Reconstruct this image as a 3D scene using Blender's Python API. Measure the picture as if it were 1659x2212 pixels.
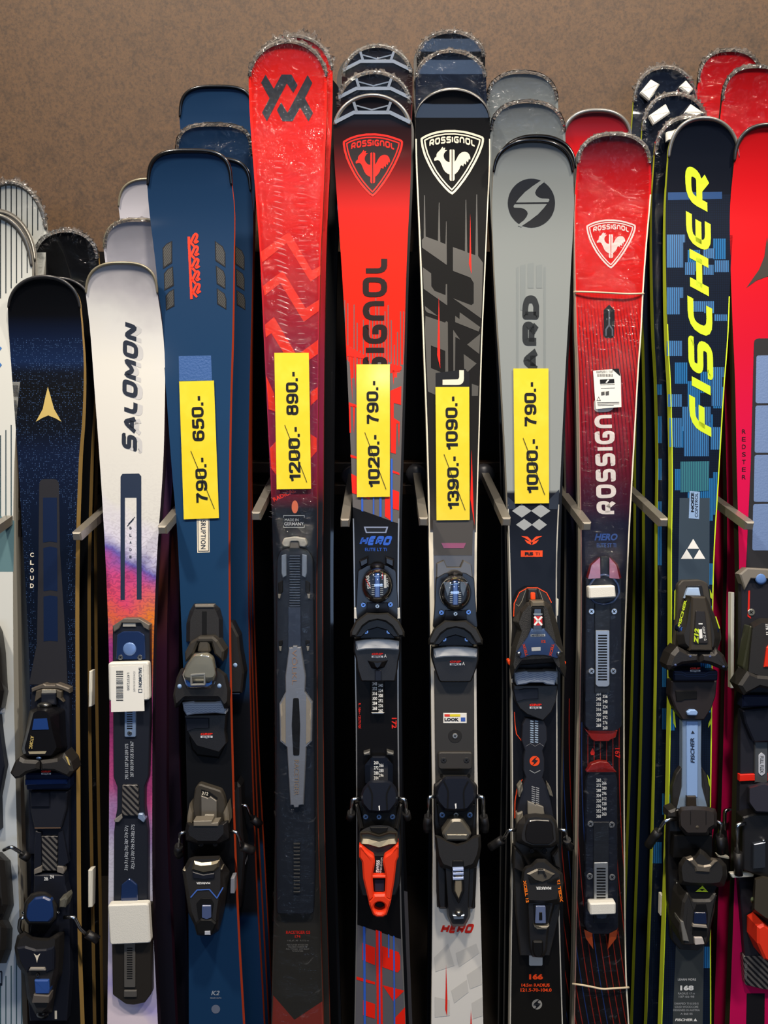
import bpy, math, random
from mathutils import Vector, Matrix
from mathutils.geometry import tessellate_polygon

for o in list(bpy.data.objects):
    bpy.data.objects.remove(o, do_unlink=True)
SC = bpy.context.scene
COL = SC.collection
rng = random.Random(7)

# ------------------------------------------------------------------ camera, light, exposure
FPX, CX, CY = 1597.6, 829.5, 1106.0           # focal length and centre in photograph pixels
PITCH = math.radians(18.0)                    # the phone looks down a little; the skis lean back as much
CAM = Vector((0.0, 0.0, 1.50))
CP, SP = math.cos(PITCH), math.sin(PITCH)
TILT = (math.pi / 2 - PITCH, 0.0, 0.0)

cam_data = bpy.data.cameras.new('camera')
cam_data.sensor_fit = 'VERTICAL'
cam_data.sensor_height = 36.0
cam_data.lens = 26.0
cam_data.clip_start = 0.01
cam = bpy.data.objects.new('camera', cam_data)
cam.location = CAM
cam.rotation_euler = TILT
COL.objects.link(cam)
SC.camera = cam

world = bpy.data.worlds.new('shop_ambient')
SC.world = world
world.use_nodes = True
bg = world.node_tree.nodes['Background']
bg.inputs[0].default_value = (0.55, 0.62, 0.80, 1)
bg.inputs[1].default_value = 0.035


def area_light(name, loc, target, size, power, color, spread=180, sy=None):
    d = bpy.data.lights.new(name, 'AREA')
    d.energy = power
    d.color = color
    d.shape = 'RECTANGLE'
    d.size = size
    d.size_y = sy or size
    d.spread = math.radians(spread)
    o = bpy.data.objects.new(name, d)
    o.location = loc
    o.rotation_euler = (Vector(target) - Vector(loc)).to_track_quat('-Z', 'Y').to_euler()
    COL.objects.link(o)
    return o


# ceiling track spots of the shop, in front of the rack, and the cool daylight of the shop front behind the camera
area_light('track_spot_left', (-0.95, 0.50, 3.0), (-0.3, 1.1, 1.2), 0.14, 14.5, (1.0, 0.88, 0.73), 120)
area_light('track_spot_middle', (0.12, 0.42, 3.0), (0.0, 1.1, 1.2), 0.14, 14.5, (1.0, 0.88, 0.73), 120)
area_light('track_spot_right', (1.10, 0.50, 3.0), (0.3, 1.1, 1.2), 0.14, 14.5, (1.0, 0.88, 0.73), 120)
area_light('shop_window', (0.3, -3.6, 2.12), (0.0, 1.2, 1.1), 3.0, 36, (0.46, 0.65, 1.0), 180, 0.75)
area_light('ceiling_strip', (0.0, -0.45, 3.12), (0.0, 0.9, 1.2), 2.6, 4.5, (0.42, 0.63, 1.0), 150, 0.05)
for lx, ly in ((-1.5, -2.1), (0.0, -2.3), (1.5, -2.1)):      # unseen lights added for sparkle in glossy parts
    area_light('sparkle_light', (lx, ly, 3.2), (lx, ly + 0.4, 0.0), 0.12, 6, (1.0, 0.93, 0.82), 160)

SC.view_settings.view_transform = 'Standard'
SC.view_settings.look = 'None'
SC.view_settings.exposure = 0.0
SC.view_settings.gamma = 1.0
SC.view_settings.use_curve_mapping = False
SC.cycles.max_bounces = 6
SC.cycles.diffuse_bounces = 3
SC.cycles.glossy_bounces = 3
SC.cycles.transparent_max_bounces = 10
SC.cycles.caustics_reflective = False
SC.cycles.caustics_refractive = False


# ------------------------------------------------------------------ colour and material helpers
def lin(h):
    if isinstance(h, tuple):
        return h if len(h) == 4 else (*h, 1)
    h = h.lstrip('#')
    out = []
    for i in (0, 2, 4):
        c = int(h[i:i + 2], 16) / 255
        out.append(c / 12.92 if c <= 0.04045 else ((c + 0.055) / 1.055) ** 2.4)
    return (*out, 1)


class NT:
    """small helper to write node trees"""
    def __init__(self, name):
        self.m = bpy.data.materials.new(name)
        self.m.use_nodes = True
        self.t = self.m.node_tree
        self.t.nodes.clear()
        self.out = self.n('ShaderNodeOutputMaterial')

    def n(self, kind, **kw):
        nd = self.t.nodes.new(kind)
        for k, v in kw.items():
            setattr(nd, k, v)
        return nd

    def put(self, sock, v):
        if v is None:
            return
        if hasattr(v, 'is_output') or isinstance(v, bpy.types.NodeSocket):
            self.t.links.new(v, sock)
        else:
            if sock.type == 'RGBA' and not isinstance(v, float):
                v = lin(v)
            sock.default_value = v

    def math(self, op, a, b=None, c=None, clamp=False):
        nd = self.n('ShaderNodeMath', operation=op, use_clamp=clamp)
        self.put(nd.inputs[0], a)
        self.put(nd.inputs[1], b)
        if c is not None:
            self.put(nd.inputs[2], c)
        return nd.outputs[0]

    def mix(self, f, a, b, blend='MIX'):
        nd = self.n('ShaderNodeMix', data_type='RGBA', blend_type=blend)
        self.put(nd.inputs[0], f)
        self.put(nd.inputs[6], a)
        self.put(nd.inputs[7], b)
        return nd.outputs[2]

    def pv(self):
        """print coordinates of the ski: t across (-1..1), and x, y along the ski"""
        a = self.n('ShaderNodeAttribute', attribute_name='pv')
        s = self.n('ShaderNodeSeparateXYZ')
        self.t.links.new(a.outputs['Vector'], s.inputs[0])
        return s.outputs[0], s.outputs[1], s.outputs[2], a.outputs['Vector']

    def ramp(self, fac, stops, lo=0.0, hi=1.0, interp='LINEAR'):
        if (lo, hi) != (0.0, 1.0):
            mr = self.n('ShaderNodeMapRange')
            self.put(mr.inputs[0], fac)
            mr.inputs[1].default_value = lo
            mr.inputs[2].default_value = hi
            fac = mr.outputs[0]
            stops = [((p - lo) / (hi - lo), c) for p, c in stops]
        r = self.n('ShaderNodeValToRGB')
        r.color_ramp.interpolation = interp
        el = r.color_ramp.elements
        while len(el) < len(stops):
            el.new(0.5)
        for e, (p, c) in zip(el, sorted(stops, key=lambda q: q[0])):
            e.position = min(max(p, 0), 1)
            e.color = lin(c)
        self.put(r.inputs[0], fac)
        return r.outputs[0]

    def noise(self, scale, detail=2.0, rough=0.5, vec=None, dist=0.0):
        nd = self.n('ShaderNodeTexNoise')
        nd.inputs['Scale'].default_value = scale
        nd.inputs['Detail'].default_value = detail
        nd.inputs['Roughness'].default_value = rough
        nd.inputs['Distortion'].default_value = dist
        if vec is None:
            vec = self.n('ShaderNodeTexCoord').outputs['Object']
        self.t.links.new(vec, nd.inputs['Vector'])
        return nd.outputs[0]

    def bump(self, h, strength=0.2, dist=0.001):
        b = self.n('ShaderNodeBump')
        b.inputs['Strength'].default_value = strength
        b.inputs['Distance'].default_value = dist
        self.put(b.inputs['Height'], h)
        return b.outputs[0]

    def bsdf(self, color='#888888', rough=0.5, metal=0.0, coat=0.0, normal=None, spec=0.5, trans=0.0, ior=1.5, croughness=0.12):
        p = self.n('ShaderNodeBsdfPrincipled')
        self.put(p.inputs['Base Color'], color)
        self.put(p.inputs['Roughness'], rough)
        self.put(p.inputs['Metallic'], metal)
        p.inputs['Coat Weight'].default_value = coat
        p.inputs['Coat Roughness'].default_value = croughness
        p.inputs['Specular IOR Level'].default_value = spec
        p.inputs['Transmission Weight'].default_value = trans
        p.inputs['IOR'].default_value = ior
        if normal is not None:
            self.put(p.inputs['Normal'], normal)
        return p.outputs[0]

    def done(self, shader):
        self.t.links.new(shader, self.out.inputs[0])
        return self.m


MATS = {}


def mat(color, rough=0.45, metal=0.0, coat=0.0, grain=0.0, gscale=900.0, spec=None):
    spec = (0.5 if metal or coat or grain else 0.22) if spec is None else spec
    key = (color, rough, metal, coat, grain, gscale, spec)
    if key not in MATS:
        t = NT('paint_' + color.strip('#'))
        nrm = None
        if grain:
            nrm = t.bump(t.noise(gscale, 2.0), grain, 0.0008)
        wear = t.noise(60.0, 3.0)
        c = t.mix(t.math('MULTIPLY', wear, 0.14), color, tuple(0.75 * v for v in lin(color)[:3]))
        MATS[key] = t.done(t.bsdf(c, rough, metal, coat, nrm, spec))
    return MATS[key]


PL = mat('#171617', 0.42, grain=0.25, gscale=1400)          # black moulded plastic
PLG = mat('#121215', 0.28, coat=0.12, spec=0.3)                        # glossier black plastic
PLM = mat('#1c1a19', 0.55, grain=0.3, gscale=1500)          # charcoal plastic
PLN = mat('#191c26', 0.38)                                  # blue-black plastic
PLD = mat('#0b0b0c', 0.6)                                   # deep black
CHR = mat('#c9cdd2', 0.18, 1.0)
STEEL = mat('#9a9a97', 0.33, 1.0)
BRZ = mat('#8f8674', 0.34, 1.0)
WHT = mat('#d9d8d2', 0.5)
PRW = mat('#e6e6e2', 0.5)
PRR = mat('#d2281c', 0.45)
ORG = mat('#e8491c', 0.42)
GREYP = mat('#6a6a68', 0.5, grain=0.2)


def glass(name, tint='#ffffff', rough=0.03, alpha=0.25, bump=0.0):
    """clear moulded plastic: mostly lets light pass, with glossy reflections on top"""
    t = NT(name)
    nrm = t.bump(t.noise(160, 2.0), bump, 0.002) if bump else None
    tr = t.n('ShaderNodeBsdfTransparent')
    t.put(tr.inputs[0], tint)
    gl = t.n('ShaderNodeBsdfGlossy')
    gl.inputs['Roughness'].default_value = rough
    if nrm is not None:
        t.put(gl.inputs['Normal'], nrm)
    lw = t.n('ShaderNodeLayerWeight')
    lw.inputs[0].default_value = 0.35
    f = t.math('ADD', t.math('MULTIPLY', lw.outputs['Facing'], 0.5), alpha, clamp=True)
    mx = t.n('ShaderNodeMixShader')
    t.put(mx.inputs[0], f)
    t.t.links.new(tr.outputs[0], mx.inputs[1])
    t.t.links.new(gl.outputs[0], mx.inputs[2])
    return t.done(mx.outputs[0])


CLEAR = glass('clear_plastic_cover', '#f4f6f8', 0.04, 0.16)
SMOKE = glass('smoked_plastic_cover', '#6b665f', 0.08, 0.18)


def film_mat(name='shrink_film', haze=0.0, gloss=0.36, ridge_amt=0.06):
    """crinkled shrink film"""
    t = NT(name)
    co = t.n('ShaderNodeTexCoord').outputs['Object']
    mp = t.n('ShaderNodeMapping')
    mp.inputs['Scale'].default_value = (26, 46, 26)
    mp.inputs['Rotation'].default_value = (0, 0, 0.3)
    t.t.links.new(co, mp.inputs[0])
    n1 = t.noise(1.0, 4.0, 0.62, mp.outputs[0], 1.4)
    nrm = t.bump(n1, 0.5, 0.010)
    tr = t.n('ShaderNodeBsdfTransparent')
    tr.inputs[0].default_value = (0.99, 0.99, 0.99, 1)
    gl = t.n('ShaderNodeBsdfGlossy')
    gl.inputs['Roughness'].default_value = 0.10
    t.put(gl.inputs['Normal'], nrm)
    fr = t.n('ShaderNodeFresnel')
    fr.inputs[0].default_value = 1.5
    t.put(fr.inputs['Normal'], nrm)
    f = t.math('MULTIPLY_ADD', fr.outputs[0], gloss, 0.0, clamp=True)
    mx = t.n('ShaderNodeMixShader')
    t.put(mx.inputs[0], f)
    t.t.links.new(tr.outputs[0], mx.inputs[1])
    t.t.links.new(gl.outputs[0], mx.inputs[2])
    df = t.n('ShaderNodeBsdfDiffuse')
    df.inputs[0].default_value = (0.8, 0.8, 0.82, 1)
    m2 = t.n('ShaderNodeMixShader')
    ridge = t.ramp(n1, [(0.62, (0.0, 0.0, 0.0)), (0.75, (1.0, 1.0, 1.0))])
    t.put(m2.inputs[0], t.math('MULTIPLY_ADD', ridge, ridge_amt, haze))
    t.t.links.new(mx.outputs[0], m2.inputs[1])
    t.t.links.new(df.outputs[0], m2.inputs[2])
    return t.done(m2.outputs[0])


FILM = film_mat()
FILMF = film_mat('crumpled_film_edge', 0.03, 0.8, 0.16)


# ------------------------------------------------------------------ geometry helpers
def c2w(c):
    """camera-aligned coordinates -> world"""
    return CAM + Vector((c[0], c[1] * SP - c[2] * CP, c[1] * CP + c[2] * SP))


def px(x, y, dep):
    return Vector(((x - CX) * dep / FPX, (CY - y) * dep / FPX, -dep))


def wpx(x, y, dep):
    return c2w(px(x, y, dep))


def tag(o, label=None, cat=None, group=None, kind=None):
    if label:
        o['label'] = label
    if cat:
        o['category'] = cat
    if group:
        o['group'] = group
    if kind:
        o['kind'] = kind
    return o


def mesh_obj(name, verts, faces, mats, parent=None, fmat=None, smooth=False, pvs=None):
    me = bpy.data.meshes.new(name)
    me.from_pydata([tuple(v) for v in verts], [], [tuple(f) for f in faces])
    for m in (mats if isinstance(mats, (list, tuple)) else [mats]):
        me.materials.append(m)
    if fmat:
        for p, i in zip(me.polygons, fmat):
            p.material_index = i
    if smooth is True:
        me.polygons.foreach_set('use_smooth', [True] * len(me.polygons))
    elif smooth:
        me.polygons.foreach_set('use_smooth', [bool(s) for s in smooth])
    if pvs is not None:
        a = me.attributes.new('pv', 'FLOAT_VECTOR', 'POINT')
        a.data.foreach_set('vector', [q for v in pvs for q in v])
    me.update()
    o = bpy.data.objects.new(name, me)
    COL.objects.link(o)
    if parent is not None:
        o.parent = parent
    return o


def area2(p):
    return sum(p[i][0] * p[(i + 1) % len(p)][1] - p[(i + 1) % len(p)][0] * p[i][1] for i in range(len(p)))


def inset(pts, d):
    """move a closed counter-clockwise loop inwards by d"""
    out = []
    n = len(pts)
    for i in range(n):
        a, b, c = Vector(pts[i - 1][:2]), Vector(pts[i][:2]), Vector(pts[(i + 1) % n][:2])
        e1, e2 = (b - a), (c - b)
        if e1.length < 1e-9 or e2.length < 1e-9:
            out.append(tuple(b))
            continue
        e1.normalize()
        e2.normalize()
        n1, n2 = Vector((-e1.y, e1.x)), Vector((-e2.y, e2.x))
        k = 1 + n1.dot(n2)
        s = (n1 + n2) / max(k, 0.5)
        out.append((b.x + s.x * d, b.y + s.y * d))
    return out


def rnd(pts, r, seg=3):
    """round the corners of a closed outline (pixels); r may be a list"""
    out = []
    n = len(pts)
    for i in range(n):
        a, b, c = Vector(pts[i - 1]), Vector(pts[i]), Vector(pts[(i + 1) % n])
        rr = r[i] if isinstance(r, (list, tuple)) else r
        d1, d2 = (a - b), (c - b)
        q = min(rr, d1.length * 0.45, d2.length * 0.45)
        if q < 0.2:
            out.append(tuple(b))
            continue
        p1, p2 = b + d1.normalized() * q, b + d2.normalized() * q
        for k in range(seg + 1):
            f = k / seg
            out.append(tuple(p1 * (1 - f) ** 2 + b * 2 * f * (1 - f) + p2 * f * f))
    return out


def sym(cx, half, tilt=0.0):
    """outline mirrored about x = cx from a list of (dx, y); tilt shifts x per pixel of y from the first point"""
    y0 = half[0][1]
    r = [(cx + dx + (y - y0) * tilt, y) for dx, y in half]
    l = [(cx - dx + (y - y0) * tilt, y) for dx, y in reversed(half) if dx > 0]
    return r + l


def ell(cx, cy, rx, ry=None, n=20, a0=0.0):
    ry = ry or rx
    return [(cx + rx * math.cos(a0 + 2 * math.pi * i / n), cy + ry * math.sin(a0 + 2 * math.pi * i / n)) for i in range(n)]


def rect(x0, y0, x1, y1):
    return [(x0, y0), (x1, y0), (x1, y1), (x0, y1)]


def lerp_tab(tab, y):
    if y <= tab[0][0]:
        return tab[0][1]
    for (a, p), (b, q) in zip(tab, tab[1:]):
        if y <= b:
            f = (y - a) / (b - a)
            return p + (q - p) * f
    (a, p), (b, q) = tab[-2], tab[-1]
    return q + (y - b) * (q - p) / (b - a)


def smooth_tab(tab, y):
    """Catmull-Rom through (y, value)"""
    if y <= tab[0][0] or y >= tab[-1][0]:
        return lerp_tab(tab, y)
    for i in range(len(tab) - 1):
        if y <= tab[i + 1][0]:
            y1, p1 = tab[i]
            y2, p2 = tab[i + 1]
            y0, p0 = tab[i - 1] if i else (2 * y1 - y2, 2 * p1 - p2)
            y3, p3 = tab[i + 2] if i + 2 < len(tab) else (2 * y2 - y1, 2 * p2 - p1)
            m1 = (p2 - p0) / (y2 - y0)
            m2 = (p3 - p1) / (y3 - y1)
            h = y2 - y1
            t = (y - y1) / h
            return (p1 * (2 * t ** 3 - 3 * t ** 2 + 1) + m1 * h * (t ** 3 - 2 * t ** 2 + t)
                    + p2 * (-2 * t ** 3 + 3 * t ** 2) + m2 * h * (t ** 3 - t ** 2))


def band(po, ya, yb):
    """the part of a polygon between two heights"""
    for lim, sg in ((ya, 1), (yb, -1)):
        out = []
        n = len(po)
        for i in range(n):
            a, b = po[i], po[(i + 1) % n]
            ia, ib = sg * (a[1] - lim) >= 0, sg * (b[1] - lim) >= 0
            if ia:
                out.append(a)
            if ia != ib:
                f = (lim - a[1]) / (b[1] - a[1])
                out.append((a[0] + (b[0] - a[0]) * f, lim))
        po = out
        if not po:
            return []
    return po


PLINTH_Z = 0.10


class Ski:
    """A ski leaning in the rack. Outlines are given in the photograph's pixels and put at the ski's own distance."""

    def __init__(self, name, label, group, D, top, side_y, L, R, mats, n=2.2, thick=0.014, rock=0.030, rlen=0.15, back=False, cat='ski', ref_top=None):
        self.ref = ref_top if ref_top is not None else top
        self.D, self.rock, self.rlen, self.back = D, rock, rlen, back
        self.top, self.side_y, self.L, self.R, self.n = top, side_y, L, R, n
        self.thick = thick
        v = (PLINTH_Z - CAM.z + (D + (thick if not back else 0)) * SP) / CP
        self.ytail = CY - v * FPX / D
        xb = (smooth_tab(L, self.ytail) + smooth_tab(R, self.ytail)) / 2
        self.base = px(xb, self.ytail, D)
        e = bpy.data.objects.new(name, None)
        e.empty_display_size = 0.05
        e.location = c2w(self.base)
        e.rotation_euler = TILT
        COL.objects.link(e)
        tag(e, label, cat, group)
        self.e = e
        self.body(mats)

    # -- surface
    def ws(self, y):
        s = self.rlen - (y - self.top) * self.D / FPX
        if s <= 0:
            return 0.0
        return (-1 if self.back else 1) * self.rock * (s / self.rlen) ** 2

    def loc(self, x, y, w):
        return px(x, y, self.D - w) - self.base

    def on(self, x, y, lift=0.0004):
        return self.loc(x, y, self.ws(y) + lift)

    def edges(self, y):
        """left and right edge at y"""
        ysd = self.side_y
        l0, r0 = smooth_tab(self.L, max(y, ysd)), smooth_tab(self.R, max(y, ysd))
        if y >= ysd:
            return l0, r0
        xc, hw = (l0 + r0) / 2, (r0 - l0) / 2
        f = min(max((ysd - y) / (ysd - self.top), 0), 1)
        k = (max(0.0, 1 - f ** self.n)) ** (1 / self.n)
        return xc - hw * k, xc + hw * k

    def body(self, mats):
        ys = []
        na = 16
        for i in range(na + 1):
            a = math.pi / 2 * i / na
            ys.append(self.side_y - (self.side_y - self.top) * math.cos(a) ** 1.0)
        y = self.side_y
        while y < self.ytail - 20:
            y += 32
            ys.append(min(y, self.ytail))
        if ys[-1] < self.ytail:
            ys.append(self.ytail)
        ts = (-1, -0.6, -0.2, 0.2, 0.6, 1)
        m = len(ts)
        V, P, Fc, fm, sm = [], [], [], [], []
        for side in (0, 1):
            for y in ys:
                l, r = self.edges(y)
                w = self.ws(y)
                th = self.thick
                if y < self.top + 420:
                    th = 0.004 + (self.thick - 0.004) * ((y - self.top) / 420)
                for t in ts:
                    x = (l + r) / 2 + t * (r - l) / 2
                    p = px(x, y, self.D - w) - self.base
                    if side:
                        p = p + Vector((0, 0, -th))
                    V.append(p)
                    P.append((t, x / 1000, (y - self.top + self.ref) / 1000))
        N = len(ys) * m
        for i in range(len(ys) - 1):
            for j in range(m - 1):
                a = i * m + j
                Fc.append((a, a + m, a + m + 1, a + 1))
                fm.append(0)
                sm.append(1)
                Fc.append((N + a, N + a + 1, N + a + m + 1, N + a + m))
                fm.append(2)
                sm.append(1)
            for j, flip in ((0, 1), (m - 1, 0)):
                a = i * m + j
                k = len(V)
                for q in (a, a + m, N + a + m, N + a):
                    V.append(V[q])
                    P.append(P[q])
                q = (k, k + 1, k + 2, k + 3)
                Fc.append(q[::-1] if flip else q)
                fm.append(1)
                sm.append(0)
        for row, flip in ((0, 0), (len(ys) - 1, 1)):
            for j in range(m - 1):
                a = row * m + j
                k = len(V)
                for q in (a, a + 1, N + a + 1, N + a):
                    V.append(V[q])
                    P.append(P[q])
                q = (k, k + 1, k + 2, k + 3)
                Fc.append(q[::-1] if flip else q)
                fm.append(1)
                sm.append(0)
        if self.back:      # faces the wall: the printed side is behind
            fm = [2 if f == 0 else (0 if f == 2 else 1) for f in fm]
        self.b = mesh_obj('ski_body', V, Fc, mats, self.e, fm, sm, P)

    # -- parts
    def part(self, name, V, Fc, m, parent=None, smooth=False, pvs=None, fmat=None):
        return mesh_obj(name, V, Fc, m, parent if parent is not None else self.e, fmat, smooth, pvs)

    def prism(self, name, m, outl, w0, w1, ch=0.0008, parent=None, holes=(), label=None):
        """straight moulding: outline at height w1 over the ski, chamfered by ch, down to w0"""
        d1 = self.D - w1
        def conv(o, outer=True):
            q = [px(x, y, d1) for x, y in o]
            q = [(p.x, p.y) for p in q]
            a = area2(q)
            if (a < 0) == outer:
                q = q[::-1]
            return q
        loops = [conv(outl)] + [conv(h, False) for h in holes]
        V, Fc = [], []
        caps = []
        for lp in loops:
            n = len(lp)
            lvl = [(lp, w0), (lp, w1 - ch), (inset(lp, ch), w1)] if ch > 0 else [(lp, w0), (lp, w1)]
            st = len(V)
            for pts, w in lvl:
                for x, y in pts:
                    V.append(Vector((x, y, -(self.D - w))) - self.base)
            for k in range(len(lvl) - 1):
                for i in range(n):
                    a, b = st + k * n + i, st + k * n + (i + 1) % n
                    Fc.append((a, b, b + n, a + n))
            caps.append((st + (len(lvl) - 1) * n, lvl[-1][0]))
        if len(caps) == 1:
            s0, pts = caps[0]
            Fc.append(tuple(range(s0, s0 + len(pts))))
        else:
            # join every hole to the outline with a slit, so that the front face stays one clean polygon
            s0, pts = caps[0]
            loop = [(s0 + i, p) for i, p in enumerate(pts)]
            for s1, hp in caps[1:]:
                hl = [(s1 + i, p) for i, p in enumerate(hp)]
                _, i, j = min(((p[1][0] - q[1][0]) ** 2 + (p[1][1] - q[1][1]) ** 2, i, j) for i, p in enumerate(loop) for j, q in enumerate(hl))
                d1, d2 = len(V), len(V) + 1
                V.append(V[loop[i][0]].copy())
                V.append(V[hl[j][0]].copy())
                hl = hl[j:] + hl[:j]
                loop = loop[:i + 1] + hl + [(d2, hl[0][1]), (d1, loop[i][1])] + loop[i + 1:]
            Fc.append(tuple(q[0] for q in loop))
        o = self.part(name, V, Fc, m, parent)
        if label:
            o['label'] = label
        return o

    def loft(self, name, m, levels, parent=None, smooth=False, label=None):
        """rings of the same length, each (outline, w); the last one is capped"""
        V, Fc = [], []
        n = len(levels[0][0])
        rev = area2([(x, -y) for x, y in levels[-1][0]]) < 0
        for o, w in levels:
            for x, y in (o[::-1] if rev else o):
                V.append(self.loc(x, y, w))
        for k in range(len(levels) - 1):
            for i in range(n):
                a, b = k * n + i, k * n + (i + 1) % n
                Fc.append((a, b, b + n, a + n))
        Fc.append(tuple(range((len(levels) - 1) * n, len(levels) * n)))
        sm = [smooth] * (len(Fc) - 1) + [0]
        o = self.part(name, V, Fc, m, parent, sm)
        if label:
            o['label'] = label
        return o

    def dome(self, name, m, cx, cy, rx, ry, w0, h, parent=None, n=20, rings=5, power=1.0, label=None):
        V, Fc = [], []
        for k in range(rings):
            a = math.pi / 2 * k / rings
            for x, y in ell(cx, cy, rx * math.cos(a) ** power, ry * math.cos(a) ** power, n)[::-1]:
                V.append(self.loc(x, y, w0 + h * math.sin(a)))
        V.append(self.loc(cx, cy, w0 + h))
        for k in range(rings - 1):
            for i in range(n):
                a, b = k * n + i, k * n + (i + 1) % n
                Fc.append((a, b, b + n, a + n))
        for i in range(n):
            Fc.append(((rings - 1) * n + i, (rings - 1) * n + (i + 1) % n, len(V) - 1))
        o = self.part(name, V, Fc, m, parent, True)
        if label:
            o['label'] = label
        return o

    def screw(self, x, y, r, w, m=None, parent=None):
        """round head with a dark cross recess"""
        m = m or STEEL
        V, Fc, fm = [], [], []
        n = 14
        for rr, ww in ((r, w - 0.004), (r, w + 0.0006), (r * 0.8, w + 0.0014)):
            for px_, py_ in ell(x, y, rr, rr, n)[::-1]:
                V.append(self.loc(px_, py_, ww))
        for k in range(2):
            for i in range(n):
                a, b = k * n + i, k * n + (i + 1) % n
                Fc.append((a, b, b + n, a + n))
                fm.append(0)
        Fc.append(tuple(range(2 * n, 3 * n)))
        fm.append(0)
        for ang in (0.6, 0.6 + math.pi / 2):
            ca, sa = math.cos(ang), math.sin(ang)
            s0 = len(V)
            for a, b in ((-0.55, -0.13), (0.55, -0.13), (0.55, 0.13), (-0.55, 0.13)):
                V.append(self.loc(x + r * (a * ca - b * sa), y - r * (a * sa + b * ca), w + 0.0016))
            Fc.append((s0, s0 + 1, s0 + 2, s0 + 3))
            fm.append(1)
        return self.part('screw', V, Fc, [m, PLD], parent, False, None, fm)

    def tube(self, name, m, pts, r, parent=None, n=8, label=None):
        """bent wire through (x, y, w)"""
        P = [self.loc(*p) for p in pts]
        # soften the corners
        Q = [P[0]]
        for i in range(1, len(P) - 1):
            a, b, c = P[i - 1], P[i], P[i + 1]
            q = min((a - b).length, (c - b).length) * 0.35
            p1, p2 = b + (a - b).normalized() * q, b + (c - b).normalized() * q
            for k in range(4):
                f = k / 3
                Q.append(p1 * (1 - f) ** 2 + b * 2 * f * (1 - f) + p2 * f * f)
        Q.append(P[-1])
        V, Fc = [], []
        up = Vector((0.3, 0.2, 1)).normalized()
        for i, p in enumerate(Q):
            d = (Q[min(i + 1, len(Q) - 1)] - Q[max(i - 1, 0)]).normalized()
            s = d.cross(up)
            if s.length < 1e-4:
                s = d.cross(Vector((1, 0, 0)))
            s.normalize()
            t = d.cross(s)
            for k in range(n):
                a = 2 * math.pi * k / n
                V.append(p + (s * math.cos(a) + t * math.sin(a)) * r)
        for i in range(len(Q) - 1):
            for k in range(n):
                a, b = i * n + k, i * n + (k + 1) % n
                Fc.append((a, a + n, b + n, b))
        Fc.append(tuple(range(n)))
        Fc.append(tuple(range(len(V) - n, len(V)))[::-1])
        o = self.part(name, V, Fc, m, parent, [1] * (len(Fc) - 2) + [0, 0])
        if label:
            o['label'] = label
        return o

    def printed(self, name, m, polys, lift=0.0004, parent=None, w=None, label=None):
        """flat print: polygons in pixels laid on the ski's top sheet (or on a moulding at height w)"""
        V, Fc, P = [], [], []
        if w is None:      # follow the curve of the tip: cut what lies on it into narrow bands
            cut = []
            ylim = self.top + self.rlen * FPX / self.D + 10
            for po in polys:
                ya, yb = min(p[1] for p in po), max(p[1] for p in po)
                if ya < ylim and yb - ya > 12:
                    for t3 in tessellate_polygon([[Vector((x, y, 0)) for x, y in po]]):
                        tri = [po[i] for i in t3]
                        if abs(area2(tri)) < 0.02:
                            continue
                        ta, tb = min(p[1] for p in tri), max(p[1] for p in tri)
                        k = int((tb - ta) / 9) + 1
                        for i in range(k):
                            c = band(tri, ta + (tb - ta) * i / k, ta + (tb - ta) * (i + 1) / k)
                            if len(c) > 2:
                                cut.append(c)
                else:
                    cut.append(po)
            polys = cut
        for po in polys:
            s0 = len(V)
            q = po if area2([(x, -y) for x, y in po]) > 0 else po[::-1]
            for x, y in q:
                V.append(self.on(x, y, lift) if w is None else self.loc(x, y, w + lift))
                P.append((0, x / 1000, y / 1000))
            Fc.append(tuple(range(s0, len(V))))
        o = self.part(name, V, Fc, m, parent, False, P)
        if label:
            o['label'] = label
        return o

    def mesh2d(self, name, m, verts, faces, lift=0.0005, parent=None, w=None, label=None):
        V = [self.on(x, y, lift) if w is None else self.loc(x, y, w + lift) for x, y in verts]
        o = self.part(name, V, faces, m, parent)
        if label:
            o['label'] = label
        return o

    def strip(self, name, m, side, a, b, y0, y1, lift=0.0003, step=36):
        """printed line that follows an edge: from a to b pixels in from the left (side -1) or right (+1) edge"""
        V, Fc = [], []
        y = y0
        k = 0
        while True:
            l, r = self.edges(y)
            for q in (a, b):
                x = l + q if side < 0 else r - q
                V.append(self.on(x, y, lift))
            if k:
                i = 2 * k
                f = (i - 2, i, i + 1, i - 1)
                Fc.append(f if side < 0 else f[::-1])
            k += 1
            if y >= y1:
                break
            y = min(y + step, y1)
        return self.part(name, V, Fc, m)

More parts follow.
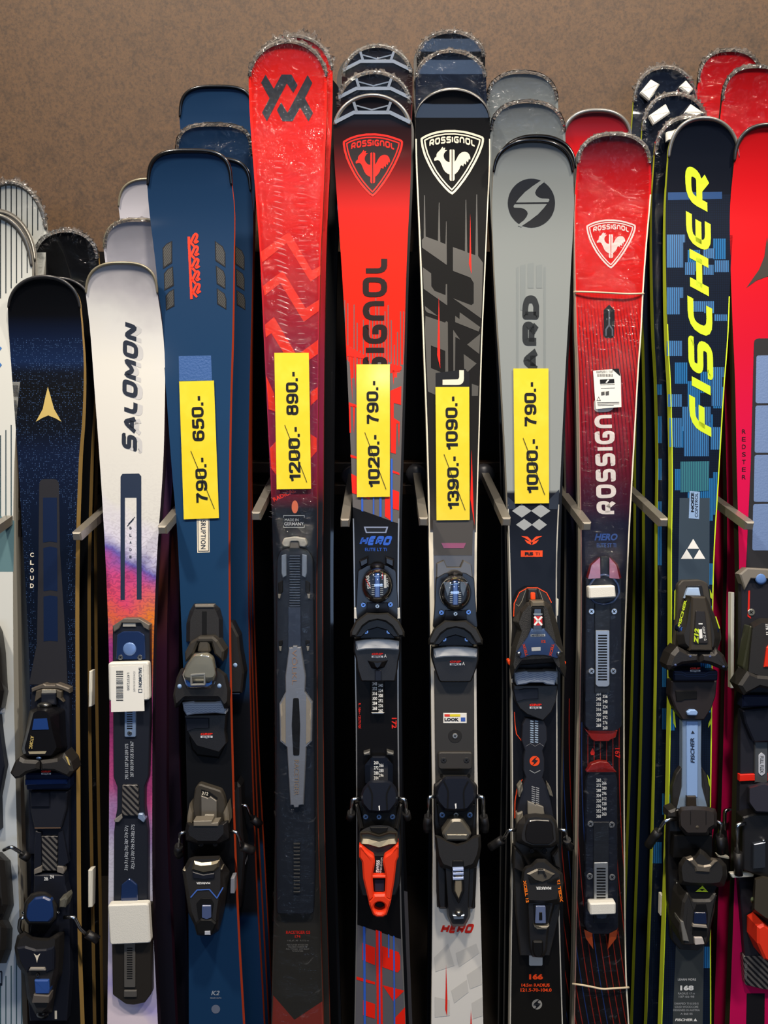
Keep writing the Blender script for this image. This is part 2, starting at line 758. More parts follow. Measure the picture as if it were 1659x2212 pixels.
    def tip(self, m, y_end=None, band=12, ends=0.0, h=0.006, name='tip_protector', inner=None, over=1.5, parent=None):
        """protector bead that runs round the tip"""
        ye = y_end or self.side_y
        N = 26
        outer, inn = [], []
        for sgn in (-1, 1):
            ser = []
            for i in range(N + 1):
                a = math.pi / 2 * i / N
                y = ye - (ye - self.top) * math.cos(a)
                l, r = self.edges(y)
                ser.append((l if sgn < 0 else r, y))
            if sgn < 0:
                left = ser
            else:
                right = ser
        path = left[::-1] + right[1:]
        n = len(path)
        V, Fc = [], []
        tops = []
        for i, (x, y) in enumerate(path):
            a, b = Vector(path[max(i - 1, 0)]), Vector(path[min(i + 1, n - 1)])
            d = (b - a).normalized()
            nr = Vector((d.y, -d.x))            # outwards (up in the image is -y)
            f = i / (n - 1)
            bd = band * (0.35 + 0.65 * math.sin(math.pi * min(max(f, 0.0), 1.0)) ** 0.5) if ends == 0 else band
            o_ = (x + nr.x * over, y + nr.y * over)
            i_ = (x - nr.x * bd, y - nr.y * bd)
            m1 = (x - nr.x * bd * 0.25, y - nr.y * bd * 0.25)
            m2 = (x - nr.x * bd * 0.75, y - nr.y * bd * 0.75)
            wo = self.ws(max(y, self.top))
            wi = self.ws(max(i_[1], self.top))
            V += [self.loc(*o_, wo - 0.006), self.loc(*o_, wo + 0.001), self.loc(*m1, wo + h * 0.5), self.loc(*m2, wi + h * 0.35), self.loc(*i_, wi - 0.0005)]
        for i in range(n - 1):
            for k in range(4):
                a = i * 5 + k
                Fc.append((a, a + 1, a + 6, a + 5))
        Fc.append((4, 3, 2, 1, 0))
        Fc.append(tuple(range(len(V) - 5, len(V))))
        return self.part(name, V, Fc, m, parent, [1] * (len(Fc) - 2) + [0, 0])


# ------------------------------------------------------------------ lettering
FONTS = {}


def font_mesh(text, bold=0.0, spacing=1.0):
    key = (text, bold, spacing)
    if key not in FONTS:
        cu = bpy.data.curves.new('letters', 'FONT')
        cu.body = text
        cu.offset = bold
        cu.space_character = spacing
        cu.resolution_u = 3
        ob = bpy.data.objects.new('letters', cu)
        me = ob.to_mesh()
        FONTS[key] = ([(v.co.x, v.co.y) for v in me.vertices], [tuple(p.vertices) for p in me.polygons])
        ob.to_mesh_clear()
        bpy.data.objects.remove(ob, do_unlink=True)
        bpy.data.curves.remove(cu)
    return FONTS[key]


def fit(vs, cx, cy, length, height, rot=0.0, shear=0.0):
    """put lettering into a box of the picture; rot in degrees counter-clockwise (90 reads upwards)"""
    x0, x1 = min(v[0] for v in vs), max(v[0] for v in vs)
    y0, y1 = min(v[1] for v in vs), max(v[1] for v in vs)
    a = math.radians(rot)
    ca, sa = math.cos(a), math.sin(a)
    out = []
    for x, y in vs:
        u = ((x - x0) / (x1 - x0) - 0.5) * length
        v = ((y - y0) / (y1 - y0) - 0.5) * height
        u += shear * v
        out.append((cx + u * ca - v * sa, cy - (u * sa + v * ca)))
    return out


def fix_faces(vs, fs):
    r = []
    for f in fs:
        p = [(vs[i][0], -vs[i][1]) for i in f]
        r.append(f if area2(p) > 0 else f[::-1])
    return r


def text(S, name, m, s, cx, cy, length, height, rot=0.0, shear=0.0, bold=0.0, spacing=1.0, lift=0.0005, w=None, parent=None, label=None):
    vs, fs = font_mesh(s, bold, spacing)
    vs = fit(vs, cx, cy, length, height, rot, shear)
    return S.mesh2d(name, m, vs, fix_faces(vs, fs), lift, parent, w, label)


# stroke letters: unit boxes, polylines, corner radius; widths differ
GL = {
    'R': (0.72, [[(0, 0), (0, 1), (0.72, 1), (0.72, 0.42), (0, 0.42)], [(0.38, 0.42), (0.74, 0)]]),
    'O': (0.74, [[(0.37, 1), (0.74, 1), (0.74, 0), (0, 0), (0, 1), (0.37, 1)]]),
    'S': (0.68, [[(0.66, 0.86), (0.66, 1), (0, 1), (0, 0.52), (0.68, 0.52), (0.68, 0), (0, 0), (0, 0.14)]]),
    'I': (0.0, [[(0, 0), (0, 1)]]),
    'G': (0.72, [[(0.70, 0.84), (0.70, 1), (0, 1), (0, 0), (0.72, 0), (0.72, 0.48), (0.36, 0.48)]]),
    'N': (0.72, [[(0, 0), (0, 1), (0.72, 1), (0.72, 0)]]),
    'n': (0.72, [[(0, 0), (0, 1), (0.72, 0), (0.72, 1)]]),
    'L': (0.60, [[(0, 1), (0, 0), (0.60, 0)]]),
    'F': (0.68, [[(0, 0), (0, 1), (0.68, 1)], [(0, 0.5), (0.55, 0.5)]]),
    'C': (0.70, [[(0.70, 1), (0, 1), (0, 0), (0.70, 0)]]),
    'H': (0.74, [[(0, 0), (0, 1)], [(0.74, 0), (0.74, 1)], [(0, 0.5), (0.74, 0.5)]]),
    'E': (0.66, [[(0.66, 1), (0, 1), (0, 0), (0.66, 0)], [(0, 0.5), (0.58, 0.5)]]),
    'A': (0.80, [[(0, 0), (0.40, 1), (0.80, 0)], [(0.17, 0.30), (0.63, 0.30)]]),
    'M': (0.90, [[(0, 0), (0, 1), (0.45, 0.2), (0.90, 1), (0.90, 0)]]),
    'D': (0.72, [[(0.3, 0), (0.03, 0), (0, 0), (0, 0.03), (0, 0.97), (0, 1), (0.03, 1), (0.42, 1), (0.72, 0.80), (0.72, 0.20), (0.42, 0), (0.3, 0)]]),
    '0': (0.50, [[(0.25, 1), (0.50, 1), (0.50, 0), (0, 0), (0, 1), (0.25, 1)]]),
    '1': (0.36, [[(0.02, 0.74), (0.22, 0.80), (0.34, 1.02)], [(0.34, 1.06), (0.34, -0.12)]]),
    '2': (0.52, [[(0, 0.70), (0, 1), (0.51, 1), (0.51, 0.62), (0.02, 0.06), (0.02, 0)], [(-0.08, 0), (0.62, 0)]]),
    '3': (0.50, [[(0, 0.74), (0, 1), (0.49, 1), (0.49, 0.53), (0.16, 0.53)], [(0.16, 0.53), (0.51, 0.53), (0.51, 0), (0, 0), (0, 0.24)]]),
    '5': (0.52, [[(0.56, 1), (0.10, 1), (0.07, 1), (0.07, 0.97), (0.03, 0.52), (0.20, 0.60), (0.52, 0.60), (0.52, 0), (0, 0), (0, 0.24)]]),
    '6': (0.52, [[(0.50, 0.76), (0.50, 1), (0, 1), (0, 0), (0.52, 0), (0.52, 0.58), (0.02, 0.58)]]),
    '7': (0.54, [[(-0.06, 1), (0.56, 1)], [(0.54, 1.02), (0.28, 0.55), (0.18, -0.12)]]),
    '8': (0.52, [[(0.26, 1), (0.50, 1), (0.50, 0.55), (0.02, 0.55), (0.02, 1), (0.26, 1)], [(0.26, 0.53), (0.52, 0.53), (0.52, 0), (0, 0), (0, 0.53), (0.26, 0.53)]]),
    '9': (0.52, [[(0.02, 0.24), (0.02, 0), (0.52, 0), (0.52, 1), (0, 1), (0, 0.42), (0.50, 0.42)]]),
    '.': (0.0, [[(0, -0.12), (0, 0.12)]]),
    '-': (0.22, [[(-0.04, 0.32), (0.26, 0.32)]]),
    'J': (0.5, [[(0.5, 1), (0.5, 0), (0, 0)]]),
}


def ribbon(pts, wd, radius, seg=4):
    """thick line through pts with rounded corners -> quads"""
    P = [Vector(p) for p in pts]
    Q = [P[0]]
    for i in range(1, len(P) - 1):
        a, b, c = P[i - 1], P[i], P[i + 1]
        q = min(radius, (a - b).length * 0.48, (c - b).length * 0.48)
        if q < 1e-4:
            Q.append(b)
            continue
        p1, p2 = b + (a - b).normalized() * q, b + (c - b).normalized() * q
        for k in range(seg + 1):
            f = k / seg
            Q.append(p1 * (1 - f) ** 2 + b * 2 * f * (1 - f) + p2 * f * f)
    Q.append(P[-1])
    V, Fc = [], []
    closed = (Q[0] - Q[-1]).length < 1e-6
    for i, p in enumerate(Q):
        d1 = (p - Q[i - 1]) if i else None
        d2 = (Q[i + 1] - p) if i < len(Q) - 1 else None
        if closed and d1 is None:
            d1 = Q[-1] - Q[-2]
        if closed and d2 is None:
            d2 = Q[1] - Q[0]
        d1 = (d1 or d2).normalized()
        d2 = (d2 or d1).normalized()
        n1, n2 = Vector((-d1.y, d1.x)), Vector((-d2.y, d2.x))
        s = (n1 + n2) / max(1 + n1.dot(n2), 0.4)
        V += [tuple(p + s * wd / 2), tuple(p - s * wd / 2)]
        if i:
            k = 2 * i
            Fc.append((k - 2, k - 1, k + 1, k))
    return V, Fc


def stroke_word(s, wd=0.24, gap=0.22, radius=0.3, radii=None):
    V, Fc, x = [], [], 0.0
    for ch in s:
        width, strokes = GL[ch]
        for st in strokes:
            v, f = ribbon([(x + p[0] * 1.0, p[1] * (1 - wd) + wd / 2) for p in st], wd, radius)
            k = len(V)
            V += v
            Fc += [tuple(i + k for i in q) for q in f]
        x += width + wd + gap
    return V, Fc


def word(S, name, m, s, cx, cy, length, height, rot=90, shear=0.0, wd=0.24, gap=0.2, radius=0.3, lift=0.0005, w=None, parent=None, bend=0.0, label=None):
    vs, fs = stroke_word(s, wd, gap, radius)
    if bend:
        x0, x1 = min(v[0] for v in vs), max(v[0] for v in vs)
        vs = [(x, y - bend * ((x - x0) / (x1 - x0) * 2 - 1) ** 2) for x, y in vs]
    vs = fit(vs, cx, cy, length, height, rot, shear)
    return S.mesh2d(name, m, vs, fix_faces(vs, fs), lift, parent, w, label)

# ------------------------------------------------------------------ the shop: wall, floor, ceiling
def box(name, lo, hi, m, parent=None, ch=0.0):
    x0, y0, z0 = lo
    x1, y1, z1 = hi
    V = [(x0, y0, z0), (x1, y0, z0), (x1, y1, z0), (x0, y1, z0), (x0, y0, z1), (x1, y0, z1), (x1, y1, z1), (x0, y1, z1)]
    Fc = [(3, 2, 1, 0), (4, 5, 6, 7), (0, 1, 5, 4), (1, 2, 6, 5), (2, 3, 7, 6), (3, 0, 4, 7)]
    o = mesh_obj(name, V, Fc, m, parent)
    if ch:
        b = o.modifiers.new('soft_edges', 'BEVEL')
        b.width = ch
        b.segments = 2
    return o


def wall_mat():
    t = NT('rust_brown_mineral_panel')
    big = t.noise(2.2, 4.0, 0.6)
    mid = t.noise(38.0, 4.0, 0.7, dist=0.6)
    fine = t.noise(190.0, 5.0, 0.8)
    c = t.mix(big, '#5d4732', '#684f39')
    c = t.mix(t.ramp(mid, [(0.48, '#000000'), (0.68, '#c0c0c0')]), c, '#42352a')
    c = t.mix(t.ramp(fine, [(0.48, '#000000'), (0.62, '#c8c8c8')]), c, '#3a3029')
    c = t.mix(t.ramp(fine, [(0.32, '#b0b0b0'), (0.44, '#000000')]), c, '#785838')
    return t.done(t.bsdf(c, 0.55, 0.0, 0.0, t.bump(fine, 0.15, 0.001)))


WALL_Y = 1.47
t = NT('grey_shop_floor')
FLOORM = t.done(t.bsdf(t.mix(t.noise(9.0, 4.0), '#3a3735', '#4a4643'), 0.45))
t = NT('dark_ceiling_paint')
CEILM = t.done(t.bsdf(t.mix(t.noise(5.0, 3.0), '#2a2826', '#33302e'), 0.8))
o = box('wall_back', (-3.2, WALL_Y, 0.0), (3.2, WALL_Y + 0.1, 3.3), wall_mat())
tag(o, 'rust-brown mottled wall panel behind the skis', 'wall', None, 'structure')
o = box('floor', (-3.2, -4.0, -0.1), (3.2, WALL_Y + 0.1, 0.0), FLOORM)
tag(o, 'dark grey shop floor', 'floor', None, 'structure')
o = box('ceiling', (-3.2, -4.0, 3.3), (3.2, WALL_Y + 0.1, 3.4), CEILM)
tag(o, 'dark shop ceiling', 'ceiling', None, 'structure')

# ------------------------------------------------------------------ the rack: plinth, rails, pegs
RACKM = mat('#1d1713', 0.5, 0.0, grain=0.2)
RAILM = mat('#2e2117', 0.35, 0.6)
rack = bpy.data.objects.new('ski_rack', None)
rack.location = (0, 1.25, 0)
COL.objects.link(rack)
tag(rack, 'dark ski rack with steel pegs holding the skis upright', 'ski rack')


def rbox(name, lo, hi, m, ch=0.0, parent=None):
    sh = Vector((0, 1.25, 0))
    return box(name, Vector(lo) - sh, Vector(hi) - sh, m, parent or rack, ch)


rbox('plinth', (-1.5, 0.25, 0.0), (1.5, WALL_Y - 0.004, PLINTH_Z), RACKM, 0.004)
rbox('shade_panel', (-1.5, WALL_Y - 0.030, PLINTH_Z), (1.5, WALL_Y - 0.004, 1.535), mat('#120e0c', 0.55))  # dark sheet added to stand in for the shade behind the skis
PD0, PD1 = 1.290, 1.050                      # distance of the rail end and of the free end of the pegs
zr = wpx(749, 1036, PD0).z
yr = wpx(749, 1036, PD0).y
rbox('rail', (-1.5, yr + 0.004, zr + 0.010), (1.5, yr + 0.022, zr + 0.030), RAILM, 0.002)
rbox('rail', (-1.5, yr + 0.004, zr - 0.030), (1.5, yr + 0.022, zr - 0.010), RAILM, 0.002)
for x in (-1.3, -0.45, 0.45, 1.3):
    rbox('rail_bracket', (x - 0.02, yr + 0.022, zr - 0.035), (x + 0.02, WALL_Y - 0.031, zr + 0.035), RAILM, 0.002)
PEGM = mat('#aaa59b', 0.36, 0.75)
KNOBM = mat('#3b3c42', 0.4, 0.3)
PEG_ENDS = [(-20, 1150), (165, 1160), (350, 1146), (553, 1116), (745, 1131), (915, 1128), (1094, 1128), (1268, 1138), (1434, 1130), (1620, 1137), (1800, 1150)]
for ex, ey in PEG_ENDS:
    p1 = wpx(ex, ey, PD1)
    q = wpx(ex, ey, PD1)
    p0 = Vector((p1.x, yr, p1.z + 0.004))
    # square bar with a bevelled end, standing on one edge
    d = (p1 - p0).normalized()
    s = Vector((1, 0, 0))
    u = s.cross(d).normalized()
    V, Fc = [], []
    hw = 0.0062
    ring = [(-1, -1), (1, -1), (1, 1), (-1, 1)]
    stations = [(p0, 1.0), (p1 - d * 0.003, 1.0), (p1, 0.72)]
    for p, k in stations:
        for a, b in ring:
            r = s * a * hw * k + u * b * hw * k
            V.append(p + r - Vector((0, 1.25, 0)))
    for i in range(2):
        for k in range(4):
            a, b = i * 4 + k, i * 4 + (k + 1) % 4
            Fc.append((a, a + 4, b + 4, b))
    Fc.append((11, 10, 9, 8)[::-1])
    Fc = [f[::-1] for f in Fc]
    pg = mesh_obj('peg', V, Fc, PEGM, rack)
    # round collar where the peg meets the rail
    V, Fc = [], []
    n = 16
    for rr, yy in ((0.017, 0.006), (0.019, -0.006), (0.015, -0.014), (0.0, -0.017)):
        for k in range(n):
            a = 2 * math.pi * k / n
            V.append(Vector((p0.x + rr * math.cos(a), yr + yy - 1.25, p0.z + rr * math.sin(a))))
    for i in range(3):
        for k in range(n):
            a, b = i * n + k, i * n + (k + 1) % n
            Fc.append((a, b, b + n, a + n))
    mesh_obj('collar', V, Fc, KNOBM, pg, None, True)


# ------------------------------------------------------------------ printed top sheets
def coated(t, color, rough=0.32, coat=0.5, nrm=None):
    if coat > 0.45:        # lacquered: a sharp thin reflection over a matt print
        return t.done(t.bsdf(color, 0.5, 0.0, coat * 0.8, nrm, 0.08, croughness=0.035))
    return t.done(t.bsdf(color, rough + 0.1, 0.0, coat * 0.15, nrm, 0.10))


def m_plain(name, color, rough=0.32, coat=0.4):
    t = NT(name)
    n = t.noise(40.0, 3.0)
    return coated(t, t.mix(t.math('MULTIPLY', n, 0.12), color, tuple(0.7 * v for v in lin(color)[:3])), rough, coat)


def m_ramp(name, stops, rough=0.32, coat=0.5):
    t = NT(name)
    T, X, Y, V = t.pv()
    lo, hi = stops[0][0], stops[-1][0]
    c = t.ramp(Y, stops, lo, hi)
    return coated(t, c, rough, coat)


def between(t, v, a, b):
    return t.math('MULTIPLY', t.math('GREATER_THAN', v, a), t.math('LESS_THAN', v, b))


def m_pinstripe():
    t = NT('white_pinstripe_print')
    T, X, Y, V = t.pv()
    fr = t.math('FRACT', t.math('DIVIDE', X, 0.0115))
    step = t.math('MULTIPLY', t.math('FLOOR', t.math('DIVIDE', X, 0.0115)), 0.011)
    line = t.math('LESS_THAN', fr, 0.2)
    top = t.math('LESS_THAN', t.math('ADD', Y, step), 0.645)
    midb = between(t, Y, 0.90, 1.23)
    mid = t.math('MULTIPLY', midb, t.math('GREATER_THAN', t.math('ADD', Y, step), 0.94))
    low = t.math('GREATER_THAN', t.math('ADD', Y, t.math('MULTIPLY', step, 2.0)), 2.13)
    k = t.math('MULTIPLY', line, t.math('MAXIMUM', t.math('MAXIMUM', top, mid), low))
    base = t.ramp(Y, [(0.45, '#b9bcb7'), (0.8, '#c6c7c1'), (1.4, '#c9cbc6'), (2.0, '#a9b3bd')], 0.45, 2.0)
    lc = t.ramp(Y, [(0.45, '#171a1c'), (1.0, '#243842'), (1.2, '#2c4c55')], 0.45, 1.2)
    return coated(t, t.mix(k, base, lc), 0.35, 0.4)


def m_cloud():
    t = NT('navy_glitter_print')
    T, X, Y, V = t.pv()
    c = t.ramp(Y, [(0.60, '#07080b'), (0.68, '#08090d'), (0.73, '#0d1831'), (0.78, '#102142'), (0.805, '#0a0f1a'), (0.84, '#0a0c10'),
                   (0.93, '#090e19'), (0.98, '#0c1730'), (1.05, '#0b152b'), (1.2, '#081122'), (1.4, '#080e1b'), (1.6, '#0e1220'), (2.2, '#0b0c10')], 0.60, 2.2)
    vo = t.n('ShaderNodeTexVoronoi', feature='F1')
    mp = t.n('ShaderNodeMapping')
    mp.inputs['Scale'].default_value = (0, 320, 260)
    t.t.links.new(V, mp.inputs[0])
    t.t.links.new(mp.outputs[0], vo.inputs['Vector'])
    vo.inputs['Scale'].default_value = 1.0
    vo.inputs['Randomness'].default_value = 0.35
    dots = t.math('LESS_THAN', vo.outputs['Distance'], 0.26)
    wn = t.math('GREATER_THAN', vo.outputs['Color'], 0.45)
    reg = between(t, Y, 0.73, 1.55)
    edge = t.math('MAXIMUM', t.math('LESS_THAN', Y, 1.09), t.math('GREATER_THAN', t.math('ABSOLUTE', T), 0.66))
    k = t.math('MULTIPLY', t.math('MULTIPLY', dots, wn), t.math('MULTIPLY', reg, edge))
    return coated(t, t.mix(t.math('MULTIPLY', k, 0.6), c, '#46628f'), 0.3, 0.4)


def m_blade():
    t = NT('white_to_sunset_wave_print')
    T, X, Y, V = t.pv()
    flat = t.n('ShaderNodeCombineXYZ')
    t.put(flat.inputs[0], X)
    t.put(flat.inputs[1], Y)
    nz = t.noise(16.0, 3.0, 0.5, flat.outputs[0])
    yy = t.math('ADD', Y, t.math('MULTIPLY', t.math('SUBTRACT', nz, 0.5), 0.10))
    yy = t.math('ADD', yy, t.math('MULTIPLY', T, -0.03))
    c = t.ramp(yy, [(0.56, '#8e8d93'), (0.62, '#aba9ae'), (0.70, '#c8c8c6'), (0.80, '#cac9c3'), (1.10, '#cac9c4'), (1.17, '#c9c6d6'), (1.21, '#5a55a5'), (1.255, '#c4477f'),
                   (1.31, '#cf4560'), (1.36, '#cc5f3a'), (1.43, '#a23c86'), (1.55, '#a8406f'), (1.62, '#9a3770'), (1.70, '#b44a80'), (1.80, '#9d86b5'), (1.87, '#c3bfd0'),
                   (1.97, '#c9c9d4'), (2.10, '#bdb4cc'), (2.15, '#a99fd0'), (2.20, '#d9cbd6')], 0.56, 2.20)
    # the right-hand side turns orange
    orange = t.math('MULTIPLY', t.ramp(Y, [(1.25, '#000000'), (1.33, '#ffffff'), (1.42, '#ffffff'), (1.52, '#000000')], 1.25, 1.52), t.math('MULTIPLY', t.math('ADD', T, 0.15), 1.1, clamp=True), clamp=True)
    c = t.mix(orange, c, '#d0742c')
    wv = t.n('ShaderNodeTexWave', wave_type='BANDS', bands_direction='Z')
    wv.inputs['Scale'].default_value = 30.0
    wv.inputs['Distortion'].default_value = 9.0
    wv.inputs['Detail'].default_value = 1.0
    wv.inputs['Detail Scale'].default_value = 3.0
    cb3 = t.n('ShaderNodeCombineXYZ')
    t.put(cb3.inputs[0], X)
    t.put(cb3.inputs[2], Y)
    t.t.links.new(cb3.outputs[0], wv.inputs['Vector'])
    ln = t.math('LESS_THAN', wv.outputs[1], 0.30)
    amt = t.ramp(Y, [(0.95, '#000000'), (1.1, '#404040'), (1.25, '#a0a0a0'), (1.8, '#707070'), (2.1, '#101010')], 0.95, 2.1)
    c = t.mix(t.math('MULTIPLY', ln, amt), c, '#4a2a55')
    return coated(t, c, 0.35, 0.35)


def m_racetiger():
    t = NT('red_to_black_race_print')
    T, X, Y, V = t.pv()
    c = t.ramp(Y, [(0.09, '#c8160f'), (0.20, '#d2190f'), (0.50, '#c9150f'), (0.66, '#9d1520'), (0.80, '#7a1a33'), (0.98, '#7c1c3c'),
                   (1.06, '#6d1426'), (1.10, '#161a22'), (1.9, '#2b2a28'), (2.14, '#2d2c29')], 0.09, 2.14)  # grey-brown lower end paints in the haze of the wrap
    chk = t.n('ShaderNodeTexChecker')
    chk.inputs['Scale'].default_value = 330.0
    t.t.links.new(V, chk.inputs['Vector'])
    amt = t.ramp(Y, [(0.25, '#080808'), (0.66, '#202020'), (0.8, '#484848'), (1.06, '#303030'), (1.1, '#000000')], 0.25, 1.1)
    c = t.mix(t.math('MULTIPLY', chk.outputs['Fac'], amt), c, '#5a5085')
    return coated(t, c, 0.35, 0.25)


def m_hero():
    t = NT('black_to_red_race_print')
    T, X, Y, V = t.pv()
    red = t.ramp(Y, [(0.25, '#120a0b'), (0.31, '#2a0d0e'), (0.36, '#5e1013'), (0.43, '#a81511'), (0.50, '#cf1c10'), (0.56, '#d5200f'), (1.2, '#d0200f')], 0.25, 1.2)
    grey = '#5a5757'
    # red lines dissolving into grey
    fr = t.math('FRACT', t.math('DIVIDE', X, 0.0067))
    wn = t.n('ShaderNodeTexWhiteNoise', noise_dimensions='1D')
    t.put(wn.inputs['W'], t.math('FLOOR', t.math('DIVIDE', X, 0.0067)))
    start = t.math('MULTIPLY_ADD', wn.outputs[0], 0.13, 0.64)
    thin = t.math('MULTIPLY', t.math('GREATER_THAN', Y, start), t.math('LESS_THAN', fr, 0.30))
    thin = t.math('MULTIPLY', thin, t.math('LESS_THAN', Y, 0.80))
    low = t.math('GREATER_THAN', Y, t.math('MULTIPLY_ADD', wn.outputs[0], 0.05, 0.775))
    c = t.mix(t.math('MAXIMUM', thin, low), red, grey)
    blk = t.math('GREATER_THAN', t.math('SUBTRACT', Y, t.math('MULTIPLY', X, 0.36)), 0.821)
    c = t.mix(blk, c, '#0d0c0d')
    lowgrey = t.math('GREATER_THAN', t.math('SUBTRACT', Y, t.math('MULTIPLY', X, 0.33)), 1.743)
    c = t.mix(lowgrey, c, '#55545a')
    return coated(t, c, 0.3, 0.4)


def m_herost():
    t = NT('black_grey_race_print')
    T, X, Y, V = t.pv()
    c = t.ramp(Y, [(0.2, '#08080a'), (0.55, '#121212'), (1.05, '#1e1d1d'), (1.14, '#3b3733'), (1.25, '#4a453f'), (1.40, '#3f3b37'), (1.43, '#cfcac0'), (2.2, '#d2d0cb')], 0.2, 2.2)
    return coated(t, c, 0.26, 0.6)


def m_strato():
    t = NT('curved_line_red_print')
    T, X, Y, V = t.pv()
    c = t.ramp(Y, [(0.28, '#3c0a12'), (0.33, '#7e0b16'), (0.38, '#b80f15'), (0.46, '#d01412'), (0.72, '#c9140f'), (0.80, '#ad1015'), (0.93, '#8d1526'), (1.05, '#4a1428'),
                   (1.13, '#16152a'), (1.3, '#10131c'), (1.6, '#120f12'), (2.2, '#161211')], 0.28, 2.2)
    cur = t.math('MULTIPLY', t.math('POWER', t.math('SUBTRACT', Y, 1.25), 2.0), t.math('MULTIPLY_ADD', T, 0.05, 0.12))
    fr = t.math('FRACT', t.math('DIVIDE', t.math('ADD', X, cur), 0.0086))
    ln = t.math('LESS_THAN', fr, 0.34)
    amt = t.ramp(Y, [(0.62, '#000000'), (0.72, '#f0f0f0'), (1.0, '#e0e0e0'), (1.12, '#303030'), (1.3, '#000000')], 0.62, 1.3)
    c = t.mix(t.math('MULTIPLY', ln, amt), c, '#4a0c1c')
    cur2 = t.math('MULTIPLY', t.math('POWER', t.math('SUBTRACT', Y, 1.62), 2.0), -0.16)
    fr2 = t.math('FRACT', t.math('DIVIDE', t.math('ADD', X, cur2), 0.0135))
    l2 = t.math('MULTIPLY', t.math('LESS_THAN', fr2, 0.14), between(t, Y, 1.56, 2.4))
    wn = t.n('ShaderNodeTexWhiteNoise', noise_dimensions='1D')
    t.put(wn.inputs['W'], t.math('FLOOR', t.math('DIVIDE', t.math('ADD', X, cur2), 0.0135)))
    lc = t.mix(t.math('GREATER_THAN', wn.outputs[0], 0.72), '#8e241a', '#20386e')
    c = t.mix(t.math('MULTIPLY', l2, 0.85), c, lc)
    return coated(t, c, 0.35, 0.3)


def m_weave():
    t = NT('navy_woven_block_print')
    T, X, Y, V = t.pv()
    wn = t.n('ShaderNodeTexWhiteNoise', noise_dimensions='2D')
    cx = t.math('FLOOR', t.math('DIVIDE', X, 0.0275))
    cy = t.math('FLOOR', t.math('DIVIDE', t.math('ADD', Y, t.math('MULTIPLY', cx, 0.013)), 0.046))
    cb = t.n('ShaderNodeCombineXYZ')
    t.put(cb.inputs[0], cx)
    t.put(cb.inputs[1], cy)
    t.t.links.new(cb.outputs[0], wn.inputs['Vector'])
    dens = t.ramp(Y, [(0.25, '#000000'), (0.49, '#000000'), (0.52, '#3a3a3a'), (0.74, '#4a4a4a'), (0.90, '#b0b0b0'), (1.2, '#909090'), (1.3, '#606060'), (2.2, '#606060')], 0.25, 2.2)
    on = t.math('LESS_THAN', wn.outputs[0], dens)
    fx = t.math('FRACT', t.math('DIVIDE', X, 0.0046))
    fy = t.math('FRACT', t.math('DIVIDE', Y, 0.0050))
    stripe = t.math('LESS_THAN', fx, 0.72)
    wv = t.math('MULTIPLY', t.math('LESS_THAN', fy, 0.8), stripe)
    base = t.mix(t.math('MULTIPLY', wv, 0.35), '#0a1220', '#10203a')
    blue = t.mix(t.math('MULTIPLY', stripe, 1.0), '#0d2340', '#23659c')
    c = t.mix(on, base, blue)
    plain = t.math('LESS_THAN', Y, 0.42)
    c = t.mix(plain, c, '#070d1a')
    return coated(t, c, 0.3, 0.5)


def m_redster():
    t = NT('red_to_magenta_race_print')
    T, X, Y, V = t.pv()
    c = t.ramp(Y, [(0.27, '#a80c12'), (0.40, '#bd0a14'), (0.55, '#c50c17'), (0.75, '#c20f2c'), (1.0, '#c80f47'), (1.3, '#c40c4c'), (2.2, '#b50c4e')], 0.27, 2.2)
    return coated(t, c, 0.38, 0.35)


BASEM = mat('#101012', 0.4)
BLADE2 = m_ramp('lavender_print_shaded_below', [(0.56, '#8b8a92'), (0.66, '#b4b2ba'), (0.95, '#aaa6b4'), (1.10, '#574368'), (1.25, '#4a2440'), (1.36, '#5a2d20'), (1.5, '#3a1a30'), (1.75, '#241826'), (2.2, '#1b1a24')], 0.4, 0.3)  # lavender print; shade on its lower part is painted in as plum
TOPS = dict(blade2=BLADE2, pin=m_pinstripe(), cloud=m_cloud(), blade=m_blade(), k2=m_ramp('petrol_blue_print', [(0.32, '#112b49'), (0.9, '#163658'), (1.46, '#153454'), (1.50, '#101114'), (1.955, '#101114'), (1.965, '#143253'), (2.2, '#143253')], 0.34, 0.4), race=m_racetiger(), hero=m_hero(),  # petrol blue darkens at the tip, shading painted into the ramp
            herost=m_herost(), bliz=m_ramp('grey_to_black_print', [(0.29, '#5d6164'), (0.36, '#6f7576'), (0.6, '#7d8383'), (0.98, '#83898a'), (1.06, '#858b8c'), (1.0601, '#10131c'), (1.5, '#10121a'), (2.2, '#151412')], 0.34, 0.4),
            strato=m_strato(), weave=m_weave(), redster=m_redster(), black=m_plain('gloss_black_print', '#0b0c0f', 0.2, 0.7), navy=m_plain('gloss_navy_print', '#0c1526', 0.16, 0.8))
SIDES = dict(blade2=mat('#3d2236', 0.4), pin=mat('#a9a8a0', 0.4), cloud=mat('#b8975a', 0.36), blade=mat('#2a2430', 0.4), k2=mat('#d9502a', 0.4), race=mat('#a04a38', 0.4), hero=mat('#1c1b1c', 0.4),
             herost=mat('#c9c3b0', 0.4), bliz=mat('#b9b6ac', 0.4), strato=mat('#c4beae', 0.4), weave=mat('#c3d338', 0.4), redster=mat('#2c2c1f', 0.45), black=mat('#15151a', 0.4), navy=mat('#11141f', 0.4))


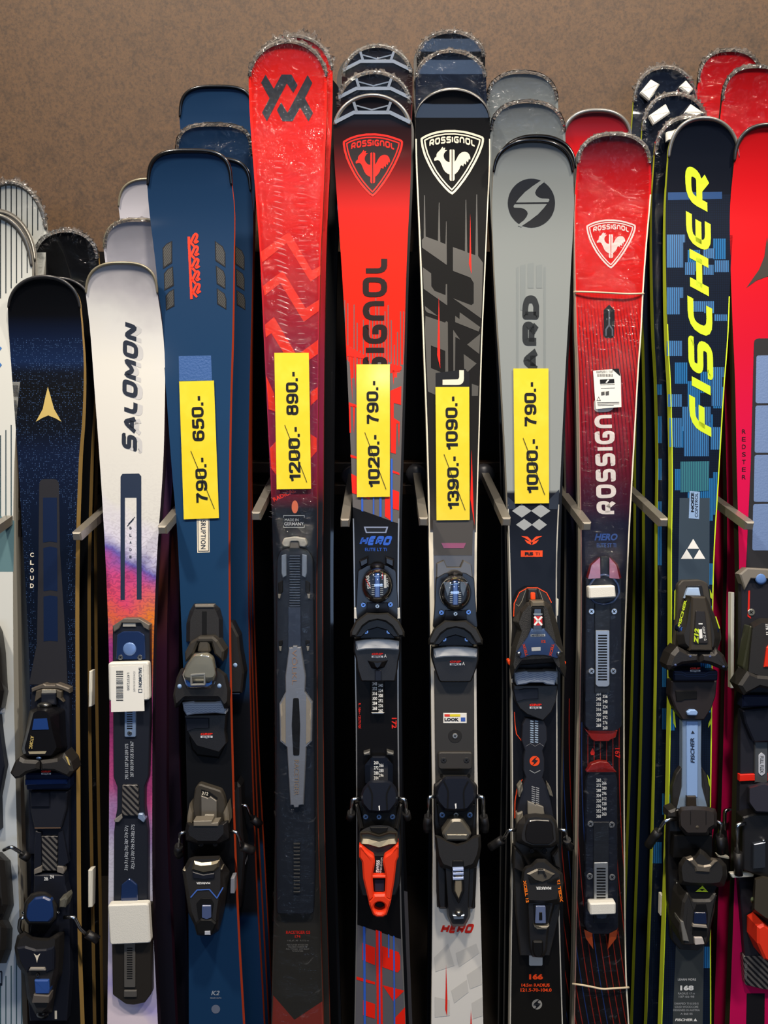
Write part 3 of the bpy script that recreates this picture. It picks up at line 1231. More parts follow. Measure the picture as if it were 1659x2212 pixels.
def shift_tab(front, top, cx, D):
    """width table of a ski like FRONT, farther back: its tip centred on cx with its top at TOP"""
    s = front.D / D
    yt = front.side_y
    l0, r0 = front.edges(yt)
    c0 = (l0 + r0) / 2
    L, R = [], []
    for (y, _) in front.L:
        l, r = smooth_tab(front.L, y), smooth_tab(front.R, y)
        yy = top + (y - front.top) * s
        L.append((yy, cx + (l - c0) * s))
        R.append((yy, cx + (r - c0) * s))
    return L, R, top + (front.side_y - front.top) * s


def behind(front, name, label, group, top, cx, D, key, back=False, wscale=1.0, rock=None, n=None, side=None):
    L, R, sy = shift_tab(front, top, cx, D)
    if wscale != 1.0:
        L2, R2 = [], []
        for (y, l), (_, r) in zip(L, R):
            c, h = (l + r) / 2, (r - l) / 2 * wscale
            L2.append((y, c - h))
            R2.append((y, c + h))
        L, R = L2, R2
    return Ski(name, label, group, D, top, sy, L, R, [TOPS[key], SIDES[side or key], BASEM], n or front.n, 0.013, front.rock if rock is None else rock, front.rlen, back, ref_top=front.top)


FRONT = 'skis at the front of the rack'
MIDDLE = 'skis stacked behind the front row'


def front(name, label, key, top, side_y, L, R, n, thick=0.0145, rock=0.030):
    return Ski(name, label, FRONT, 1.10, top, side_y, L, R, [TOPS[key], SIDES[key], BASEM], n, thick, rock)


A = front('alpine_ski', 'white ski with dark pinstripes cut by the left edge of the picture', 'pin', 460, 575,
          [(575, -105), (640, -104), (900, -78), (1240, -68), (1700, -66), (2212, -90)], [(575, 69), (640, 68), (900, 36), (1240, 28), (1700, 34), (2212, 49)], 2.0)
B = front('alpine_ski', 'navy glitter ski with a gold arrowhead logo', 'cloud', 595, 665,
          [(665, 17), (700, 18), (800, 25), (1000, 39), (1250, 54), (1400, 62), (1700, 68), (2212, 62)],
          [(665, 173), (700, 176), (790, 181), (900, 178), (1000, 170), (1250, 163), (1700, 165), (2038, 168), (2212, 174)], 2.1)
Cc = front('alpine_ski', 'white ski with dark upright lettering, fading to purple and orange below', 'blade', 566, 634,
           [(634, 185), (707, 194), (825, 203), (1050, 219), (1255, 230), (1458, 236), (1665, 236), (1970, 234), (2190, 232)],
           [(634, 340), (700, 350), (775, 356), (876, 356), (1012, 352), (1187, 340), (1323, 334), (1492, 330), (1665, 329), (1970, 330), (2190, 340)], 2.7)
Dd = front('alpine_ski', 'petrol blue ski with five stacked red logos and an orange edge', 'k2', 322, 400,
           [(400, 318), (452, 322), (588, 338), (808, 356), (1012, 371), (1153, 383), (1306, 390), (1594, 401), (1970, 407), (2212, 408)],
           [(400, 501), (452, 506), (537, 505), (707, 502), (876, 497), (1100, 494), (1289, 494), (1496, 497), (1801, 505), (2038, 515), (2212, 525)], 3.2)
E = front('alpine_ski', 'bright red wrapped ski with a black interlocked double V logo', 'race', 86, 165,
          [(165, 537), (237, 539), (407, 551), (542, 561), (712, 569), (903, 578), (1073, 586), (1242, 591), (1450, 593), (1801, 594), (2212, 586)],
          [(165, 706), (237, 706), (339, 702), (440, 698), (542, 693), (678, 690), (802, 688), (971, 686), (1140, 685), (1310, 683), (1564, 685), (1767, 686), (1937, 691), (2212, 698)], 1.95)
F = front('alpine_ski', 'black and red ski with a red rooster shield and an orange-red heel lever', 'hero', 203, 280,
          [(280, 720), (339, 722), (457, 730), (576, 738), (678, 744), (869, 753), (1005, 759), (1140, 763), (1276, 765), (1450, 767), (1564, 769), (1801, 770), (1970, 770), (2212, 766)],
          [(280, 889), (305, 889), (407, 886), (508, 881), (610, 877), (768, 873), (903, 869), (1073, 864), (1140, 862), (1310, 861), (1564, 861), (1801, 864), (2004, 868), (2212, 876)], 2.0)
G = front('alpine_ski', 'black ski with a white rooster shield and a cream lower half', 'herost', 193, 256,
          [(256, 897), (339, 898), (457, 903), (576, 908), (768, 915), (903, 920), (1039, 924), (1140, 926), (1310, 929), (1564, 932), (1801, 935), (1970, 934), (2212, 932)],
          [(256, 1058), (339, 1059), (457, 1054), (576, 1049), (734, 1042), (937, 1036), (1073, 1032), (1208, 1030), (1378, 1029), (1564, 1030), (1801, 1034), (2004, 1039), (2212, 1044)], 1.95)
H = front('alpine_ski', 'grey ski with a black round bolt logo and a black lower half', 'bliz', 300, 372,
          [(372, 1066), (447, 1063), (566, 1067), (686, 1074), (790, 1081), (988, 1092), (1108, 1097), (1346, 1103), (1575, 1105), (1820, 1106), (2058, 1103), (2212, 1101)],
          [(372, 1238), (447, 1240), (566, 1234), (686, 1228), (790, 1222), (909, 1216), (1068, 1209), (1187, 1204), (1266, 1203), (1502, 1204), (1780, 1205), (1978, 1209), (2212, 1216)], 2.3)
I = front('alpine_ski', 'red wrapped ski with a white rooster shield and white upright lettering', 'strato', 286, 352,
          [(352, 1247), (447, 1241), (606, 1242), (725, 1245), (790, 1248), (1068, 1253), (1187, 1255), (1346, 1255), (1462, 1253), (1780, 1248), (2018, 1244), (2212, 1240)],
          [(352, 1406), (407, 1407), (527, 1397), (626, 1390), (725, 1385), (790, 1380), (949, 1371), (1108, 1362), (1187, 1358), (1346, 1352), (1462, 1349), (1859, 1350), (2098, 1353), (2212, 1359)], 2.3)
J = front('alpine_ski', 'navy woven-pattern ski with large yellow upright lettering', 'weave', 252, 340,
          [(340, 1444), (447, 1438), (606, 1439), (765, 1444), (830, 1448), (1028, 1452), (1187, 1450), (1346, 1450), (1541, 1448), (1859, 1441), (2212, 1429)],
          [(340, 1598), (368, 1594), (447, 1588), (566, 1579), (725, 1573), (830, 1565), (1028, 1553), (1227, 1542), (1541, 1538), (1820, 1535), (2212, 1536)], 2.2)
K = front('alpine_ski', 'red to magenta ski with a dark arrowhead, cut by the right picture edge', 'redster', 266, 348,
          [(348, 1586), (447, 1577), (566, 1578), (686, 1582), (830, 1588), (1028, 1592), (1187, 1596), (1346, 1598), (1541, 1595), (1859, 1588), (2212, 1576)],
          [(348, 1744), (447, 1752), (566, 1750), (686, 1744), (830, 1736), (1028, 1728), (1187, 1722), (1346, 1716), (1541, 1712), (1859, 1708), (2212, 1712)], 2.4)

# ------------------------------------------------------------------ skis behind the front row
SK = 'alpine_ski'
A1 = behind(A, SK, 'second white pinstriped ski, just behind the leftmost ski', MIDDLE, 452, -8, 1.135, 'pin', back=True)
A2 = behind(A, SK, 'wrapped white pinstriped ski, its tip highest at the left edge', MIDDLE, 390, 20, 1.20, 'pin')
B1 = behind(B, SK, 'black ski with a gold edge right behind the gold arrowhead ski', MIDDLE, 599, 124, 1.145, 'black', side='cloud')
B2 = behind(B, SK, 'wrapped black ski whose tip rises above the gold arrowhead ski', MIDDLE, 495, 142, 1.215, 'black', side='cloud')
C2 = behind(Cc, SK, 'pale lavender ski tip directly behind the white lettered ski', MIDDLE, 472, 297, 1.16, 'blade2')
C3 = behind(Cc, SK, 'pale lavender ski tip farthest back, beside the blue skis', MIDDLE, 385, 326, 1.215, 'blade2')
D1 = behind(Dd, SK, 'second petrol blue ski with checked patches, half hidden by the stacked logo ski', MIDDLE, 340, 456, 1.17, 'k2')
D2 = behind(Dd, SK, 'wrapped dark blue ski tip, middle of the three blue tips', MIDDLE, 266, 462, 1.21, 'k2')
D3 = behind(Dd, SK, 'dark blue ski tip farthest back and highest of the blue skis', MIDDLE, 184, 468, 1.25, 'k2')
E1 = behind(E, SK, 'second red wrapped ski behind the double V ski', MIDDLE, 74, 636, 1.130, 'race')
F2 = behind(F, SK, 'black ski with a silver lattice tip, middle of three', MIDDLE, 153, 808, 1.16, 'hero')
F3 = behind(F, SK, 'black ski with a silver lattice tip, rearmost of three', MIDDLE, 96, 815, 1.215, 'hero')
F1 = behind(F, SK, 'dark ski paired behind the red rooster shield ski', MIDDLE, 212, 812, 1.13, 'black', back=True, rock=0.003)
G1 = behind(G, SK, 'black ski paired behind the white rooster shield ski', MIDDLE, 190, 978, 1.13, 'black', back=True, rock=0.003)
G2 = behind(G, SK, 'wrapped dark navy ski tip behind the white rooster shield ski', MIDDLE, 107, 974, 1.16, 'navy')
G3 = behind(G, SK, 'wrapped black ski tip farthest back, above the white rooster shield', MIDDLE, 65, 974, 1.20, 'black')
H1 = behind(H, SK, 'grey ski paired behind the round bolt logo ski', MIDDLE, 291, 1160, 1.128, 'bliz', back=True, rock=0.003)
H2 = behind(H, SK, 'grey ski tip, middle of the three grey tips', MIDDLE, 216, 1140, 1.17, 'bliz')
H3 = behind(H, SK, 'grey ski tip, rearmost of the three grey tips', MIDDLE, 152, 1128, 1.225, 'bliz')
I1 = behind(I, SK, 'ski paired back to back behind the wrapped red ski', MIDDLE, 292, 1320, 1.13, 'strato', back=True, rock=0.003)
I2 = behind(I, SK, 'red ski tip with fine dark lines behind the wrapped red ski', MIDDLE, 235, 1290, 1.18, 'strato')
J1 = behind(J, SK, 'wrapped navy ski with a yellow edge just left of the yellow lettered ski', MIDDLE, 250, 1489, 1.135, 'weave')
J2 = behind(J, SK, 'wrapped navy ski tip with two foam pads, the nearer of two', MIDDLE, 200, 1459, 1.185, 'navy', side='weave')
J3 = behind(J, SK, 'wrapped navy ski tip with two foam pads, the rearmost', MIDDLE, 142, 1437, 1.24, 'navy', side='weave')
K1 = behind(K, SK, 'red ski tip just behind the red to magenta ski', MIDDLE, 140, 1634, 1.17, 'redster')
K2s = behind(K, SK, 'red ski tip farthest back at the right edge', MIDDLE, 105, 1578, 1.235, 'redster')
F4 = behind(F, SK, 'black ski paired behind the rearmost lattice-tip ski', MIDDLE, 106, 803, 1.232, 'black', back=True, rock=0.010)
E2 = behind(E, SK, 'added dark ski standing in for the shade between the double V and red rooster skis', MIDDLE, 150, 664, 1.215, 'black')  # unseen ski added to make this gap dark
G4 = behind(G, SK, 'added black ski darkening the gap beside the white rooster shield ski', MIDDLE, 76, 966, 1.222, 'black', back=True, rock=0.010)  # unseen ski put in to cover bright wall with dark

# ------------------------------------------------------------------ printed graphics of the front skis
def tr(x0, y0, s):
    """tracing helper: points read from an enlarged view of the photograph -> photograph pixels"""
    def f(*pts):
        if len(pts) == 2 and not isinstance(pts[0], tuple):
            return (x0 + pts[0] / s, y0 + pts[1] / s)
        return [(x0 + x / s, y0 + y / s) for x, y in pts]
    f.s = s
    return f


INK = mat('#15161a', 0.4)
INKN = mat('#252b38', 0.4)
NAVYP = mat('#1e2a40', 0.35, coat=0.3)
GOLD = mat('#bba462', 0.45)
CREAM = mat('#d8d0bd', 0.5)
BLUEP = mat('#2c58b8', 0.45)
YEL = mat('#c3d92a', 0.45)
SHARD = mat('#46443f', 0.4, coat=0.3)
REDP = mat('#d8200f', 0.42)
LGREY = mat('#93989a', 0.45)


def stripes_mat(name, a, b, fx, fy):
    t = NT(name)
    T, X, Y, V = t.pv()
    d = t.math('ADD', t.math('MULTIPLY', X, fx), t.math('MULTIPLY', Y, fy))
    k = t.math('LESS_THAN', t.math('FRACT', d), 0.5)
    return t.done(t.bsdf(t.mix(k, a, b), 0.4, 0.0, 0.2))


def carbon_mat():
    t = NT('carbon_weave')
    co = t.n('ShaderNodeTexCoord').outputs['Object']
    ck = t.n('ShaderNodeTexWave', wave_type='BANDS', bands_direction='DIAGONAL')
    ck.inputs['Scale'].default_value = 70.0
    ck.inputs['Distortion'].default_value = 0.6
    t.t.links.new(co, ck.inputs['Vector'])
    return t.done(t.bsdf(t.ramp(ck.outputs[1], [(0.3, '#16161a'), (0.7, '#5b5855')]), 0.3, 0.0, 0.4))


CARBON = carbon_mat()
CHECK = stripes_mat('checked_grip_print', '#121315', '#3a3934', 230.0, 150.0)

# white pinstripe ski
A.printed('blue_mark', mat('#3f6fb0', 0.4), [[(-26, 770), (-6, 742), (4, 752), (-10, 771)], [(-26, 772), (-10, 772), (4, 788), (-6, 802)]])
A.printed('teal_panel', mat('#5d7c82', 0.4), [[(-60, 1095), (31, 1125), (29, 1235), (-60, 1235)]], 0.0002)
f = tr(0, 1820, 5.641)
A.printed('spec_frame', INKN, [f((-60, 1570), (22, 1565), (28, 1580), (28, 1745), (-60, 1755)), ])
A.printed('spec_field', mat('#9da4ad', 0.5), [f((-60, 1585), (14, 1582), (16, 1712), (-60, 1716))], 0.0006)

# gold arrowhead ski
f = tr(0, 300, 2.95)
B.printed('arrowhead_logo', GOLD, [f((305, 1580), (322, 1640), (345, 1722), (392, 1803), (352, 1780), (307, 1762), (266, 1780), (228, 1803), (272, 1722), (290, 1640))])
f = tr(0, 950, 2.95)
B.printed('grey_panel', mat('#25252a', 0.5), [rnd(f((250, 250), (375, 250), (382, 700), (420, 1300), (430, 1560), (185, 1560), (235, 1300), (246, 700)), [12, 12, 0, 0, 0, 0, 0, 0])])
for q in (((274, 368), (362, 368), (364, 655), (320, 648), (274, 655)), ((276, 690), (320, 680), (364, 690), (366, 965), (320, 958), (277, 965)), ((277, 1000), (320, 992), (366, 1000), (368, 1285), (320, 1280), (278, 1285))):
    B.printed('blue_window', mat('#0d1d3c', 0.3, coat=0.3), [f(*q)], 0.0007)
for i, ch in enumerate('CLOUD'):
    text(B, 'model_letter', CREAM, ch, 69, 1198.5 + i * 16.7, 8.0, 9.5, bold=0.03)

# SALOMON ski
vs, fs = stroke_word('SALOMOn', 0.27, 0.13, 0.3)
for nm, m_, dx, dy, lf in (('wordmark_shadow', mat('#b7b7b8', 0.4), 11, 4, 0.0003), ('wordmark', INKN, 0, 0, 0.0006)):
    v2 = fit(vs, 281 + dx, 835 + dy, 272, 33, 89.3, 0.32)
    Cc.mesh2d(nm, m_, v2, fix_faces(v2, fs), lf)
f = tr(0, 950, 2.95)
Cc.printed('prong_frame', NAVYP, [f((768, 235), (780, 217), (885, 215), (900, 232), (902, 1016), (872, 1018), (870, 368), (796, 368), (795, 1020), (768, 1020))])
Cc.printed('slash_mark', INKN, [f((808, 550), (850, 505), (853, 508), (812, 553)), f((816, 536), (858, 490), (861, 493), (820, 538))])
for i, ch in enumerate('BLADE'):
    text(Cc, 'model_letter', INKN, ch, 282, 1140.5 + i * 15.6, 4.6, 5.6, bold=0.02)

# petrol blue ski: five stacked logos, checked patches
def k2_logo(i):
    f = tr(380, 480 + i * 27.0, 12.29)
    dx = i * 15
    q = lambda *p: f(*[(x + dx, y) for x, y in p])
    v1, f1 = ribbon(q((342, 385), (352, 715)), 5.6, 0)
    v2, f2 = ribbon(q((380, 560), (480, 340), (530, 305), (568, 340), (556, 410), (500, 520)), 5.2, 4.0)
    v3, f3 = ribbon(q((385, 530), (500, 660)), 5.0, 0)
    v4, f4 = ribbon(q((486, 500), (520, 548), (598, 500)), 4.6, 1.0)
    V, Fc = [], []
    for v, ff in ((v1, f1), (v2, f2), (v3, f3), (v4, f4)):
        k = len(V)
        V += v
        Fc += [tuple(j + k for j in g) for g in ff]
    return V, Fc


for i in range(5):
    V, Fc = k2_logo(i)
    Dd.mesh2d('stacked_logo', mat('#e03418', 0.42), V, fix_faces(V, Fc), 0.0006)
    fk = tr(380, 480 + i * 27.0, 12.29)
    V, Fc = ribbon(fk(*[(x + 15 * i, y) for x, y in ((515, 358), (446, 505), (500, 600))]), 0.9, 0)
    Dd.mesh2d('logo_line', mat('#5a1a18', 0.42), V, fix_faces(V, Fc), 0.0009)
PATCH_L = [[(351, 536), (360, 526), (372, 520), (372, 568), (352, 581)], [(354, 591), (362, 581), (373.5, 575), (375.6, 617), (355, 628)], [(357.6, 639), (365, 630), (376, 624), (377, 661), (358.6, 671)]]
PATCH_R = [[(464, 520), (481, 532), (487, 546), (487, 578), (465, 563)], [(466, 573), (483, 585), (487, 597), (487, 625), (468, 613)], [(468, 622), (485, 634), (489, 646), (489, 669), (469, 657)]]
for q in PATCH_L + PATCH_R:
    Dd.printed('patch_border', INK, [q], 0.0004)
    c = (sum(p[0] for p in q) / len(q), sum(p[1] for p in q) / len(q))
    Dd.printed('checked_patch', CHECK, [[(c[0] + (x - c[0]) * 0.8, c[1] + (y - c[1]) * 0.88) for x, y in q]], 0.0007)
for q in PATCH_R:
    q = [(x * 0.94 + 70.5, y * 0.94 + 41) for x, y in q]
    D1.printed('patch_border', INK, [q], 0.0004)
    c = (sum(p[0] for p in q) / len(q), sum(p[1] for p in q) / len(q))
    D1.printed('checked_patch', CHECK, [[(c[0] + (x - c[0]) * 0.8, c[1] + (y - c[1]) * 0.88) for x, y in q]], 0.0007)
Dd.printed('name_strip', CREAM, [[(425, 1121), (452, 1121), (453, 1193), (426, 1194)]])
Dd.printed('name_strip_border', INKN, [[(427, 1121), (428.2, 1121), (428.8, 1191), (427.8, 1191)], [(449.6, 1121), (450.8, 1121), (451.2, 1191), (450, 1191)], [(427.8, 1190), (451, 1189.5), (451, 1191), (427.8, 1191.4)]], 0.0007)
text(Dd, 'name_lettering', INKN, 'DISRUPTION', 439, 1148, 76, 10.5, rot=-90, bold=0.012, spacing=1.1, lift=0.0007)
text(Dd, 'small_logo', mat('#8b95a0', 0.4), 'K2', 466, 2145, 17, 10, shear=0.3, bold=0.02)
text(Dd, 'small_lettering', mat('#8b95a0', 0.4), 'DESIGNED IN SEATTLE', 466, 2156, 24, 3, bold=0.0)
Dd.printed('hologram_dot', mat('#9aa5bd', 0.25, 0.7), [ell(466, 2180, 9.5)])

# double V ski
f = tr(550, 150, 11.85)
E.printed('double_v_logo', mat('#191a1f', 0.35, coat=0.3), [f((165, 340), (280, 130), (490, 490), (690, 130), (945, 130), (1100, 405), (990, 600), (825, 355), (315, 1325), (190, 1105), (380, 735)),
           f((570, 1040), (680, 840), (840, 1105), (1355, 140), (1480, 345), (1290, 735), (1495, 1115), (1380, 1330), (1165, 970), (970, 1325), (715, 1325))])
f = tr(550, 500, 7.9)
ZIG = mat('#e02c1a', 0.42)
for q in (((100, 350), (560, 30), (605, 30), (975, 665), (1125, 590), (1120, 740), (955, 860), (545, 200), (130, 530)),
          ((140, 930), (480, 670), (870, 1310), (1098, 1165), (1092, 1360), (840, 1545), (440, 885), (170, 1095)),
          ((175, 1590), (330, 1460), (720, 2110), (820, 2040), (1082, 1850), (1078, 2090), (800, 2290), (500, 2080), (285, 1735), (190, 1810))):
    E.printed('zigzag_band', ZIG, [f(*q)])
for q in ([(575, 812), (592, 850), (596, 890), (580, 884)], [(583, 968), (597, 952), (600, 995), (597, 1026), (586, 1012)], [(671, 847), (686, 836), (686, 862), (671, 876)], [(671, 938), (684, 946), (684, 975), (671, 990)]):
    E.printed('zigzag_band', ZIG, [q])
text(E, 'name_lettering', ZIG, 'RADICAL', 614, 1069, 52, 9, rot=24, bold=0.03)
E.printed('maker_dot', mat('#cf6a48', 0.4), [ell(637, 1095, 7, 14)])
text(E, 'origin_lettering', mat('#9ea3a8', 0.4), 'MADE IN', 630, 1123, 30, 6)
text(E, 'origin_lettering', mat('#9ea3a8', 0.4), 'GERMANY', 635, 1131.5, 42, 7, bold=0.015)
E.printed('origin_frame', mat('#9ea3a8', 0.4), [rect(612, 1113, 658, 1114.2), rect(612, 1138.5, 658, 1139.7), rect(612, 1113, 613, 1118), rect(657, 1113, 658, 1118), rect(612, 1135, 613, 1139), rect(657, 1135, 658, 1139)])
E.printed('chevron_print', mat('#7b2f27', 0.45), [[(590, 2150), (636, 2203), (696, 2163), (700, 2240), (587, 2240)]])
text(E, 'name_lettering', PRR, 'RACETIGER GS', 644, 2014, 52, 6.5, bold=0.02)
text(E, 'name_lettering', PRR, '174', 643, 2023, 12, 6, bold=0.02)
GT = mat('#7d7b76', 0.5)
text(E, 'small_lettering', GT, 'VÖLKL SPORTS  STRAUBING', 644, 1955, 62, 3.4)
text(E, 'small_lettering', GT, 'MADE IN STRAUBING, GERMANY', 645, 1960, 50, 3.4)
text(E, 'small_lettering', GT, '118_67_98   R 17.5 m', 644, 2032, 46, 4)
for i, s in enumerate(('MULTILAYER WOODCORE', 'TAILORED CARBON TIP', 'FULL TITANAL  UVO READY', 'TIP ROCKER')):
    text(E, 'small_lettering', GT, s, 643, 2041 + i * 4.6, (46, 42, 50, 24)[i], 3.2)


# rooster shield
SH_OUT = [(95, 292), (160, 250), (250, 205), (350, 170), (450, 142), (640, 112), (850, 108), (1050, 130), (1150, 150), (1250, 178), (1350, 210), (1430, 238), (1485, 262), (1508, 300), (1506, 360), (1490, 450), (1420, 640), (1330, 830), (1200, 1060),
          (1080, 1240), (950, 1410), (870, 1500), (800, 1560), (720, 1510), (620, 1410), (500, 1270), (370, 1090), (260, 890), (170, 690), (115, 500), (92, 350)]
ROO_L = [(740, 560), (755, 548), (785, 548), (785, 1250), (760, 1248), (740, 1225), (740, 1105), (690, 1085), (640, 1045), (600, 985), (570, 910), (545, 850), (520, 805), (480, 785), (440, 790), (405, 803), (393, 780), (400, 750), (425, 720),
         (445, 712), (450, 650), (475, 610), (530, 560), (580, 488), (597, 500), (590, 530), (625, 508), (645, 510), (628, 560), (690, 565), (650, 590), (615, 640), (605, 690), (620, 750), (660, 800), (700, 825), (740, 832)]
ROO_R = [(805, 548), (835, 548), (852, 570), (852, 825), (885, 780), (930, 690), (970, 640), (1020, 608), (1080, 598), (1140, 615), (1180, 660), (1203, 720), (1200, 780), (1170, 755), (1150, 838), (1115, 800), (1105, 890), (1065, 855), (1045, 925),
         (1010, 900), (985, 910), (970, 950), (960, 985), (920, 1045), (880, 1085), (852, 1105), (852, 1220), (835, 1245), (805, 1250)]


def shield(S, m, cx, top, w, h, lift=0.0005, fill=None):
    g = lambda pts: [(cx + (x - 800) / 1416 * w, top + (y - 108) / 1452 * h) for x, y in pts]
    o = SH_OUT
    if area2(o) < 0:
        o = o[::-1]
    rings = [o, inset(o, 48), inset(o, 76), inset(o, 108)]
    V, Fc = [], []
    for a, b in ((rings[0], rings[1]), (rings[2], rings[3])):
        k = len(V)
        n = len(a)
        V += g(a) + g(b)
        Fc += [(k + i, k + (i + 1) % n, k + n + (i + 1) % n, k + n + i) for i in range(n)]
    if fill:
        S.printed('shield_field', fill, [g(o)], lift * 0.5)
    sh = S.mesh2d('shield_border', m, V, fix_faces(V, Fc), lift)
    S.printed('rooster_emblem', m, [g(ROO_L), g(ROO_R)], lift)
    c = g([(795, 368)])[0]
    word(S, 'shield_lettering', m, 'ROSSIGNOL', c[0], c[1], w * 0.715, h * 0.165, rot=0, wd=0.25, gap=0.16, radius=0.32, bend=0.55, lift=lift)


shield(F, mat('#d3261c', 0.4), 805.5, 288, 130, 137, fill=mat('#241c1d', 0.45))
shield(G, CREAM, 977, 280.5, 137, 140)
shield(I, mat('#e8ccc6', 0.4), 1320, 474, 107, 106)

# red rooster ski: lettering and torn red / grey pattern
word(F, 'wordmark', mat('#1d0d0b', 0.4), 'ROSSIGNOL', 810, 760, 402, 53, rot=90, wd=0.25, gap=0.2, radius=0.34)
f = tr(730, 550, 3.403)
for q in (((64, 660), (150, 715), (190, 735), (190, 765), (68, 745)), ((82, 744), (98, 744), (108, 1080)), ((118, 748), (138, 748), (128, 1000)), ((80, 1085), (138, 1105), (138, 1125), (80, 1112)), ((110, 1112), (126, 1116), (117, 1320)),
          ((80, 1110), (92, 1112), (96, 1310), (86, 1310)), ((92, 1470), (140, 1485), (140, 1502), (93, 1490)), ((98, 1610), (140, 1632), (140, 1765), (104, 1752)), ((385, 800), (470, 822), (465, 850), (385, 872)), ((400, 850), (416, 850), (408, 960)),
          ((385, 1000), (466, 966), (464, 1105), (410, 1090), (410, 1200), (455, 1230), (455, 1245), (430, 1240), (425, 1465), (388, 1455)), ((440, 1245), (455, 1245), (449, 1420)), ((390, 1580), (452, 1605), (452, 1620), (390, 1600)),
          ((400, 1725), (450, 1745), (448, 1880), (405, 1868)), ((345, 1770), (382, 1770), (388, 1955), (345, 1925)), ((140, 1770), (240, 1778), (230, 1800))):
    F.printed('torn_red_print', REDP, [f(*q)])
F.printed('blue_line', BLUEP, [f((171, 1770), (185, 1770), (186, 1890), (172, 1885)), f((257, 1775), (267, 1775), (267, 1912), (257, 1908)), f((305, 1775), (321, 1775), (321, 1930), (305, 1925)), f((388, 1500), (402, 1500), (402, 1965), (388, 1960))], 0.0007)
F.printed('badge_frame', mat('#8b8b92', 0.3, 0.6), [f((190, 2000), (370, 2000), (355, 2046), (205, 2046))], 0.0005)
F.printed('badge_field', INK, [f((203, 2009), (356, 2009), (346, 2038), (213, 2038))], 0.0008)
word(F, 'name_lettering', BLUEP, 'HERO', 812, 1168, 66, 20, rot=0, shear=0.35, wd=0.3, gap=0.12, radius=0.16)
text(F, 'name_lettering', BLUEP, 'ELITE LT Ti', 812, 1187, 47, 7, bold=0.012)
f = tr(500, 1462, 2.95)
for q in (((835, 1695), (915, 1725), (915, 1838), (835, 1805)), ((920, 1612), (957, 1625), (965, 2230), (927, 2230)), ((960, 1715), (1065, 1755), (1075, 1780), (1075, 1865), (1060, 1885), (962, 1850)), ((797, 1910), (915, 1945), (915, 1962), (797, 1930)),
          ((963, 1965), (1102, 2000), (1032, 2068)), ((838, 2060), (915, 2085), (915, 2180), (838, 2155)), ((1035, 2180), (1106, 2105), (1108, 2230), (1035, 2230))):
    F.printed('torn_red_print', REDP, [f(*q)])
F.printed('blue_line', BLUEP, [f((838, 1590), (853, 1594), (857, 2230), (843, 2230)), f((937, 1618), (946, 1620), (950, 2230), (941, 2230)), f((998, 1640), (1006, 1642), (1006, 1790), (998, 1790)), f((1030, 1650), (1040, 1652), (1044, 2230), (1034, 2230))], 0.0007)
F.strip('edge_line', mat('#8d8a86', 0.3, 0.6), -1, -0.5, 2.0, 1120, 2600)
F.strip('edge_line', mat('#8d8a86', 0.3, 0.6), 1, -0.5, 2.5, 1120, 2600)
text(F, 'size_lettering', PRR, '172', 851.5, 1562, 23, 11, rot=-90, bold=0.03)
text(F, 'size_lettering', PRR, 'R . 16m - 121/71/101', 777, 1546, 54, 5.5, rot=-90, bold=0.02)

# white rooster ski: grey shards, red slivers
f = tr(890, 420, 5.147)
for q in (((108, 505), (130, 485), (135, 10), (142, 10), (152, 468), (288, 518), (298, 90), (304, 90), (315, 530), (372, 552), (379, 300), (384, 300), (387, 785), (112, 592)),
          ((455, 585), (588, 632), (596, 60), (602, 60), (615, 645), (703, 675), (716, 0), (723, 0), (735, 685), (790, 760), (770, 1380), (457, 1155), (660, 1232), (686, 1210), (686, 985), (650, 925), (455, 850)),
          ((120, 810), (213, 878), (215, 1020), (250, 1072), (373, 1120), (375, 998), (390, 998), (392, 1235), (130, 1050)), ((142, 1240), (290, 1355), (165, 1310), (147, 1285)),
          ((150, 1350), (368, 1425), (380, 1408), (398, 1420), (402, 1985), (370, 1985), (370, 1740), (210, 1680), (210, 1930), (340, 1985), (262, 1990), (262, 2230), (176, 2190), (142, 1500)),
          ((530, 1310), (758, 1475), (740, 1525), (480, 1420), (480, 1350), (528, 1385)), ((458, 1505), (535, 1615), (482, 1585), (478, 1980), (460, 1980)), ((758, 1550), (748, 1775), (613, 1670)), ((575, 1775), (718, 1880), (608, 1985), (595, 1940), (580, 1940)),
          ((665, 2105), (738, 2130), (733, 2240), (665, 2240))):
    G.printed('grey_shard', SHARD, [f(*q)])
for q in (f((648, 210), (657, 650), (662, 885), (632, 770), (640, 640)), f((298, 1135), (305, 1330), (315, 1935), (280, 1790), (288, 1500)), [(1019, 971), (1023, 1100), (1025, 1134), (1016, 1078)]):
    G.printed('red_sliver', REDP, [q], 0.0007)
G.printed('letter_field', INK, [f((262, 1985), (590, 1945), (640, 1990), (640, 2200), (262, 2200))], 0.0006)
G.printed('letter', CREAM, [rnd(f((525, 1955), (577, 1955), (577, 2118), (340, 2118), (340, 2060), (525, 2055)), [0, 0, 14, 0, 0, 6], 5)], 0.0009)
G.printed('grey_panel', mat('#45423f', 0.4), [[(935, 1124), (1022, 1124), (1020, 1200), (937, 1200)]], 0.0003)
G.strip('edge_line', CREAM, -1, 0, 3.0, 300, 1150)
G.strip('edge_line', CREAM, 1, 0, 2.5, 300, 1150)
G.strip('edge_line', CREAM, -1, 0, 9.0, 1150, 1440)
G.strip('edge_line', CREAM, 1, 0, 5.0, 1150, 1440)
f = tr(500, 700, 2.95)
G.printed('pink_badge', mat('#7c1436', 0.3, coat=0.4), [f((1337, 1395), (1495, 1395), (1480, 1428), (1352, 1428))], 0.0008)
word(G, 'name_lettering', PRR, 'HERO', 988, 2006, 68, 20, rot=0, shear=0.35, wd=0.3, gap=0.12, radius=0.16)
f = tr(500, 1462, 2.95)
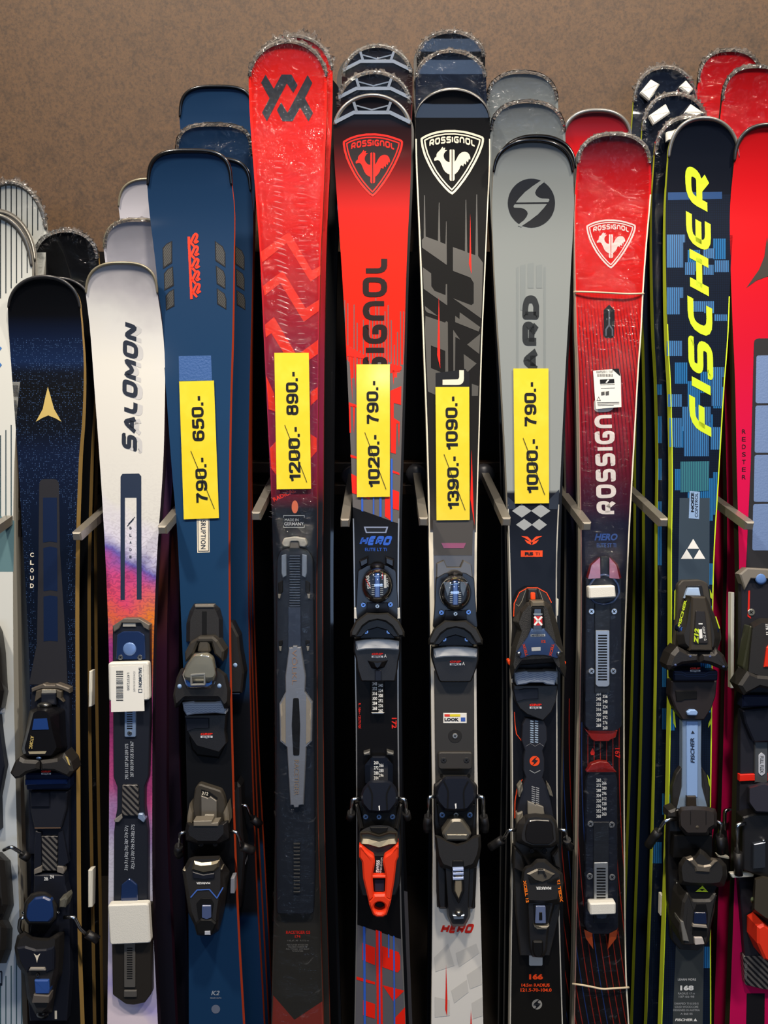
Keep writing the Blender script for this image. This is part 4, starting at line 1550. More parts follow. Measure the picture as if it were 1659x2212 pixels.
PALE = mat('#c0beb9', 0.45)
for q in (((1290, 1790), (1380, 1700), (1420, 1840), (1300, 1880)), ((1430, 1760), (1560, 1700), (1580, 1760), (1450, 1850)), ((1500, 1900), (1590, 1840), (1596, 1960), (1520, 1990)), ((1400, 2000), (1500, 1930), (1510, 2010), (1420, 2080)), ((1295, 2040), (1390, 2060), (1390, 2160), (1296, 2170)), ((1530, 2080), (1600, 2040), (1602, 2160), (1540, 2180))):
    G.printed('pale_shard', PALE, [f(*q)])
G.printed('red_sliver', REDP, [f((1368, 1830), (1376, 2060), (1374, 2165), (1362, 2120)), f((1526, 2120), (1532, 2230), (1522, 2230))], 0.0007)

# round bolt ski
f = tr(1080, 370, 11.85)
H.printed('round_logo', mat('#15171b', 0.4), [f(*[(805 + 605 * math.cos(a / 24 * math.pi), 815 + 628 * math.sin(a / 24 * math.pi)) for a in range(48)])])
BOLT = [(1058, 205), (1050, 235), (850, 370), (640, 530), (500, 680), (415, 788), (420, 800), (1235, 790), (1265, 740), (1258, 712), (1240, 703), (1080, 695), (990, 670), (920, 610), (900, 550), (930, 470), (1000, 380), (1135, 275), (1150, 240)]
H.printed('bolt_cut', TOPS['bliz'], [f(*BOLT), f(*[(1612 - x, 1634 - y) for x, y in BOLT])], 0.0008)
word(H, 'wordmark', mat('#24282b', 0.4), 'ARD', 1146.5, 722, 168, 36, rot=90, wd=0.34, gap=0.1, radius=0.16)
f = tr(1000, 50, 2.517)
FAINT = mat('#747b7c', 0.4)
for x0, x1, y0, y1 in ((290, 302, 1330, 1900), (312, 340, 1318, 1560), (352, 385, 1308, 1440), (398, 430, 1318, 1440), (438, 450, 1328, 1900)):
    H.printed('faint_bar', FAINT, [f((x0, y0), (x1, y0 - 6), (x1, y1), (x0, y1))], 0.0003)
f = tr(1000, 750, 2.517)
for q in (((242, 812), (285, 850), (285, 880), (242, 880)), ((524, 772), (468, 830), (468, 880), (518, 880))):
    H.printed('black_shoulder', mat('#10131c', 0.35, coat=0.4), [f(*q)], 0.0003)
for q in ((320, 890, 53, 37), (423, 890, 53, 37), (333, 965, 45, 32), (415, 965, 42, 32)):
    H.printed('diamond', LGREY, [f((q[0] - q[2], q[1]), (q[0], q[1] - q[3]), (q[0] + q[2], q[1]), (q[0], q[1] + q[3]))])
H.printed('wing_emblem', ORG, [f((317, 1027), (352, 1030), (372, 1050), (373, 1062), (342, 1040)), f((335, 1046), (366, 1058), (373, 1075), (350, 1066)), f((431, 1027), (396, 1030), (376, 1050), (375, 1062), (406, 1040)), f((413, 1046), (382, 1058), (376, 1075), (398, 1066))])
H.printed('name_box', ORG, [f((315, 1105), (433, 1105), (433, 1140), (315, 1140))])
text(H, 'name_lettering', INK, 'RS', 1143, 1196, 18, 7, bold=0.05, lift=0.0009)
text(H, 'name_lettering', INK, 'TI', 1161, 1196.3, 9, 6, bold=0.0, lift=0.0009)
text(H, 'size_lettering', ORG, '166', 1158, 2110, 30, 12, bold=0.05)
text(H, 'size_lettering', ORG, '14.5m RADIUS', 1157, 2128, 61, 7, bold=0.03)
text(H, 'size_lettering', ORG, '121.5-70-104.0', 1158, 2138.6, 67, 7.5, bold=0.03)
H.printed('round_stamp', mat('#8a8985', 0.4), [ell(1160, 2169.6, 11)])
g = lambda p: [(1160 + (x - 806) / 628 * 11, 2169.6 + (y - 817) / 628 * 11) for x, y in p]
H.printed('bolt_cut', INK, [g(BOLT), g([(1612 - x, 1634 - y) for x, y in BOLT])], 0.0008)
H.printed('code_label', mat('#c9c7c2', 0.5), [rnd(rect(1143, 2056, 1172, 2086), 3)])
H.strip('edge_line', mat('#b5b2a8', 0.4), -1, 0, 2.5, 1090, 2600)
H.strip('edge_line', mat('#b5b2a8', 0.4), 1, 0, 2.5, 1090, 2600)

# wrapped red ROSSIGNOL ski
word(I, 'wordmark', mat('#e6dcd6', 0.42), 'ROSSIGNOL', 1307, 972, 278, 43, rot=91.5, wd=0.25, gap=0.2, radius=0.34)
f = tr(1000, 50, 2.517)
I.printed('arrow_window', INK, [f((765, 1560), (795, 1530), (825, 1560), (823, 1700), (812, 1712), (775, 1712), (765, 1700))])
V, Fc = ribbon(f((795, 1560), (795, 1640), (778, 1665), (778, 1700)), 3.2, 1.5)
V2, Fc2 = ribbon(f((795, 1640), (813, 1665), (813, 1700)), 3.2, 1.5)
k = len(V)
I.mesh2d('fork_mark', mat('#5b626c', 0.4), V + V2, fix_faces(V + V2, Fc + [tuple(i + k for i in q) for q in Fc2]), 0.0008)
text(I, 'name_lettering', mat('#2c4a8a', 0.4), 'HERO', 1310, 1160, 48, 15, shear=0.25, bold=0.04)
text(I, 'name_lettering', mat('#2c4a8a', 0.4), 'ELITE ST TI', 1310, 1178, 42, 9, bold=0.02)
text(I, 'size_lettering', PRR, '167', 1334, 1627, 22, 11, rot=-88, bold=0.02)
I.printed('drop_mark', PRR, [[(1280, 1616), (1285, 1626), (1283, 1631), (1277, 1631), (1275, 1626)]])
I.strip('edge_line', CREAM, 1, -0.5, 2.5, 420, 2600)
I.strip('edge_line', mat('#8b6a62', 0.4), -1, -0.5, 1.8, 420, 2600)

# FISCHER ski
word(J, 'wordmark', YEL, 'FISCHER', 1511.5, 650, 566, 53, rot=91.0, shear=0.56, wd=0.24, gap=0.16, radius=0.34)
BLUEW = stripes_mat('blue_woven_patch', '#10325a', '#2a6fa8', 215.0, 0.0)
f = tr(1460, 330, 3.509)
for q in ((-70, 620, 70, 680), (-70, 680, 55, 870), (-70, 1020, 55, 1100), (-70, 1100, 30, 1225), (-70, 1425, 48, 1540), (295, 815, 400, 905), (205, 725, 295, 800), (70, 830, 145, 925), (205, 850, 285, 925), (130, 1125, 215, 1205), (215, 1125, 290, 1215), (290, 1225, 390, 1275),
          (275, 1625, 365, 1700), (270, 1700, 350, 1920), (50, 1925, 265, 2040), (50, 2040, 250, 2110), (-60, 1830, 45, 1925), (265, 2080, 340, 2250), (-50, 2010, 45, 2230), (60, 2110, 250, 2300)):
    J.printed('woven_patch', BLUEW, [f((q[0], q[1]), (q[2], q[1]), (q[2], q[3]), (q[0], q[3]))], 0.0002)
J.printed('blue_reflection', mat('#1b4173', 0.3, coat=0.4), [f((-60, 300), (350, 296), (350, 350), (-60, 358))], 0.0002)  # painted reflection of the cool light, not part of the weave
f = tr(1000, 750, 2.517)
J.printed('grey_panel', mat('#33404c', 0.3, coat=0.5), [f((1178, 820), (1342, 820), (1340, 1300), (1170, 1300))], 0.0003)
J.printed('teal_tape', stripes_mat('teal_lined_tape', '#2b6f7a', '#1a4a60', 200.0, 0.0), [f((1182, 622), (1340, 620), (1336, 780), (1182, 790))], 0.0005)
J.printed('name_label', mat('#86a2c8', 0.4), [f((1233, 782), (1288, 786), (1284, 935), (1228, 930))], 0.0007)
text(J, 'label_lettering', INK, 'NOIZE', 1496.0, 1085, 42, 6.5, rot=90, bold=0.04, lift=0.001)
text(J, 'label_lettering', INK, 'CONTROL', 1504.5, 1091, 52, 7, rot=90, bold=0.0, lift=0.001)
f2 = lambda *p: [(1000 + x / 2.517, 750 + y / 2.517) for x, y in p]
J.printed('triangle_emblem', PRW, [f2((1252, 1042), (1285, 1096), (1220, 1096)), f2((1217, 1098), (1250, 1151), (1185, 1151)), f2((1286, 1098), (1318, 1151), (1254, 1151))], 0.0007)
J.printed('spec_panel', mat('#393e40', 0.45), [[(1460, 2040), (1521, 2040), (1517, 2260), (1451, 2260)]], 0.0003)
text(J, 'spec_lettering', PRW, 'LEARN MORE', 1484, 2116, 39, 4.6, lift=0.0006)
text(J, 'spec_lettering', PRW, '168', 1484, 2134, 29, 11, bold=0.05, lift=0.0006)
for i, (s, w) in enumerate((('RADIUS 17 m', 36), ('107-66-98', 33), ('SHAPED TI 0.5/0.5', 52), ('SOLID WOODCORE', 51), ('DESIGNED IN AUSTRIA', 57), ('A 060 05', 26))):
    text(J, 'spec_lettering', mat('#a9acae', 0.5), s, 1483, (2146, 2153, 2168, 2175, 2182, 2190)[i], w, 4.4, lift=0.0006)
text(J, 'spec_lettering', PRW, 'FISCHER', 1478, 2203, 38, 5.5, shear=0.2, bold=0.03, lift=0.0006)
J.printed('spec_triangle', PRW, [[(1502, 2199.5), (1506, 2206), (1498, 2206)]], 0.0006)
J.strip('edge_line', YEL, 1, -0.5, 2.0, 640, 2600)
J.strip('edge_line', YEL, -1, -0.5, 1.5, 700, 2600)

# REDSTER ski
K.printed('arrowhead_logo', mat('#3a3632', 0.45), [[(1657, 512), (1651, 555), (1640, 582), (1612, 622), (1634, 606), (1658, 597), (1682, 606), (1704, 622), (1675, 582), (1664, 555)]])
for i, ch in enumerate('REDSTER'):
    text(K, 'model_letter', INK, ch, 1607, 932 + i * 16.4, 8, 9.3, bold=0.0)
K.printed('dark_panel', mat('#2b2b2e', 0.45), [rnd([(1629, 731), (1700, 731), (1694, 1240), (1611, 1240), (1622, 1000)], [10, 10, 0, 0, 0])])
PIX = mat('#6c83ad', 0.35, coat=0.3, grain=0.5, gscale=380.0)
for y0, y1, xl in ((768, 871, 1634), (876, 978, 1632), (983, 1084, 1630), (1089, 1189, 1627)):
    K.printed('blue_window', PIX, [rnd([(xl, y0), (1692, y0 - 1), (1690, y1), (xl - 2, y1)], 5)], 0.0007)
K.printed('dark_label', mat('#17161a', 0.4), [[(1613, 2146), (1652, 2146), (1651, 2260), (1611, 2260)]], 0.0003)

# ------------------------------------------------------------------ bindings, plates and brakes: left half of the rack
SCRB = mat('#6f8fc0', 0.3, 0.8)      # anodised blue screws
BLUELIT_PAD = mat('#a3acba', 0.5)  # grey-white pad plastic with the cool light tinted in
CHAR = mat('#211f1d', 0.5, grain=0.3, gscale=1500)
TAUPE = mat('#484239', 0.45)
ALU = mat('#8d9096', 0.38, 0.7)
BRONZE = mat('#77705f', 0.32, 0.75)


def gripwalk(S, cx, cy, w, parent, sc=1.0, letter=False):
    """small sole badge: red GRIP over a light WALK bar"""
    text(S, 'badge_lettering', PRR, 'GRIP', cx, cy - 3.2 * sc, 26 * sc, 4.8 * sc, shear=0.2, bold=0.04, w=w, parent=parent)
    S.printed('badge_bar', mat('#b9bdc4', 0.5), [[(cx - 13 * sc, cy + 0.4), (cx + 13 * sc, cy + 0.4), (cx + 13 * sc, cy + 5 * sc), (cx + 5 * sc, cy + 5 * sc), (cx, cy + 6.2 * sc), (cx - 5 * sc, cy + 5 * sc), (cx - 13 * sc, cy + 5 * sc)]], 0.0004, parent, w)
    text(S, 'badge_lettering', INK, 'WALK', cx, cy + 2.8 * sc, 20 * sc, 3.4 * sc, bold=0.02, w=w + 0.0005, parent=parent)
    if letter:
        text(S, 'badge_lettering', PRW, 'A', cx + 18 * sc, cy + 1, 5.5, 7, w=w, parent=parent)


def numbers(S, parent, w, xs, ys, strs, h=6.5, l=10.0, rot=0, m=None):
    for x, col, ss in zip(xs, ys, strs):
        for y, s in zip(col, ss):
            text(S, 'scale_number', m or PRW, s, x, y, l, h, rot=rot, bold=0.012, w=w, parent=parent)


def slotted(S, name, m, outl, w0, w1, y0, y1, x0, x1, n, parent=None, hslot=0.45):
    """metal strip with a row of punched slots"""
    o = S.prism(name, m, outl, w0, w1, 0.0004, parent)
    p = (y1 - y0) / n
    for i in range(n):
        y = y0 + p * (i + 0.5)
        S.printed('slot', PLD, [rect(x0, y - p * hslot / 2, x1, y + p * hslot / 2)], 0.0003, parent, w1)
    return o


def brake(S, pts, w, tip, parent, r=0.0026):
    o = S.tube('brake_arm', CHR, pts, r, parent)
    if tip:
        S.tube('brake_tip', PL, tip, 0.0062, parent)
    return o


# white pinstripe ski, cut by the picture edge
f = tr(0, 1200, 2.186)
def shifted(name, m, outl, w, dx, parent=None):
    return A.loft(name, m, [(outl, 0.0), ([(x - dx * 0.6, y) for x, y in outl], w * 0.8), ([(x - dx - 3, y + (2 if i % 2 else -2)) for i, (x, y) in enumerate(outl)], w)], parent)


t_ = shifted('toe_binding', PLM, f((-104, 330), (0, 330), (14, 360), (28, 460), (38, 640), (15, 740), (-60, 760), (-104, 740)), 0.040, 18)
shifted('toe_wing', PL, f((-100, 560), (18, 560), (40, 640), (26, 720), (-60, 700)), 0.046, 16, t_)
A.prism('sole_pad', BLUELIT_PAD, f((-100, 700), (2, 705), (8, 745), (-100, 750)), 0.01, 0.02, 0.001, t_)
A.prism('binding_plate', PLN, f((-104, 760), (-10, 760), (0, 860), (20, 1000), (-8, 1150), (-4, 1300), (-104, 1300)), 0.0, 0.012, 0.002)
h_ = shifted('heel_binding', PLM, f((-104, 1390), (10, 1400), (50, 1440), (60, 1560), (66, 1650), (40, 1720), (60, 1760), (55, 1860), (30, 1925), (-104, 1930)), 0.042, 22)
shifted('heel_lever', PL, f((-90, 1560), (10, 1570), (44, 1620), (46, 1690), (0, 1760), (-90, 1760)), 0.05, 24, h_)
brake(A, [(8, 1836, 0.03), (24, 1829, 0.035), (36, 1836, 0.03), (50, 1846, 0.02)], 0, [(48, 1845, 0.021), (60, 1853, 0.014)], h_)

# gold arrowhead ski
f = tr(0, 1440, 5.673)
pl = B.prism('binding_plate', PLN, f((385, 300), (850, 295), (850, 1300), (840, 2300), (350, 2300), (350, 1300)), 0.0, 0.008, 0.001)
B.prism('plate_nose', mat('#5b544c', 0.45, 0.3), f((380, 268), (530, 210), (560, 226), (670, 226), (690, 210), (850, 268), (850, 330), (760, 290), (690, 272), (510, 276), (440, 300), (385, 322)), 0.0, 0.013, 0.0015, pl)
B.prism('nose_pillar', TAUPE, f((440, 302), (508, 282), (500, 380), (420, 440)), 0.004, 0.016, 0.001, pl)
B.prism('nose_pillar', TAUPE, f((690, 282), (755, 306), (745, 390), (775, 436), (690, 376)), 0.004, 0.016, 0.001, pl)
B.prism('foil_label', mat('#b7b0a0', 0.3, 0.6, grain=0.5), f((512, 282), (688, 282), (686, 324), (506, 328)), 0.006, 0.015, 0.0004, pl)
B.prism('nose_block', PLN, f((502, 332), (680, 328), (680, 470), (502, 470)), 0.004, 0.017, 0.001, pl)
toe = B.loft('toe_binding', PLG, [(rnd(f((360, 540), (450, 480), (660, 480), (805, 520), (815, 800), (835, 1000), (655, 1150), (300, 1150), (258, 1010), (325, 720)), 4), 0.006),
                                   (rnd(f((380, 550), (460, 500), (640, 505), (720, 560), (730, 800), (760, 1000), (650, 1130), (310, 1130), (270, 1010), (340, 730)), 4), 0.030),
                                   (rnd(f((410, 565), (470, 540), (560, 545), (610, 610), (640, 790), (695, 990), (630, 1090), (330, 1090), (300, 1000), (365, 750)), 4), 0.046)])
B.dome('toe_knob', STEEL, *f(545, 478), 16, 8, 0.018, 0.014, toe)
B.printed('cover_window', mat('#1f3d78', 0.12, coat=1.0), [f((415, 640), (575, 632), (598, 770), (392, 776))], 0.0006, toe, 0.046)  # bluish sheen of the glossy panel painted into its colour
text(B, 'name_lettering', GOLD, 'ATOMIC', *f(385, 928), 28, 7.5, rot=-98, bold=0.03, w=0.0462, parent=toe)
B.printed('gold_bar', mat('#b5aa8c', 0.35, 0.3), [f((345, 1040), (570, 1035), (552, 1068), (360, 1072))], 0.0006, toe, 0.046)
B.dome('release_dot', SCRB, *f(475, 1122), 6, 3.5, 0.044, 0.003, toe)
B.prism('toe_wing', CHAR, f((230, 1115), (290, 1150), (470, 1160), (470, 1270), (330, 1310), (250, 1370), (170, 1385), (110, 1315), (170, 1170)), 0.018, 0.048, 0.004, toe)
wg = B.prism('toe_wing', CHAR, f((480, 1160), (690, 1135), (770, 1065), (860, 1180), (890, 1290), (830, 1365), (660, 1290), (490, 1280)), 0.018, 0.048, 0.004, toe)
B.printed('wing_inlay', GOLD, [f((800, 1095), (830, 1108), (862, 1215), (840, 1200))], 0.0006, toe, 0.048)
pad = B.prism('sole_pad', mat('#0f1a33', 0.4), rnd(f((300, 1310), (850, 1310), (855, 1500), (320, 1520)), 4), 0.006, 0.022, 0.002)
B.prism('pad_band', mat('#1a2f5e', 0.35), f((305, 1388), (815, 1385), (815, 1440), (305, 1455)), 0.02, 0.026, 0.001, pad)
gripwalk(B, *f(565, 1300), 0.024, pad, 0.8)
sl = B.prism('slider_block', mat('#1f2129', 0.4), rnd(f((360, 1535), (825, 1535), (805, 1770), (745, 1985), (420, 1985), (372, 1770)), 3), 0.006, 0.017, 0.0015)
B.prism('slider_cap', PLN, f((372, 1545), (605, 1545), (605, 1720), (372, 1720)), 0.016, 0.0195, 0.001, sl)
B.printed('slider_edge', mat('#6b5544', 0.4), [f((424, 1972), (745, 1970), (743, 1982), (424, 1984))], 0.0006, sl, 0.017)
f = tr(0, 1820, 5.641)
B.prism('side_rail', PLN, f((430, -140), (500, -120), (500, 290), (410, 330), (415, 100)), 0.004, 0.013, 0.001, pl)
B.prism('side_rail', PLN, f((705, -120), (760, -140), (830, 250), (770, 300), (700, 290)), 0.004, 0.013, 0.001, pl)
B.prism('carbon_bridge', CARBON, f((505, -75), (700, -75), (692, 345), (514, 345)), 0.004, 0.012, 0.0006, pl)
B.prism('grey_clip', mat('#6e6963', 0.45), rnd(f((410, 330), (500, 290), (505, 365), (410, 395)), 2), 0.006, 0.0155, 0.001, pl)
B.prism('grey_clip', mat('#6e6963', 0.45), rnd(f((690, 290), (765, 296), (785, 350), (770, 390), (690, 365)), 2), 0.006, 0.0155, 0.001, pl)
heel = B.prism('heel_base', PLN, f((410, 395), (780, 395), (790, 520), (840, 700), (850, 1600), (810, 2180), (360, 2180), (300, 1500), (400, 800)), 0.0, 0.014, 0.0015)
numbers(B, heel, 0.0145, [f(632, 0)[0], f(562, 0)[0]], [[f(0, 418)[1]], [f(0, 442)[1]]], [['294'], ['286']], 8, 9)
B.loft('heel_pad', CHAR, [(rnd(f((285, 830), (300, 720), (380, 620), (470, 592), (560, 596), (650, 660), (705, 770), (695, 930), (630, 1000), (340, 1000), (295, 930)), 3), 0.012), (rnd(f((292, 830), (310, 725), (385, 632), (470, 604), (560, 608), (640, 668), (690, 775), (680, 925), (622, 990), (345, 990), (303, 925)), 3), 0.046), (rnd(f((305, 830), (325, 735), (395, 650), (470, 625), (555, 628), (625, 685), (665, 785), (655, 915), (610, 980), (350, 980), (318, 915)), 3), 0.050)], heel)
B.prism('pad_face', mat('#17305f', 0.35, coat=0.2), rnd(f((315, 850), (335, 765), (415, 680), (530, 665), (618, 705), (640, 850), (638, 920), (590, 975), (345, 975), (312, 915)), 3), 0.046, 0.054, 0.002, heel)
B.dome('hinge_pin', CHR, *f(695, 855), 7, 5, 0.03, 0.008, heel)
B.dome('hinge_pin', CHR, *f(284, 858), 4, 4, 0.03, 0.008, heel)
B.prism('heel_bracket', mat('#5b5a52', 0.5), f((720, 700), (800, 660), (815, 700), (790, 800), (715, 800)), 0.01, 0.03, 0.002, heel)
brake(B, [f(780, 912) + (0.03,), f(905, 905) + (0.032,), f(975, 1050) + (0.025,), f(1060, 1120) + (0.018,)], 0, [f(1062, 1112) + (0.018,), f(1190, 1185) + (0.012,)], heel)
brake(B, [f(300, 905) + (0.03,), f(245, 935) + (0.03,), f(232, 1050) + (0.028,), f(262, 1110) + (0.024,)], 0, None, heel)
hb = B.loft('heel_binding', PLM, [(rnd(f((175, 1280), (210, 1130), (300, 1075), (400, 1140), (600, 1155), (720, 1085), (800, 1075), (785, 1350), (765, 1600), (705, 1700), (640, 2070), (520, 2150), (430, 2100), (330, 1900), (300, 1620), (205, 1490)), 3), 0.010),
                                   (rnd(f((182, 1285), (220, 1145), (305, 1092), (400, 1155), (595, 1170), (690, 1110), (730, 1130), (720, 1350), (705, 1590), (670, 1690), (610, 2050), (515, 2110), (440, 2070), (345, 1890), (312, 1610), (215, 1480)), 3), 0.044),
                                   (rnd(f((200, 1290), (240, 1180), (310, 1130), (400, 1190), (580, 1200), (650, 1160), (670, 1180), (660, 1350), (650, 1570), (625, 1680), (570, 2010), (510, 2060), (450, 2030), (370, 1870), (330, 1590), (235, 1460)), 3), 0.058)])
B.prism('heel_face', PLN, f((195, 1285), (300, 1270), (430, 1310), (560, 1305), (655, 1275), (650, 1560), (555, 1600), (545, 1535), (360, 1535), (330, 1600), (240, 1460)), 0.054, 0.0605, 0.002, hb)
B.printed('arrowhead_logo', CREAM, [f((410, 1352), (450, 1378), (492, 1350), (466, 1405), (450, 1465), (436, 1405))], 0.0006, hb, 0.0605)
B.prism('grey_bar', mat('#8a857d', 0.4), f((345, 1565), (365, 1530), (540, 1530), (550, 1565)), 0.058, 0.063, 0.0008, hb)
B.screw(*f(455, 1615), 4, 0.060, STEEL, hb)
B.prism('scale_drum', mat('#2d4f93', 0.2, coat=0.6), rnd(f((412, 1680), (590, 1680), (598, 1800), (590, 1850), (425, 1850)), 2), 0.05, 0.0615, 0.0015, hb)
B.prism('lever_tongue', mat('#58534f', 0.4), f((405, 1856), (600, 1870), (590, 1962), (382, 1960)), 0.05, 0.063, 0.001, hb)
B.dome('lever_end', PLG, *f(515, 2100), 13, 9, 0.04, 0.012, hb)
text(B, 'scale_number', CREAM, '1', *f(680, 2100), 5, 18, bold=0.04, w=0.0145, parent=heel)

# SALOMON ski: bare plate with foam spacers
PLTX = mat('#1d2029', 0.4)
pl = Cc.prism('binding_plate', PLTX, rnd([(243, 1352), (267, 1336), (299, 1336), (323, 1350), (324, 1560), (320, 1680), (312, 1700), (312, 1745), (316, 1775), (319, 1800), (319, 1955), (245, 1955), (246, 1800), (248, 1775), (253, 1745), (253, 1700), (245, 1680), (244, 1560)], 3), 0.0, 0.011, 0.0012)
Cc.prism('plate_nose', mat('#625c55', 0.45, 0.2), [(243, 1352), (267, 1336), (299, 1336), (323, 1350), (321, 1362), (310, 1356), (304, 1346), (263, 1346), (257, 1358), (245, 1366)], 0.002, 0.015, 0.001, pl)
Cc.prism('foil_label', mat('#c2bdb0', 0.3, 0.5), rect(265, 1346, 293, 1354), 0.008, 0.013, 0.0004, pl)
Cc.prism('plate_deck', mat('#1a2c52', 0.15, coat=0.8), rnd([(252, 1372), (266, 1364), (300, 1364), (312, 1372), (314, 1425), (250, 1425)], 3), 0.008, 0.0135, 0.001, pl)  # navy tone carries the deck's blue reflection in the colour
Cc.dome('emblem_disc', mat('#6684b8', 0.3, 0.2), 280, 1402, 15, 15, 0.0125, 0.0025, pl, power=0.35)  # disc with a blue reflection put into its colour
Cc.screw(260, 1420, 5.5, 0.0135, STEEL, pl)
Cc.screw(302, 1420, 5.5, 0.0135, STEEL, pl)
st = slotted(Cc, 'slotted_strip', mat('#8aa2c4', 0.3, 0.5), rnd(rect(269, 1500, 293, 1592), 3), 0.009, 0.0135, 1536, 1576, 274, 286, 8, pl)
Cc.screw(280, 1584, 5, 0.0135, STEEL, pl)
numbers(Cc, pl, 0.0112, (273.5, 285), ([1612 + 13.2 * i for i in range(6)], [1607 + 13.2 * i for i in range(6)]), (('375', '359', '343', '327', '311', '295'), ('367', '351', '335', '319', '303', '287')), 7, 11, rot=90, m=mat('#aab0b8', 0.5))
Cc.prism('carbon_bridge', CARBON, rnd([(264, 1696), (298, 1696), (300, 1762), (263, 1762)], 1.5), 0.009, 0.0145, 0.0006, pl)
Cc.prism('grey_clip', mat('#77746f', 0.45), rnd([(246, 1771), (262, 1759), (264, 1768), (256, 1777), (247, 1777)], 2), 0.006, 0.0155, 0.001, pl)
Cc.prism('grey_clip', mat('#7c8fae', 0.3, 0.3), rnd([(298, 1758), (308, 1758), (314, 1770), (310, 1778), (297, 1768)], 2), 0.006, 0.0155, 0.001, pl)
numbers(Cc, pl, 0.0112, (273, 287), ([1790 + 14 * i for i in range(7)], [1787 + 14 * i for i in range(7)]), (('271', '279', '287', '295', '303', '311', '319'), ('275', '283', '291', '299', '307', '315', '323')), 7, 12, rot=80, m=mat('#aab0b8', 0.5))
Cc.prism('plate_deck', mat('#1a2c52', 0.15, coat=0.8), rnd([(262, 1912), (279, 1898), (296, 1912), (298, 1953), (260, 1953)], 3), 0.008, 0.0135, 0.001, pl)
rp = Cc.prism('rear_plate', mat('#262320', 0.45), rnd([(240, 1956), (326, 1956), (327, 2147), (312, 2167), (288, 2172), (271, 2170), (243, 2150)], 3), 0.0, 0.012, 0.0015)
slotted(Cc, 'slotted_strip', mat('#75726d', 0.35, 0.6), rnd(rect(268, 2030, 292, 2133), 2), 0.009, 0.0145, 2046, 2116, 274, 286, 14, rp)
Cc.prism('grey_stop', mat('#4c4a48', 0.45), rnd(rect(267, 2140, 295, 2155), 2), 0.009, 0.0145, 0.001, rp)

# petrol blue ski
f = tr(350, 1280, 5.673)
rp = Dd.loft('toe_ramp', PLM, [(f((298, 380), (340, 220), (395, 135), (640, 130), (712, 190), (747, 330), (752, 600), (296, 600)), 0.0), (f((345, 340), (385, 240), (405, 180), (632, 178), (665, 240), (695, 320), (700, 600), (340, 600)), 0.017)])
Dd.prism('ramp_crest', mat('#7d766a', 0.4, 0.3), f((398, 150), (638, 148), (634, 184), (406, 186)), 0.008, 0.019, 0.0008, rp)
Dd.prism('ramp_groove', PLD, f((490, 230), (545, 230), (545, 560), (490, 560)), 0.015, 0.0178, 0.0003, rp)
toe = Dd.loft('toe_binding', PLM, [(rnd(f((135, 1260), (180, 1040), (230, 930), (480, 880), (700, 925), (795, 1000), (845, 1200), (830, 1400), (765, 1440), (720, 1330), (250, 1330), (210, 1395), (160, 1425)), 3), 0.010),
                                    (rnd(f((135, 1260), (182, 1040), (232, 935), (480, 885), (700, 930), (790, 1005), (838, 1200), (826, 1390), (765, 1425), (715, 1310), (255, 1310), (208, 1380), (160, 1410)), 3), 0.036),
                                    (rnd(f((160, 1250), (200, 1055), (255, 960), (480, 915), (680, 955), (760, 1020), (800, 1200), (795, 1330), (765, 1370), (700, 1270), (270, 1270), (205, 1330), (175, 1360)), 3), 0.044)])
Dd.prism('rear_wing', mat('#33302b', 0.45), f((275, 740), (340, 610), (440, 545), (620, 540), (680, 590), (760, 720), (740, 850), (640, 760), (600, 620), (440, 620), (380, 760), (280, 860)), 0.004, 0.034, 0.003, toe)
Dd.prism('center_tab', mat('#454139', 0.4), rnd(f((455, 590), (570, 590), (592, 730), (430, 730)), 3), 0.01, 0.033, 0.002, toe)
Dd.loft('inner_shell', mat('#aaa48f', 0.25, 0.35, 0.8), [(rnd(f((390, 745), (570, 730), (640, 790), (685, 1020), (630, 1180), (305, 1185), (240, 1010), (300, 870)), 4), 0.030), (rnd(f((400, 780), (560, 770), (610, 820), (650, 990), (620, 1040), (290, 1040), (265, 1000), (325, 880)), 4), 0.052)], toe, True)  # pale tone paints in highlights of the clear cover
Dd.printed('scale_print', mat('#2c62b4', 0.3), [f((270, 1070), (300, 1060), (350, 1110), (580, 1110), (615, 1070), (612, 1120), (560, 1150), (330, 1155), (300, 1140))], 0.0006, toe, 0.046)
Dd.prism('scale_frame', mat('#b9b6ac', 0.3, 0.3), rnd(f((345, 1000), (530, 985), (528, 1140), (345, 1145)), 2), 0.046, 0.053, 0.0006, toe, holes=[f((365, 1025), (510, 1015), (508, 1120), (365, 1125))])
Dd.loft('clear_cover', CLEAR, [(rnd(f((385, 735), (480, 708), (572, 716), (645, 780), (695, 1020), (632, 1195), (298, 1200), (226, 1010), (298, 860)), 4), 0.036), (rnd(f((400, 760), (480, 735), (565, 742), (625, 800), (670, 1015), (615, 1170), (315, 1175), (250, 1005), (315, 870)), 4), 0.056), (rnd(f((430, 800), (480, 780), (550, 785), (595, 840), (630, 1000), (585, 1120), (345, 1125), (290, 1000), (345, 890)), 4), 0.060)], toe, True)
Dd.dome('rivet', mat('#93b1d8', 0.35), *f(215, 1150), 5.5, 6, 0.042, 0.004, toe)
Dd.dome('rivet', mat('#93b1d8', 0.35), *f(702, 1145), 5.5, 6, 0.042, 0.004, toe)
pd = Dd.prism('sole_pad', BLUELIT_PAD, f((245, 1352), (380, 1335), (400, 1348), (640, 1345), (720, 1330), (787, 1390), (776, 1492), (650, 1480), (400, 1492), (300, 1512), (262, 1450)), 0.008, 0.026, 0.002)
for i in range(4):
    y = 1385 + i * 26
    V, Fc = ribbon(f(*[(275 + k * 26, y + (6 if k % 2 else -6)) for k in range(20 - i)]), 0.5, 1.5)
    Dd.mesh2d('pad_wave', mat('#4f6488', 0.5), V, fix_faces(V, Fc), 0.0004, pd, 0.026)
